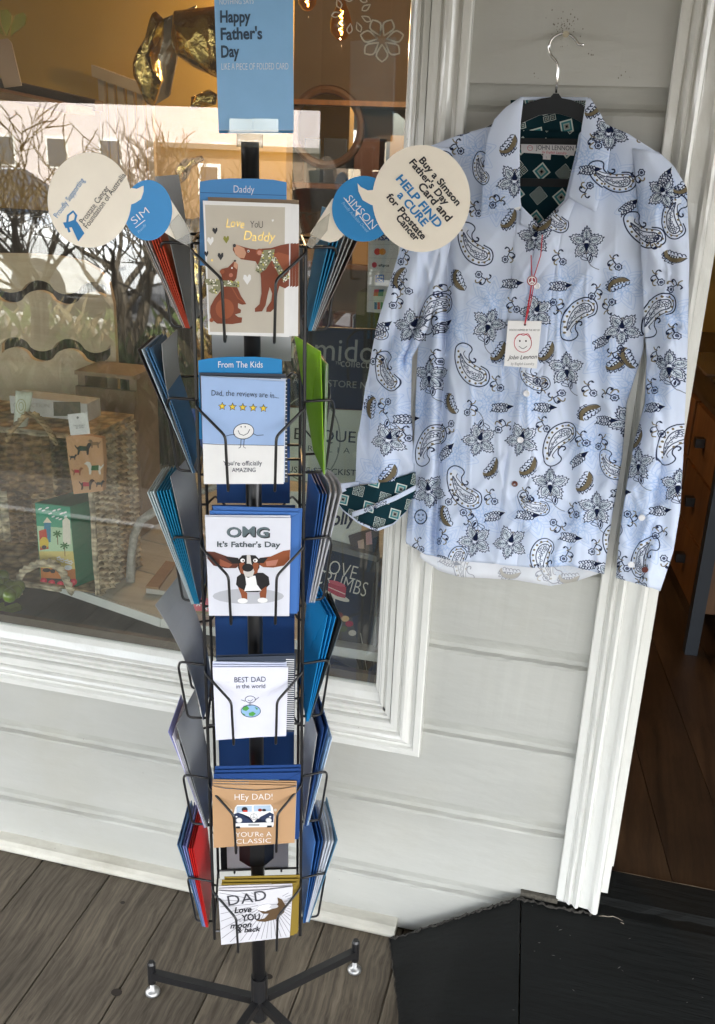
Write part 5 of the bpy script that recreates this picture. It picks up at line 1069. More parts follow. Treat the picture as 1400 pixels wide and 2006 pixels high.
BN = C('2a3550'); a.fill([(460, 1582), (464, 1577), (530, 1576), (534, 1582), (537, 1600), (535, 1620), (457, 1621), (456, 1602)], WHITE, 1); a.fill([(457, 1595), (466, 1592), (485, 1600), (497, 1613), (510, 1600), (528, 1591), (536, 1595), (535, 1612), (457, 1613)], BN, 2)
a.fill([(463, 1591), (469, 1592), (488, 1600), (497, 1611), (508, 1599), (524, 1591), (530, 1589), (530, 1585), (463, 1586)], WHITE, 3); a.fill([(464, 1580), (493, 1579), (493, 1590), (463, 1592)], C('a8bcd0'), 4); a.fill([(497, 1579), (529, 1578), (531, 1589), (497, 1590)], C('a8bcd0'), 4); a.ell(479, 1586, 6, 5, INK, 5); a.ell(480, 1589, 5, 2, C('c84030'), 6); a.ell(509, 1587, 4, 3, C('8a3028'), 5); a.ell(517, 1587, 4, 2.5, INK, 5)
a.ring(497, 1600, 6.5, 6, 1, C('8a8a8a'), 5); a.stroke([(497, 1594), (497, 1606)], .9, C('8a8a8a'), 5); a.stroke([(497, 1600), (492, 1604)], .9, C('8a8a8a'), 5); a.stroke([(497, 1600), (502, 1604)], .9, C('8a8a8a'), 5)
for x in (468, 526): a.ell(x, 1607, 6, 5, C('c8c8c8'), 5); a.ell(x, 1607, 4, 3.2, WHITE, 6); a.ell(x - (5 if x < 500 else -3), 1600, 2, 1.5, WHITE, 5)
a.fill([(458, 1613), (536, 1611), (536, 1617), (458, 1619)], WHITE, 4); a.fill([(486, 1614), (508, 1614), (508, 1618), (486, 1618)], C('9a9a9a'), 5); a.fill([(462, 1619), (470, 1619), (470, 1623), (462, 1623)], INK, 4); a.fill([(523, 1617), (532, 1617), (532, 1621), (523, 1621)], INK, 4); a.ell(452, 1588, 3, 3, C('c0b4a4'), 2); a.ell(539, 1587, 3, 3, C('c0b4a4'), 2)
a.text("YOU'Re A", 461, 1640, 13.5, WHITE, -1.5, 'l', width=71, jit=.02); a.text('CLASSIC', 461, 1653, 13, WHITE, -2, 'l', width=71, jit=.02); a.build('printed_front', o)
# tier 6
GD = C('87712c')
for i, (r, q) in enumerate([(.083, [(439, 1718), (587, 1714), (584, 1826), (448, 1838)]), (.088, [(434, 1724), (586, 1722), (582, 1829), (444, 1842)]), (.093, [(433, 1731), (582, 1729), (576, 1832), (440, 1845)])]): fenv(r, q, GD, f'mustard gold envelope in the lowest front pocket, {["furthest back", "middle one", "nearest the moon cards"][i]}')
for i, (r, dy) in enumerate([(.096, -9), (.099, -4)]): fcard(r, [(428, 1745 + dy), (572, 1740 + dy), (567, 1834), (433, 1848)], C('c4c0c4'), 'greeting_card', f'white card {["second", "first"][i]} behind the moon card in the lowest pocket', 'card', gap=.003)
o, a = fcard(.103, [(427, 1745), (460, 1747), (520, 1744), (573, 1737), (567, 1836), (433, 1851)], C('c6c5ca'), 'greeting_card', 'white card with black sunburst lines, the word DAD and a brown crescent moon', 'card')
GL = C('5c5c62'); cxm, cym = 530, 1768
for k in range(46):
    an = k * 2 * math.pi / 46 + .05; dx, dy = math.cos(an), math.sin(an); t0 = 26 + (k % 3) * 4; t1 = 200
    for (x0, y0, x1, y1) in [(429, 1749, 571, 1749), (571, 1745, 567, 1835), (434, 1847, 566, 1834), (430, 1749, 434, 1848)]:
        den = dx * (y1 - y0) - dy * (x1 - x0)
        if abs(den) > 1e-6:
            t = ((x0 - cxm) * (y1 - y0) - (y0 - cym) * (x1 - x0)) / den
            if 0 < t < t1: t1 = t
    if t1 > t0 + 3: a.stroke([(cxm + dx * t0, cym + dy * t0), (cxm + dx * t1, cym + dy * t1)], .8, GL, 0.5)
a.fill([(503, 1782), (520, 1786), (537, 1779), (545, 1768), (543, 1758), (552, 1762), (559, 1774), (556, 1788), (540, 1801), (518, 1806), (500, 1804), (518, 1799), (526, 1790), (515, 1790)], C('5a4630'), 2); a.ell(520, 1778, 16, 6, C('e0dfe0'), 3, rot=-8); a.ell(536, 1776, 9, 4, C('bdbcc0'), 4, rot=-8)
a.text('DAD', 445, 1775, 28, C('3a3a40'), -9, 'r', width=80, jit=.03); a.text('Love', 458, 1789, 16, INK, -4, 'b', width=34, slant=.25); a.text('YOU', 474, 1804, 17, INK, -4, 'b', width=36); a.text('TO THE', 464, 1806, 6, GL, -4, 'r', width=22); a.text('moon', 450, 1819, 15, INK, -4, 'b', width=42, slant=.3); a.text('& back', 462, 1828, 13, INK, -5, 'b', width=46, slant=.3); a.build('printed_front', o)
# ---------------------------------------------------------------- header sign on top of the pole
sg = root('header_sign', RK(0, 0, 0, 1.66), "light blue sign on top of the rack reading Happy Father's Day", 'sign')
a = fplane(.0); DKB = C('2a6f9c')
b = B(); b.prism([a.at(x, y) for x, y in [(418, -40), (574, -40), (575, 255), (428, 255)]], EY * .003); b.build('panel', C('86b6e0', .35), sg)
b = B(); b.prism([a.at(x, y, .0002) for x, y in [(428, 255.3), (575, 255.3), (574, 261), (429, 261)]], EY * .0036); b.build('bottom_edge', DKB, sg)
NB = C('33475c'); a.text('NOTHING SAYS', 429, 9, 15, WHITE, -1.5, 'l', width=68, jit=.03)
a.text('Happy', 430, 44, 33, NB, -1, 'b', width=60, jit=.02); a.text("Father's", 431, 78, 33, NB, -1.5, 'b', width=83, jit=.02); a.text('Day', 432, 112, 33, NB, -1.5, 'b', width=36, jit=.02); a.text('LIKE A PIECE OF FOLDED CARD', 433, 137, 19, WHITE, -.5, 'l', width=132, jit=.02); a.build('lettering', sg)
M_ACR = glassmat('clear_acrylic', .10, (.90, .95, .94), .10)
ho = root('acrylic_holder', RK(0, 0, 0, 1.66), 'clear acrylic clip holding the blue header sign on the pole', 'sign holder')
b = B(); 
for x0, x1 in ((449, 495), (495.5, 545)): b.prism([a.at(x, y, .006) for x, y in [(x0, 232), (x1, 233), (x1, 259), (x0, 258)]], EY * .0015)
b.prism([a.at(x, y, .007) for x, y in [(444, 258), (552, 260), (545, 264), (450, 262)]], EY * .018); b.build('clip', M_ACR, ho)
b = B(); q0 = a.at(500, 263); q1 = a.at(500, 289); q0 += EY * .002; q1 += EY * .002; q0.x = q1.x = (RK(0, 0, 0, 1.65) - HUB).x + HUB.x; b.tube([q0, q1], .0185, 24); b.build('socket', M_ACR, ho, smooth=True)
# ---------------------------------------------------------------- round speech bubble toppers
CREAM = C('f0e8d9', .45); SB = C('1f86c8', .4)
M_CLEARG = glassmat('frosted_clip', .12, (.80, .82, .82), .30)
def topper(label, n, hinge, big, small, tail, stem, clip):
    o3 = RK(*hinge); c3 = Art(o3, n); r = root('speech_bubble_topper', o3, label, 'topper')
    nn = Vector(n).normalized(); back = -nn
    b = B(); b.prism([c3.at(x, y) for x, y in stem], back * .001); b.build('card_stem', CREAM, r)
    def disc(e, nm, m, lift, extra=None):
        cx_, cy_, rx, ry = e; P = [c3.at(cx_ + rx * math.cos(2 * math.pi * i / 60), cy_ + ry * math.sin(2 * math.pi * i / 60), lift) for i in range(60)]; b = B(); b.prism(P, back * .001)
        if extra: b.prism([c3.at(x, y, lift - .0002) for x, y in extra], back * .0006)
        return b.build(nm, m, r)
    disc(small, 'blue_disc', SB, .002); big_ = disc(big, 'cream_bubble', CREAM, .004, tail)
    b = B(); b.prism([c3.at(x, y, .0032 - .0008) for x, y in clip], back * .004); b.build('clear_clip', M_CLEARG, r)
    return r, c3
nR = (-EY + EX * -.35)
r, a = topper('cream and blue speech bubble sign in front of the shirt\'s shoulder about finding a cure', nR, (0, .0777, .0777, 1.52), (825, 389, 96, 105), (712, 409, 62, 64.5), [(732, 372), (720, 373), (706, 366), (700, 359), (702, 375), (710, 392), (726, 401), (740, 405), (745, 380)], [(607, 458), (650, 390), (668, 380), (690, 420), (672, 462), (660, 472), (646, 475), (630, 470)], [(600, 480), (618, 440), (645, 418), (640, 452), (622, 474), (610, 487)])
BT = 'b'; K_ = INK; BB = C('1f7ab8'); R_ = 50
a.text('Buy a Simson', 819, 314, 19.5, K_, R_ - 0, BT, width=118, layer=14); a.text("Father's Day", 800, 318, 19.5, K_, R_, BT, width=110, layer=14); a.text('Card and', 817, 365, 22, K_, R_, BT, width=92, layer=14); a.text('HELP FIND', 774, 350, 23, BB, R_, BT, width=128, layer=14); a.text('a CURE', 777, 383, 22, BB, R_, BT, width=80, layer=14); a.text('for Prostate', 756, 386, 19.5, K_, R_, BT, width=110, layer=14); a.text('Cancer', 774, 427, 19.5, K_, R_, BT, width=60, layer=14)
a.text('SIMSON', 675, 390, 22, WHITE, 48, 'l', width=82, layer=9); a.stroke([(673, 387), (694, 413)], 1.6, WHITE, 9); a.stroke([(704, 423), (725, 450)], 1.6, WHITE, 9); a.fill([(697, 412), (705, 418), (696, 424)], WHITE, 9); a.text('Proudly Australian Owned', 668, 398, 9, C('a8d0ec'), 49, 'l', width=76, slant=.3, layer=9); a.build('lettering', r)
nL = (-EY + EX * .45)
r, a = topper('cream and blue speech bubble sign in front of the glass with a blue ribbon', nL, (0, -.0777, .0777, 1.52), (175, 392, 82, 93.5), (290, 412, 47, 59.5), [(256, 368), (268, 370), (278, 365), (281, 364), (281, 375), (276, 390), (264, 398), (252, 402), (250, 385)], [(375, 455), (330, 385), (310, 380), (300, 430), (322, 455), (345, 470)], [(380, 478), (365, 440), (350, 420), (332, 440), (345, 470), (372, 485)])
a.text('Proudly Supporting', 112, 428, 16, BB, -54, 'r', width=92, layer=14); a.text('Prostate Cancer', 163, 440, 17, K_, -54, 'r', width=88, layer=14, xs=1); a.text('Foundation of Australia', 171, 449, 17, K_, -54, 'r', width=130, layer=14)
a.stroke([(136, 455), (131, 440), (133, 422), (143, 414), (149, 422), (146, 434), (138, 440)], 4.5, BB, 12); a.fill([(136, 434), (146, 430), (152, 436), (165, 457), (153, 473), (140, 445), (128, 447), (123, 436)], BB, 13)
a.text('SIM', 262, 441, 21, WHITE, -38, 'l', width=42, layer=9); a.stroke([(265, 446), (284, 431)], 1.5, WHITE, 9); a.text('Proudly', 272, 458, 8, C('a8d0ec'), -50, 'l', width=22, slant=.3, layer=9); a.build('lettering', r)
# ================================================================ SHIRT
YS = 1.62                                   # plane on which the print is laid out
TX0, TZ0, TPM = -.50, .86, 1900.            # left and bottom of the printed cloth, texels per metre
TW, THH = int(.74 * TPM), int(.92 * TPM)
def px2t(x, y):
    q = atY(x, y, YS); return ((q.x - TX0) * TPM, (q.z - TZ0) * TPM)
def hexa(s): return np.array([int(s[i:i + 2], 16) / 255 for i in (0, 2, 4)], np.float32)
class Cloth:
    def __init__(s, base): s.I = np.ones((THH, TW, 3), np.float32) * hexa(base)
    def _box(s, P, pad):
        x0 = max(0, int(P[:, 0].min() - pad)); x1 = min(TW, int(P[:, 0].max() + pad) + 1); y0 = max(0, int(P[:, 1].min() - pad)); y1 = min(THH, int(P[:, 1].max() + pad) + 1)
        if x1 <= x0 or y1 <= y0: return None
        yy, xx = np.mgrid[y0:y1, x0:x1].astype(np.float32); return x0, x1, y0, y1, xx, yy
    def _mix(s, bx, a, col, op):
        x0, x1, y0, y1 = bx[:4]; a = (a * op)[..., None]; s.I[y0:y1, x0:x1] = s.I[y0:y1, x0:x1] * (1 - a) + hexa(col) * a
    def stroke(s, P, wd, col, op=1, close=False):
        P = np.array(P, np.float32)
        if close: P = np.vstack([P, P[:1]])
        bx = s._box(P, wd + 2)
        if bx is None: return
        xx, yy = bx[4], bx[5]; D = np.full(xx.shape, 1e9, np.float32)
        for a, b in zip(P[:-1], P[1:]):
            d = b - a; l2 = float(d @ d) + 1e-6; t = np.clip(((xx - a[0]) * d[0] + (yy - a[1]) * d[1]) / l2, 0, 1); D = np.minimum(D, (xx - a[0] - t * d[0]) ** 2 + (yy - a[1] - t * d[1]) ** 2)
        s._mix(bx, np.clip(wd / 2 + .5 - np.sqrt(D), 0, 1), col, op)
    def fill(s, P, col, op=1):
        P = np.array(P, np.float32); bx = s._box(P, 2)
        if bx is None: return
        xx, yy = bx[4], bx[5]; ins = np.zeros(xx.shape, bool); n = len(P)
        for i in range(n):
            a, b = P[i], P[(i + 1) % n]; c = (a[1] > yy) != (b[1] > yy)
            with np.errstate(divide='ignore', invalid='ignore'): ins ^= c & (xx < (b[0] - a[0]) * (yy - a[1]) / (b[1] - a[1] + 1e-9) + a[0])
        s._mix(bx, ins.astype(np.float32), col, op)
NV_, BR_, LB_, LL_ = '141d38', '766a52', 'a9c1e6', 'ccd9ee'
def catmull(P, n=5, close=False):
    P = [np.array(p, float) for p in P]; out = []; m = len(P)
    rng = range(m if close else m - 1)
    for i in rng:
        p0 = P[i - 1] if (close or i > 0) else P[0]; p1 = P[i]; p2 = P[(i + 1) % m]; p3 = P[(i + 2) % m] if (close or i + 2 < m) else P[-1]
        for k in range(n):
            t = k / n; out.append(.5 * ((2 * p1) + (-p0 + p2) * t + (2 * p0 - 5 * p1 + 4 * p2 - p3) * t * t + (-p0 + 3 * p1 - 3 * p2 + p3) * t ** 3))
    if not close: out.append(P[-1])
    return out
class Mo:
    """one motif: local picture-pixel coordinates, rotated, mirrored and scaled, then put on the cloth"""
    def __init__(s, c, x, y, rot=0, sc=1, mir=False, T=None):
        s.c = c; s.x = x; s.y = y; s.r = RAD(rot); s.s = sc; s.m = -1 if mir else 1; s.T = T or px2t
    def t(s, P):
        co, si = math.cos(s.r), math.sin(s.r); return [s.T(s.x + (p[0] * s.m * co - p[1] * si) * s.s, s.y + (p[0] * s.m * si + p[1] * co) * s.s) for p in P]
    def st(s, P, w_, col=NV_, op=1, close=False, cm=0):
        if cm: P = catmull(P, cm, close)
        s.c.stroke(s.t(P), w_ * 1.95 * min(1.15, s.s), col, op, close)
    def fl(s, P, col, op=1, cm=0):
        if cm: P = catmull(P, cm, True)
        s.c.fill(s.t(P), col, op)
    def circ(s, x, y, r, w_, col=NV_, op=1, fill=None, n=14):
        P = [(x + r * math.cos(i * 6.2832 / n), y + r * math.sin(i * 6.2832 / n)) for i in range(n)]
        if fill: s.fl(P, fill, op)
        if w_: s.st(P, w_, col, op, True)
def paisley(*a, **k):
    m = Mo(*a, **k); O = [(-12, -42), (-22, -44), (-31, -38), (-34, -26), (-33, -8), (-26, 12), (-14, 29), (2, 40), (18, 44), (32, 38), (37, 26), (33, 13), (20, 5), (4, -4), (-10, -16), (-17, -28), (-15, -37), (-6, -39), (1, -32), (-1, -20), (3, -8)]
    OO = [(3, -5), (-4, -12), (-5, -22), (1, -32), (-2, -40), (-12, -46), (-24, -47), (-34, -40), (-37, -26), (-36, -8), (-29, 13), (-16, 32), (1, 43), (19, 47), (34, 41), (40, 27), (36, 12), (22, 3)]
    m.fl([(-24, -40), (-33, -26), (-28, 8), (-14, 28), (4, 40), (28, 38), (36, 24), (28, 10), (0, -6), (-14, -22), (-16, -36)], 'e6ebf3', .9)
    m.st(OO, 1.9, cm=5); m.st([(2, -6), (8, -6), (10, -11), (6, -14)], 2.4, cm=4)
    m.st([(-14, -30), (-17, -24), (-10, -14), (4, -2), (20, 7), (31, 14), (34, 26), (28, 36), (16, 40)], 1.2, cm=4)
    I_ = [(-25, -25), (-24, -8), (-17, 10), (-6, 24), (8, 33), (20, 34), (28, 27), (25, 17), (12, 11), (-3, 2), (-14, -8), (-20, -18)]
    m.st(I_, 1.5, cm=4, close=True)
    for x, y, r in [(19, 24, 4), (13, 22, 3), (20, 17.5, 2.6), (14, 28, 3), (23, 29, 2.5), (8, 20, 3), (4, 25, 2.5), (1, 17, 3.2), (-6, 14, 2.6), (-8, 6, 2.6), (-15, 2, 2.2), (-14, -6, 2), (-20, -8, 2), (-20, -16, 1.6), (8, 29, 2)]: m.circ(x, y, r, .8)
    m.circ(19, 24, 1.5, 0, fill=NV_); m.st([(-24, -22), (-18, -5), (-8, 10), (5, 20)], .8, cm=3)
    for x, y in [(-29, -30), (-28, -18), (-30, -6), (-25, 6), (-20, 16), (-12, 27), (-2, 35), (10, 40), (22, 40), (32, 33), (31, 20), (20, 9), (8, 3), (-3, -6)]: m.circ(x, y, 2.7, 0, fill=BR_, n=7)
def flower(*a, stem=True, **k):
    m = Mo(*a, **k); P = []; n = 5
    for i in range(n):
        b0 = -90 + i * 72
        for da, r in [(-36, 19), (-29, 29), (-24, 26), (-19, 35), (-14, 32), (-7, 40), (-2, 38), (1, 45), (6, 38), (12, 39), (16, 32), (21, 34), (25, 26), (30, 28)]:
            rr = r * (1.0 if i in (1, 2, 3, 4) else .92); P.append((rr * math.cos(RAD(b0 + da)), rr * math.sin(RAD(b0 + da))))
    m.fl(P, 'e4e9f1', .9); m.st(P, 1.35, close=True)
    for i in range(n):
        b0 = RAD(-90 + i * 72); c_, s_ = math.cos(b0), math.sin(b0); q = lambda d, o: (d * c_ - o * s_, d * s_ + o * c_)
        m.fl([q(7, 0), q(14, 8), q(24, 8), q(35, 0), q(24, -8), q(14, -8)], 'c9d3da', .8, cm=3); m.st([q(7, 0), q(14, 8), q(24, 8), q(35, 0), q(24, -8), q(14, -8)], 1.1, cm=3, close=True); m.st([q(6, 0), q(31, 0)], .8)
        for d in (12, 17, 22, 26): m.st([q(d - 2, 0), q(d + 1.5, 4)], .8); m.st([q(d - 2, 0), q(d + 1.5, -4)], .8); m.circ(*q(d, 3), 1.2, 0, fill='7c8f90', n=5); m.circ(*q(d, -3), 1.2, 0, fill='7c8f90', n=5)
    for i in range(9): m.circ(7.5 * math.cos(i * .698), 7.5 * math.sin(i * .698), 2, .8)
    m.fl([(-4, 2), (-5, 10), (0, 22), (5, 10), (4, 2)], NV_, 1, cm=3); m.circ(0, 6, 3, 0, fill=NV_)
    m.fl([(-6, 18), (0, 27), (6, 18), (3, 25), (0, 30), (-3, 25)], BR_)
    if stem:
        m.st([(0, 26), (3, 38), (9, 52), (20, 62), (30, 66)], 1.1, col='4a4a50', cm=4)
        m.st([(4, 40), (12, 28), (16, 40), (11, 50)], 1.1, cm=3, close=True); m.fl([(8, 42), (12, 32), (13, 41), (10, 47)], NV_, cm=2); m.st([(5, 44), (-10, 42), (-14, 36), (-4, 36)], 1.1, cm=3, close=True)
def comma(*a, **k):
    m = Mo(*a, **k)
    m.fl([(14, -24), (18, -14), (16, 0), (8, 12), (-4, 19), (-16, 18), (-19, 10), (-12, 12), (-3, 9), (4, 0), (9, -12)], BR_, 1, cm=4)
    for x, y in [(8, -20), (3, -13), (-3, -6), (-8, 1), (-13, 6)]: m.st([(x + 3, y - 4), (x - 3, y - 3), (x - 4, y + 2), (x, y + 3)], 1.3, cm=3)
    for x, y in [(-12, 21), (-5, 23), (3, 20), (10, 15), (15, 8)]: m.st([(x - 3, y - 2), (x, y + 3), (x + 3, y - 2)], 1.4, cm=3)
    m.fl([(9, -16), (7, -4), (0, 7), (-9, 12), (-4, 3), (3, -6)], NV_, 1, cm=3)
    for x, y in [(7, -9), (4.5, -3.5), (1, 2), (-3, 6)]: m.circ(x, y, 2, 0, fill='dfe5ec', n=8)
    m.st([(14, -24), (19, -12), (16, 3), (7, 14), (-6, 20), (-17, 18)], 1, cm=4)
def squig(*a, **k):
    m = Mo(*a, **k); P = [(7 + (7 if i % 2 else 5.6) * math.cos(i * 6.283 / 14), 8 + (7 if i % 2 else 5.6) * math.sin(i * 6.283 / 14)) for i in range(14)]
    m.st(P, 1.3, close=True); m.circ(7, 8, 2.4, 1.2); m.circ(7, 8, 1.2, 0, fill=NV_)
    m.st([(2, 2), (-2, -6), (-1, -13), (4, -16), (7, -13)], 1.5, cm=3); m.st([(-2, -6), (-9, -4), (-13, 1), (-11, 6), (-8, 4)], 1.6, cm=3); m.st([(-2, 2), (-9, 8), (-8, 13), (-4, 14)], 1.7, col=BR_, cm=3); m.st([(0, -8), (-6, -10), (-9, -15)], 1.6, col=BR_, cm=3); m.circ(-10, 3, 1.8, 0, fill=NV_, n=6); m.circ(5, -14, 1.6, 0, fill=NV_, n=6)
def leafm(*a, **k):
    m = Mo(*a, **k); m.fl([(26, -1), (14, -8), (2, -10), (-12, -5), (-20, 4), (-12, 10), (0, 11), (14, 6)], 'e2e7ee', .8, cm=3)
    for s_ in (-1, 1):
        for i in range(6): x = 10 - i * 5.6; y = s_ * (9 - abs(i - 2.2) * .9) + 1; m.st([(x + 4, y - s_ * 3), (x + 1, y + s_ * 1.5), (x - 3, y - s_ * 1.5), (x, y - s_ * 5)], 1.3, cm=2)
    m.fl([(27, -2), (14, -6), (10, 1), (14, 5)], NV_, 1); m.st([(10, 0), (0, -5), (-14, 2), (-2, 6)], 1, cm=3, close=True); m.circ(-2, 1, 2.2, .9); m.circ(5, 0, 1.6, .9); m.circ(-9, 2, 1.5, .9); m.st([(-18, 6), (-24, 10)], 1.3)
def lace(*a, **k):
    m = Mo(*a, **k); gx_, gy_ = px2t(m.x, m.y); bx_ = m.c._box(np.array([[gx_, gy_]], np.float32), 150)
    if bx_ is not None: m.c._mix(bx_, np.exp(-(((bx_[4] - gx_) ** 2 + (bx_[5] - gy_) ** 2) / 75. ** 2)), 'bdd1f1', .38)
    for i in range(7):
        b0 = RAD(i * 51.4 + 15); c_, s_ = math.cos(b0), math.sin(b0); q = lambda d, o: (d * c_ - o * s_, d * s_ + o * c_)
        m.fl([q(8, 0), q(22, 15), q(44, 6), q(52, 0), q(44, -6), q(22, -15)], 'd6e0f2', .45, cm=3)
        for sc_ in (1, .72, .45): m.st([q(10, 0), q(10 + 14 * sc_, 14 * sc_), q(10 + 34 * sc_, 6 * sc_), q(10 + 42 * sc_, 0), q(10 + 34 * sc_, -6 * sc_), q(10 + 14 * sc_, -14 * sc_)], .85, LB_, .9, True, cm=3)
        for d in range(16, 46, 5): m.circ(*q(d, 0), 1.5, .7, LB_, .8, n=7)
    for i in range(5): b0 = RAD(i * 72 + 10); m.st([(4 * math.cos(b0), 4 * math.sin(b0)), (15 * math.cos(b0 + .3), 15 * math.sin(b0 + .3)), (15 * math.cos(b0 - .3), 15 * math.sin(b0 - .3))], 1.3, 'a9c2e8', .9, True)
    m.circ(0, 0, 4, 1.2, 'a9c2e8')
CL = Cloth('dbe3f2')
for x, y in [(960, 590), (1065, 590), (885, 640), (1040, 790), (955, 790), (1195, 350), (1245, 400), (1215, 560), (1110, 640), (1180, 700), (745, 800), (790, 700), (890, 890), (1045, 1010), (945, 1010), (865, 1065), (1130, 1030), (1150, 870), (1275, 770), (1265, 1060), (875, 390), (770, 470), (1110, 555), (820, 800), (925, 300), (1000, 700), (1300, 400), (740, 930), (1230, 760), (820, 1010), (1205, 900), (1290, 950), (1150, 310), (965, 395), (1240, 1010), (1080, 1110), (1320, 620)]: lace(CL, x, y, rot=(x * 7 + y * 3) % 360, sc=.95)
for x, y, r, s_, mi in [(925, 478, 0, 1, 0), (922, 715, 0, 1, 0), (908, 955, 0, 1, 0), (758, 727, 15, .85, 0), (1130, 625, 0, 1, 1), (1095, 870, 5, .98, 1), (1068, 1098, 40, .9, 1), (1285, 618, -5, 1.05, 1), (1318, 870, 0, .95, 1), (846, 615, 0, .95, 1), (838, 872, 0, .95, 1), (1258, 450, -20, 1, 0), (1320, 425, 40, .9, 0), (1085, 420, 10, .8, 0), (1195, 345, -30, .95, 0), (1048, 740, -20, .7, 0), (1045, 985, -20, .7, 0), (1200, 1060, 30, .8, 1), (1262, 1090, 60, .9, 0), (900, 1108, 40, .8, 1), (735, 640, 0, .6, 0), (940, 330, 20, .7, 0), (1195, 910, 0, .7, 0), (850, 330, 0, .8, 1)]:
    y_ = y
    s_ *= .90
    if mi: paisley(CL, x, y_, rot=r, sc=s_, T=lambda X, Y, cy=y_: px2t(X, 2 * cy - Y))
    else: paisley(CL, x, y_, rot=r, sc=s_)
for x, y, r, st_ in [(955, 635, 20, 1), (1145, 475, 0, 1), (1108, 722, 0, 1), (939, 863, 20, 0), (1024, 862, 15, 0), (1078, 948, 0, 1), (930, 1060, 15, 0), (1002, 1064, 15, 0), (1165, 995, 0, 1), (760, 862, 10, 0), (837, 962, -5, 0), (838, 735, 0, 1), (803, 640, 30, 0), (1045, 465, 30, 0), (1050, 612, 20, 0), (1215, 645, 0, 0), (1314, 718, 0, 1), (1222, 828, 10, 0), (1250, 908, 0, 1), (1325, 950, 0, 1), (1008, 355, 0, 0), (1190, 262, 0, 0), (1298, 378, -20, 0), (735, 1010, 0, 0), (1190, 1130, 0, 0)]:
    flower(CL, x, y, rot=180 + r if not st_ else r, sc=.80, stem=bool(st_) or x in (939, 955, 930, 760))
for x, y, r, mi in [(895, 250, 60, 0), (995, 285, 0, 0), (992, 430, 0, 0), (895, 548, 120, 0), (782, 545, 60, 1), (975, 690, 0, 0), (1070, 690, 0, 0), (1206, 558, 100, 1), (883, 790, 120, 0), (724, 797, 150, 0), (962, 917, 0, 0), (757, 930, 0, 0), (1203, 710, 10, 0), (1037, 915, 5, 0), (1153, 808, 90, 1), (1142, 945, -5, 0), (1240, 862, 5, 0), (872, 1010, 120, 0), (1317, 502, 70, 0), (1160, 212, 0, 0), (1060, 440, 30, 0), (1332, 365, 10, 0), (1225, 700, 120, 0), (1100, 1130, 50, 0), (985, 1120, 60, 0)]: comma(CL, x, y, rot=r, mir=bool(mi), sc=.85)
for x, y, r in [(1000, 555, 0), (1095, 560, 0), (982, 798, 0), (1067, 798, 5), (1183, 823, 5), (1280, 798, 0), (1177, 668, -25), (1225, 405, -35), (1155, 333, 0), (745, 643, -30), (870, 885, -40), (968, 1010, -10), (1035, 1009, 5), (1115, 1052, 10), (1132, 900, -35), (790, 820, 0), (1298, 350, -60), (860, 640, -30), (1212, 965, 0), (1290, 1000, 0), (868, 1098, 20), (1150, 1105, 0)]: leafm(CL, x, y, rot=r, sc=.92)
for i, (x, y) in enumerate([(888, 288), (866, 330), (975, 395), (1165, 278), (1150, 372), (1250, 265), (1245, 345), (992, 500), (1092, 505), (1200, 515), (942, 545), (1003, 598), (1090, 600), (1163, 572), (1280, 475), (1287, 545), (790, 505), (792, 562), (862, 570), (775, 590), (1060, 755), (1153, 762), (1193, 772), (1275, 757), (972, 752), (922, 800), (985, 835), (1065, 832), (752, 795), (787, 850), (875, 837), (885, 975), (962, 974), (1035, 970), (1090, 1030), (1122, 1000), (915, 1012), (865, 1052), (1090, 777), (1140, 860), (1176, 866), (1290, 842), (1290, 1042), (1162, 1072), (1235, 1015), (1218, 1105), (1257, 1142), (815, 1068), (1050, 1122), (1108, 1086), (1320, 560), (1320, 650), (1190, 600), (850, 700), (1205, 690), (735, 700), (925, 410), (1285, 695), (1305, 1100)]): squig(CL, x, y, rot=[0, 0, 90, 0, 180, 0, 270, 0][i % 8], mir=i % 3 == 1, sc=1.0)
# small line-drawn face near the hem (a plain generic doodle)
m = Mo(CL, 820, 1012); m.circ(0, 0, 14, 2); m.circ(-5, -4, 1.6, 1); m.circ(5, -4, 1.6, 1); m.st([(-6, 4), (0, 8), (6, 4)], 1.2, cm=3)
def to_image(name, A_):
    h_, w_ = A_.shape[:2]; im = bpy.data.images.new(name, w_, h_, alpha=False); buf = np.ones((h_, w_, 4), np.float32); buf[..., :3] = A_; im.pixels.foreach_set(buf.ravel()); im.update(); im.pack(); return im
def cloth_mat(name, im, gain=.92, rough=.9, tint=(1, 1, 1)):
    m = bpy.data.materials.new(name); m.use_nodes = True; N = m.node_tree.nodes; L = m.node_tree.links; p = N['Principled BSDF']
    t = N.new('ShaderNodeTexImage'); t.image = im; t.extension = 'REPEAT'; v = N.new('ShaderNodeMix'); v.data_type = 'RGBA'; v.blend_type = 'MULTIPLY'; v.inputs['Factor'].default_value = 1; v.inputs['B'].default_value = (gain * tint[0], gain * tint[1], gain * tint[2], 1)
    L.new(t.outputs[0], v.inputs['A']); L.new(v.outputs['Result'], p.inputs['Base Color']); p.inputs['Roughness'].default_value = rough; p.inputs['Specular IOR Level'].default_value = .08
    tc_ = N.new('ShaderNodeTexCoord'); n = N.new('ShaderNodeTexNoise'); n.inputs['Scale'].default_value = 22; n.inputs['Detail'].default_value = 6; mp = N.new('ShaderNodeMapping'); mp.inputs['Scale'].default_value = (1, 1, .45)
    L.new(tc_.outputs['Object'], mp.inputs[0]); L.new(mp.outputs[0], n.inputs['Vector']); b = N.new('ShaderNodeBump'); b.inputs['Strength'].default_value = .35; b.inputs['Distance'].default_value = .006; L.new(n.outputs['Fac'], b.inputs['Height']); L.new(b.outputs[0], p.inputs['Normal']); return m
IM = to_image('paisley_print', CL.I); M_SHIRT = cloth_mat('paisley_cotton', IM, .84, tint=(.96, .985, 1.03))
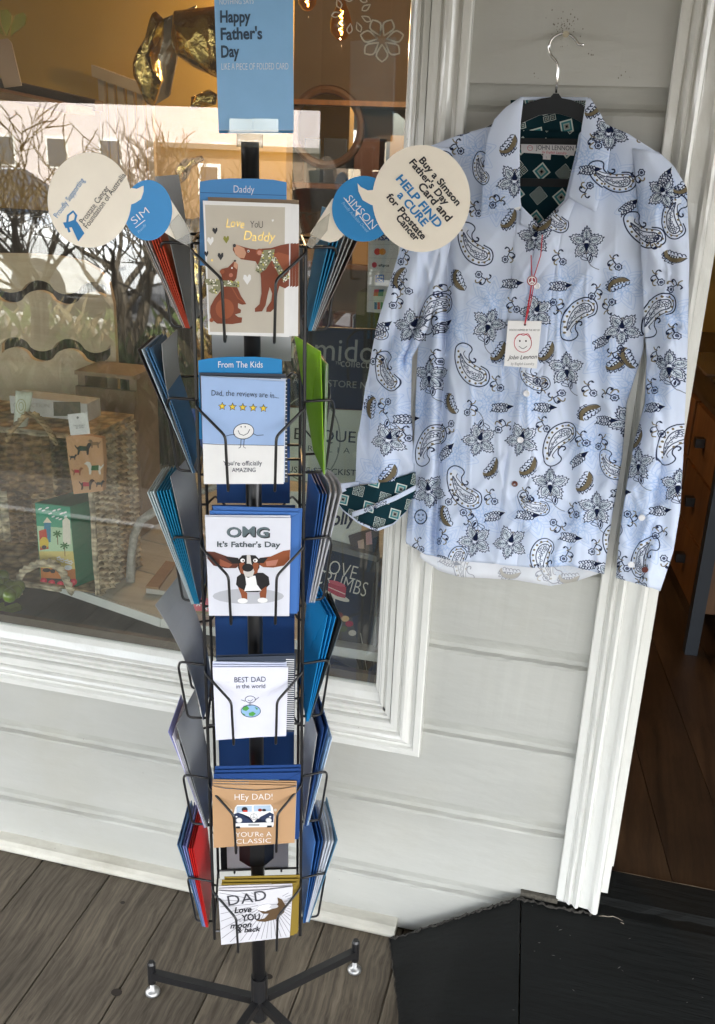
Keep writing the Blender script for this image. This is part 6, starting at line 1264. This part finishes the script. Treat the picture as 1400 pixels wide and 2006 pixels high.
M_TAIL = cloth_mat('paisley_cotton_inside', to_image('paisley_reverse', CL.I * .35 + .58), .85)
# green and black diamond lining
n = 512; yy, xx = np.mgrid[0:n, 0:n] / n; A_ = np.ones((n, n, 3), np.float32) * hexa('16323a')
def dia(cx_, cy_, r):
    global A_
    for ox in (-1, 0, 1):
        for oy in (-1, 0, 1):
            d = np.abs(xx - cx_ - ox) + np.abs(yy - cy_ - oy)
            for lo, hi, col in ((.80, 1, 'cdd6cf'), (.50, .80, '3f7f84'), (.36, .50, '9fb0a8'), (.18, .36, '8a8a86'), (0, .18, '15191a')):
                if r < .1 and lo in (.50,): col = '16323a'
                A_[(d <= r * hi) & (d >= r * lo)] = hexa(col)
dia(.25, .25, .20); dia(.75, .75, .20)
for a_, b_ in [(.75, .25), (.25, .75)]:
    for dx, dy in [(-.11, 0), (.11, 0), (0, .11), (0, -.11)]: dia(a_ + dx, b_ + dy, .092)
M_DIA = cloth_mat('diamond_lining', to_image('diamond_lining', A_), 1.0)
sh = root('paisley_shirt', (-.09, 1.63, 1.35), 'long-sleeved white and pale blue paisley shirt hanging on the wall between window and door', 'shirt')
def clothgrid(name, f, nu, nv, m, uvf=None, th=.0012, parent=sh, deep=lambda x, y: 0):
    """f(u, v) -> (picture x, picture y, distance in front of the print plane)"""
    V = []; UV = []
    for j in range(nv):
        for i in range(nu):
            x, y, d = f(i / (nu - 1), j / (nv - 1)); q = atY(x, y, YS); V.append(atY(x, y, YS - d))
            UV.append(uvf(q) if uvf else ((q.x + .22 * (d - .04) - TX0) * TPM / TW, (q.z - TZ0) * TPM / THH))
    F = [(j * nu + i, j * nu + i + 1, (j + 1) * nu + i + 1, (j + 1) * nu + i) for j in range(nv - 1) for i in range(nu - 1)]
    o = mk(name, V, F, m, parent, None, None, True, UV); s_ = o.modifiers.new('cloth', 'SOLIDIFY'); s_.thickness = th; s_.offset = -1 if True else 1; return o
def dia_uv(q, k=8.0, r=0): 
    c_, s_ = math.cos(r), math.sin(r); x, z = q.x * c_ - q.z * s_, q.x * s_ + q.z * c_; return (x * k, z * k)
def ridge(x, c, w_, h_): return h_ * math.exp(-((x - c) / w_) ** 2)
def crease(x, y, k=1.0):
    a_ = (1 - abs(math.sin(x * .026 + y * .0075 + 1.2 * math.sin(y * .013)))) ** 5; b_ = (1 - abs(math.sin(x * .041 - y * .011 + 1.5 * math.sin(x * .012 + y * .009)))) ** 6; c_ = (1 - abs(math.sin(y * .034 + x * .012 + 1.3 * math.sin(x * .03)))) ** 7
    return k * (.0070 * a_ + .0045 * b_ - .0032 * c_)
LB0 = [(845, 285), (840, 480), (828, 600), (818, 700), (812, 850), (802, 980), (795, 1062), (815, 1090)]
RB0 = [(1290, 300), (1272, 480), (1258, 690), (1226, 790), (1217, 900), (1198, 1010), (1182, 1125)]
TOPB = [(845, 285), (900, 264), (950, 250), (1008, 242), (1016, 262), (1020, 408), (1058, 450), (1112, 392), (1134, 262), (1165, 234), (1230, 262), (1290, 300)]
BOTB = [(795, 1064), (818, 1086), (870, 1098), (960, 1104), (968, 1106), (1040, 1112), (1110, 1108), (1180, 1124)]
LBY = [(y, x) for x, y in LB0]; 
def body(u, v):
    x0 = 845 + (1290 - 845) * u; yt = lerp_poly([(b_, a_) for a_, b_ in TOPB], x0); xb = 795 + 387 * u; yb = lerp_poly([(b_, a_) for a_, b_ in BOTB], xb)
    y = yt + (yb - yt) * v; xl = lerp_poly(LB0, y); xr = lerp_poly(RB0, y)
    if y < 480: xl, xr = lerp_poly([(845, 250), (845, 290), (840, 480)], y), lerp_poly([(1290, 250), (1290, 300), (1272, 480)], y)
    x = xl + (xr - xl) * u; t = (y - 250) / 860.
    d = .006 + .030 * math.sin(math.pi * min(1, max(0, u))) ** .6 * min(1, .35 + t)
    cfold = 880 - (y - 480) * .045
    d += ridge(x, cfold - 18, 13, .012) * min(1, max(0, (y - 460) / 120)) - ridge(x, cfold, 9, .016) * min(1, max(0, (y - 460) / 120))
    d += ridge(x, 1215 - (y - 500) * .05, 22, .012) * t - ridge(x, 1180 - (y - 500) * .03, 15, .010) * t
    d += .0045 * math.sin(x * .047 + 1.1 + y * .0025) * t + .0025 * math.sin(x * .11 - y * .006) * t + .0018 * math.sin(y * .05 + x * .03) * math.sin(x * .021)
    d += ridge(x, 940 + (y - 700) * .05, 18, .006) * t - ridge(x, 1120 - (y - 600) * .03, 20, .006) * t
    pl = lerp_poly([(1060, 440), (1040, 560), (1026, 700), (1012, 800), (997, 900), (985, 1000), (970, 1108)], y)
    d += .0035 / (1 + math.exp(-(x - pl) / 1.2)); d -= ridge(x, pl - 5, 4, .0025) * (y > 460); pw_ = pl + 42; d -= ridge(x, pw_, 1.6, .0012) * (y > 460)
    return x, y, crease(x, y, min(1, max(0, (y - 420) / 200))) + .012 + (d - .012) * 1.35 + ridge(x, 1150 - (y - 700) * .06, 9, .005) * t - ridge(x, 905 + (y - 500) * .03, 8, .004) * t
clothgrid('front_panel', body, 220, 150, M_SHIRT)
# back tail of the shirt, paler inside face showing below the front hem
def tail(u, v):
    x = 822 + (1176 - 822) * u; yb = lerp_poly([(1092, 822), (1118, 860), (1130, 900), (1133, 960), (1136, 1010), (1148, 1078), (1138, 1130), (1122, 1176)], x); y = 1040 + (yb - 1040) * v
    return x, y, -.018 + .004 * math.sin(x * .05) + .008 * v
clothgrid('back_tail', tail, 60, 10, M_TAIL)
def backin(u, v):
    x = 1000 + (1150 - 1000) * u; y = 196 + (460 - 196) * v; return x, y, -.026 - .01 * math.sin(math.pi * u)
clothgrid('back_yoke', backin, 16, 20, M_DIA, lambda q: dia_uv(q, 14, .03))
# sleeves
LSO = [(846, 290), (820, 380), (790, 470), (762, 560), (738, 640), (716, 760), (700, 860), (697, 948)]
LSI = [(885, 300), (882, 480), (862, 560), (838, 640), (806, 700), (804, 800), (812, 935)]
def sleeveL(u, v):
    y = 288 + (945 - 288) * v + (-14 * u + 6) * v; xl = lerp_poly(LSO, y); xr = lerp_poly(LSI, y); x = xl + (xr - xl) * u; w_ = min(1, v * 3)
    d = .004 + .026 * math.sin(math.pi * (.06 + .9 * u)) ** .7 * (.4 + .6 * w_) + w_ * (.009 * math.sin(u * 7 + y * .012) + .005 * math.sin(u * 15 - y * .02)) - ridge(u, .80, .06, .014) * min(1, max(0, (y - 480) / 100)) * max(0, min(1, (780 - y) / 80)) + .0015 * math.sin(y * .09 + u * 6)
    return x, y, crease(x * 1.2, y * 1.3 + 50, 1.1 * w_) + d + .010 * (1 - .5 * v)
clothgrid('sleeve', sleeveL, 50, 110, M_SHIRT)
RSO = [(1288, 298), (1318, 325), (1345, 368), (1349, 500), (1345, 700), (1337, 900), (1331, 1000), (1318, 1080), (1292, 1158)]
RSI = [(1238, 288), (1245, 340), (1256, 480), (1262, 640), (1268, 700), (1264, 790), (1242, 870), (1223, 980), (1213, 1060), (1207, 1132)]
def sleeveR(u, v):
    y = 298 + (1132 - 298) * v; y += 25 * u * v; y = y if v > .06 else y - (1 - u) * 8; xl = lerp_poly(RSI, y); xr = lerp_poly(RSO, y); x = xl + (xr - xl) * u; w_ = min(1, v * 3)
    d = .006 + .028 * math.sin(math.pi * (.05 + .92 * u)) ** .7 * (.4 + .6 * w_) + w_ * (.008 * math.sin(u * 6 + y * .013 + 1) + .005 * math.sin(u * 13 - y * .017)) - ridge(u, .72 - .2 * v, .07, .010) * max(0, min(1, (y - 850) / 80)) + .004 * math.sin(y * .045) * max(0, min(1, (y - 950) / 60)) * math.sin(u * 3) + .0015 * math.sin(y * .08 + u * 5)
    return x, y, crease(x * 1.3 + 40, y * 1.5, 1.3 * w_) + d + .012 * (1 - .4 * v)
clothgrid('sleeve', sleeveR, 50, 130, M_SHIRT)
# turned-up cuff on the left sleeve
def cuff(u, v):
    x = 648 + (814 - 648) * u; yt = lerp_poly([(962, 648), (952, 700), (942, 760), (924, 814)], x); yb = lerp_poly([(972, 648), (1000, 672), (1022, 702), (1037, 737), (1026, 770), (1002, 796), (962, 814)], x); y = yt + (yb - yt) * v
    return x, y, .020 + .018 * math.sin(math.pi * u) * (1 - .3 * v) + .003 * math.sin(x * .07 + v * 2)
clothgrid('turned_up_cuff', cuff, 60, 24, M_DIA, lambda q: dia_uv(q, 14, .95))
def cuffband(u, v):
    x = 690 + (814 - 690) * u; yc = lerp_poly([(1008, 690), (1000, 715), (987, 745), (975, 775), (955, 814)], x); y = yc - 5 + 10 * v; return x, y, .024 + .018 * math.sin(math.pi * (x - 648) / 166) + .002
clothgrid('cuff_piping', cuffband, 30, 4, M_SHIRT)
def cufflap(u, v):
    x = 634 + (705 - 634) * u; yt = lerp_poly([(950, 634), (948, 660), (942, 705)], x); yb = lerp_poly([(958, 634), (972, 655), (960, 680), (952, 705)], x); return x, yt + (yb - yt) * v, .028 + .003 * math.sin(u * 5)
clothgrid('cuff_edge', cufflap, 20, 6, M_SHIRT)
def hemlip(u, v):
    x = 655 + (812 - 655) * u; yb = lerp_poly([(978, 655), (1000, 672), (1022, 702), (1037, 737), (1026, 770), (1002, 796), (965, 812)], x); return x, yb - 1 + 5 * v * math.sin(math.pi * min(1, u * 1.1)), .030 + .014 * math.sin(math.pi * u)
clothgrid('cuff_hem', hemlip, 40, 3, M_SHIRT)
# collar leaves and neck band
def quadpatch(name, Lp, Rp, d0, m, nu=20, nv=24, bul=.006, uvf=None):
    """patch between a left and a right polyline given from top to bottom"""
    def al(P, t):
        L_ = [0]
        for a_, b_ in zip(P, P[1:]): L_.append(L_[-1] + math.hypot(b_[0] - a_[0], b_[1] - a_[1]))
        s_ = t * L_[-1]
        for i in range(len(P) - 1):
            if s_ <= L_[i + 1] + 1e-9: k = (s_ - L_[i]) / max(1e-9, L_[i + 1] - L_[i]); return (P[i][0] + (P[i + 1][0] - P[i][0]) * k, P[i][1] + (P[i + 1][1] - P[i][1]) * k)
        return P[-1]
    def f(u, v):
        a_ = al(Lp, v); b_ = al(Rp, v); return a_[0] + (b_[0] - a_[0]) * u, a_[1] + (b_[1] - a_[1]) * u, d0(u, v) + bul * math.sin(math.pi * u) * math.sin(math.pi * (.1 + .8 * v))
    return clothgrid(name, f, nu, nv, m, uvf, .0018)
quadpatch('collar_leaf', [(1020, 192), (990, 212), (968, 236), (955, 270), (946, 350), (942, 424)], [(1024, 192), (1019, 240), (1017, 300), (1018, 360), (1020, 402), (1021, 404)], lambda u, v: .030 + .016 * v, M_SHIRT)
quadpatch('collar_leaf', [(1150, 194), (1140, 250), (1136, 290), (1126, 330), (1114, 386), (1164, 413)], [(1154, 192), (1170, 215), (1184, 240), (1198, 262), (1188, 340), (1166, 413)], lambda u, v: .030 + .018 * v, M_SHIRT)
quadpatch('collar_back', [(1022, 192), (1018, 230), (1018, 255)], [(1152, 193), (1146, 230), (1140, 258)], lambda u, v: -.018 - .012 * math.sin(math.pi * u), M_DIA, 20, 8, 0, lambda q: dia_uv(q, 15, .5))
quadpatch('collar_fold', [(1018, 190), (1020, 196)], [(1152, 191), (1150, 197)], lambda u, v: -.012 - .012 * math.sin(math.pi * u), M_SHIRT, 20, 3, .001)
quadpatch('neck_band', [(1020, 402), (1018, 440)], [(1056, 440), (1050, 452)], lambda u, v: .030, M_SHIRT, 10, 6, .002)
quadpatch('placket_flap', [(1118, 384), (1085, 420), (1058, 446), (1040, 468)], [(1126, 392), (1112, 430), (1085, 447), (1046, 482)], lambda u, v: .040 - .004 * v, M_SHIRT, 12, 16, .004)
M_SEAM = paper(hx('c9cedd'))
def seam(name, P, off=.0024, rr=.0007):
    b = B(); b.tube([atY(x, y, YS - d - off) for x, y, d in P], rr, 5); return b.build(name, M_SEAM, sh)
def dbody(x, y):
    xl, xr = lerp_poly(LB0, y), lerp_poly(RB0, y); u = (x - xl) / (xr - xl)
    t = (y - 250) / 860.; best = body(min(1, max(0, u)), 0)
    yt = lerp_poly([(b_, a_) for a_, b_ in TOPB], 845 + 445 * u); yb = lerp_poly([(b_, a_) for a_, b_ in BOTB], 795 + 387 * u); return body(u, (y - yt) / (yb - yt))[2]
M_BTN = mat('pearl_button', (.78, .78, .80), .2, coat=.6); M_BTN2 = mat('brown_button', (.10, .03, .025), .2, coat=.6)
for x, y, m in [(1051, 560, M_BTN), (1031, 771, M_BTN), (1019, 862, M_BTN), (1008, 948, M_BTN2), (1013, 405, M_BTN)]:
    d = dbody(x, y) if y > 450 else .044; c = atY(x, y, YS - d - .0025); b = B(); P = [(.0052, .0008), (.0055, .0002), (.0052, -.0006), (.004, -.0009), (.0034, -.0004), (.0001, -.0004)]; nn = 16
    V = [c + Vector((r_ * math.cos(k * 6.2832 / nn), z_, r_ * math.sin(k * 6.2832 / nn))) for r_, z_ in P for k in range(nn)]; b.add(V, [(i * nn + k, i * nn + (k + 1) % nn, (i + 1) * nn + (k + 1) % nn, (i + 1) * nn + k) for i in range(len(P) - 1) for k in range(nn)])
    o = b.build('button', m, sh, smooth=True)
    b = B(); b.tube([c + Vector((-.0012, -.0010, 0)), c + Vector((.0012, -.0010, 0))], .0005, 5); b.build('thread', M_SEAM, o)
for x, y, m in [(1263, 1116, M_BTN2), (1257, 1014, M_BTN), (1236, 1106, M_BTN)]:
    c = atY(x, y, YS - .052); b = B(); b.tube([c, c + Vector((0, -.0018, 0))], [.0056, .005], 16); b.build('button', m, sh)
# labels in the neck
a = Art((0, YS + .020, 0), (0, -1, 0)); b = B(); b.prism([a.at(x, y) for x, y in [(1020, 281), (1128, 284), (1124, 305), (1021, 299)]], (0, .001, 0)); nl = b.build('neck_label', paper((.72, .71, .72)), sh)
RED = C('c22a44'); a.text('JOHN LENNON', 1050, 293, 13, NAVYINK, 1.5, 'r', width=74); a.text('by English Laundry', 1061, 300, 7.5, RED, 3, 'r', width=48, slant=.3)
a.ring(1038, 290, 5, 5, .8, RED); a.ell(1036, 289, .7, .7, INK); a.ell(1040, 289, .7, .7, INK); a.build('print', nl)
a = Art((0, YS + .0185, 0), (0, -1, 0)); b = B(); b.prism([a.at(x, y) for x, y in [(1064, 301), (1079, 302), (1078, 313), (1063, 312)]], (0, .0008, 0)); n2 = b.build('size_label', paper((.68, .66, .68)), sh); a.text('L', 1069, 310, 6, INK); a.build('print', n2)
# ---------------------------------------------------------------- hanger
hg = root('coat_hanger', atY(1100, 68, 1.66), 'black velvet coat hanger with a chrome hook on a nail above the shirt', 'hanger')
M_VEL = mat('black_velvet', (.010, .012, .014), .85, sheen=.3); HY = 1.632
b = B(); b.tube(rounded([atY(x, y, HY) for x, y in [(1089, 182), (1093, 140), (1092, 122), (1078, 108), (1074, 90), (1082, 74), (1098, 65), (1116, 67), (1128, 78), (1133, 88), (1143, 88)]], .010, 4), .0019, 8); b.build('hook', M_CHROME, hg, smooth=True)
b = B(); b.prism([atY(x, y, HY - .004) for x, y in [(1084, 183), (1094, 183), (1100, 192), (1120, 196), (1140, 205), (1150, 216), (1180, 250), (1240, 282), (1290, 312), (1288, 322), (1230, 297), (1150, 246), (1120, 230), (1095, 223), (1080, 222), (1055, 226), (1020, 242), (950, 280), (880, 312), (870, 300), (930, 262), (1000, 222), (1030, 203), (1060, 193), (1078, 190)]], (0, .007, 0)); b.build('shoulders', M_VEL, hg)
for y0, y1, xa, xb in ((270, 282, 1014, 1136), (349, 365, 1014, 1122)): b = B(); b.prism([atY(x, y, HY - .002) for x, y in [(xa, y0), (xb, y0 + 2), (xb, y1 + 2), (xa, y1)]], (0, .005, 0)); b.build('crossbar', M_VEL, hg)
nl_ = tag(B().tube([atY(1108, 67, 1.628), atY(1108, 67, 1.70)], [.0048, .003], 10).build('nail', mat('old_nail', (.3, .27, .2), .4, metal=.8), None, atY(1108, 67, 1.65)), 'small nail in the weatherboard carrying the hanger hook', 'nail')
# ---------------------------------------------------------------- swing tag with the red string
tgs = root('swing_tag', atY(1025, 675, 1.565), 'white paper swing tag with a simple red drawn face hanging from a red string', 'tag')
ty = 1.566; b = B(); b.prism([atY(x, y, ty) for x, y in [(995, 628), (1061, 629), (1051, 722), (987, 717)]], (0, .0008, 0)); b.build('card', WHITE, tgs)
M_STR = mat('red_string', (.42, .015, .03), .7)
b = B(); b.tube([atY(1062, 460, 1.572), atY(1059, 500, 1.566), atY(1048, 535, 1.562), atY(1042, 550, 1.560)], .0009, 6); b.tube([atY(1040, 500, 1.570), atY(1041, 530, 1.562), atY(1042, 550, 1.560)], .0009, 6); b.tube([atY(1042, 550, 1.560), atY(1036, 590, 1.562), atY(1028, 635, 1.5645)], .0013, 6); b.tube([atY(1045, 560, 1.560), atY(1040, 590, 1.561), atY(1030, 628, 1.5645)], .0008, 6); b.build('string', M_STR, tgs)
b = B(); c = atY(1042, 550, 1.560); b.tube([c, c + Vector((0, -.003, 0))], [.0082, .0078], 24); bt = b.build('peace_button', mat('red_button', (.30, .02, .04), .3, coat=.4), tgs)
a = Art((0, 1.5568, 0), (0, -1, 0)); a.ring(1042, 550, 7.2, 7.4, 1.4, WHITE, 1); a.stroke([(1042, 543), (1042, 557)], 1.4, WHITE, 1); a.stroke([(1042, 550), (1037, 555)], 1.4, WHITE, 1); a.stroke([(1042, 550), (1047, 555)], 1.4, WHITE, 1); a.build('peace_sign', bt)
a = Art((0, ty - .0002, 0), (0, -1, 0)); a.ell(1028, 636, 2.4, 2.4, INK, 1); a.text('DESIGNS INSPIRED BY THE ART OF', 997, 648, 5.2, INK, .5, 'r', width=60)
a.ring(1024, 672, 17, 18, 1.2, RED); a.stroke(catmull([(1008, 664), (1016, 655), (1026, 657), (1034, 654), (1040, 664)], 4), 1.2, RED); a.ell(1018, 668, 1.6, 2, INK); a.ell(1030, 668, 1.6, 2, INK); a.stroke(catmull([(1016, 678), (1024, 683), (1032, 678)], 4), 1, INK)
a.text('John Lennon', 995, 704, 12, INK, -1, 'r', width=56, slant=.4, jit=.05); a.text('by English Laundry', 1000, 715, 7.5, C('4a4a5a'), 0, 'l', width=46, slant=.3); a.build('print', tgs)
# fly spots and marks round the nail
b = B(); rr = random.Random(8)
for i in range(75):
    x = rr.gauss(1106, 14); y = rr.gauss(48, 16)
    if i > 60: x, y = rr.choice([(1220, 148), (1042, 150), (1155, 108), (1098, 88)]); x += rr.gauss(0, 8); y += rr.gauss(0, 5)
    c = atY(x, y, YW - .0006); r_ = rr.uniform(.0004, .0012); b.add([c + Vector((r_ * math.cos(k * 1.2566), 0, r_ * 1.3 * math.sin(k * 1.2566))) for k in range(5)], [tuple(range(5))])
tag(b.build('fly_spots', paper((.20, .18, .15)), wall), kind='stuff')
# nail heads and knots on the deck
for px, py, r_ in [(228, 1944, .012), (526, 1913, .009), (240, 1768, .006), (124, 1695, .006)]:
    c = atZ(px, py, .0006); b = B(); b.add([c + Vector((r_ * math.cos(k * .6283), r_ * .8 * math.sin(k * .6283), 0)) for k in range(10)], [tuple(range(10))]); b.build('knot', mat('dark_knot', (.03, .022, .016), .7), deck)
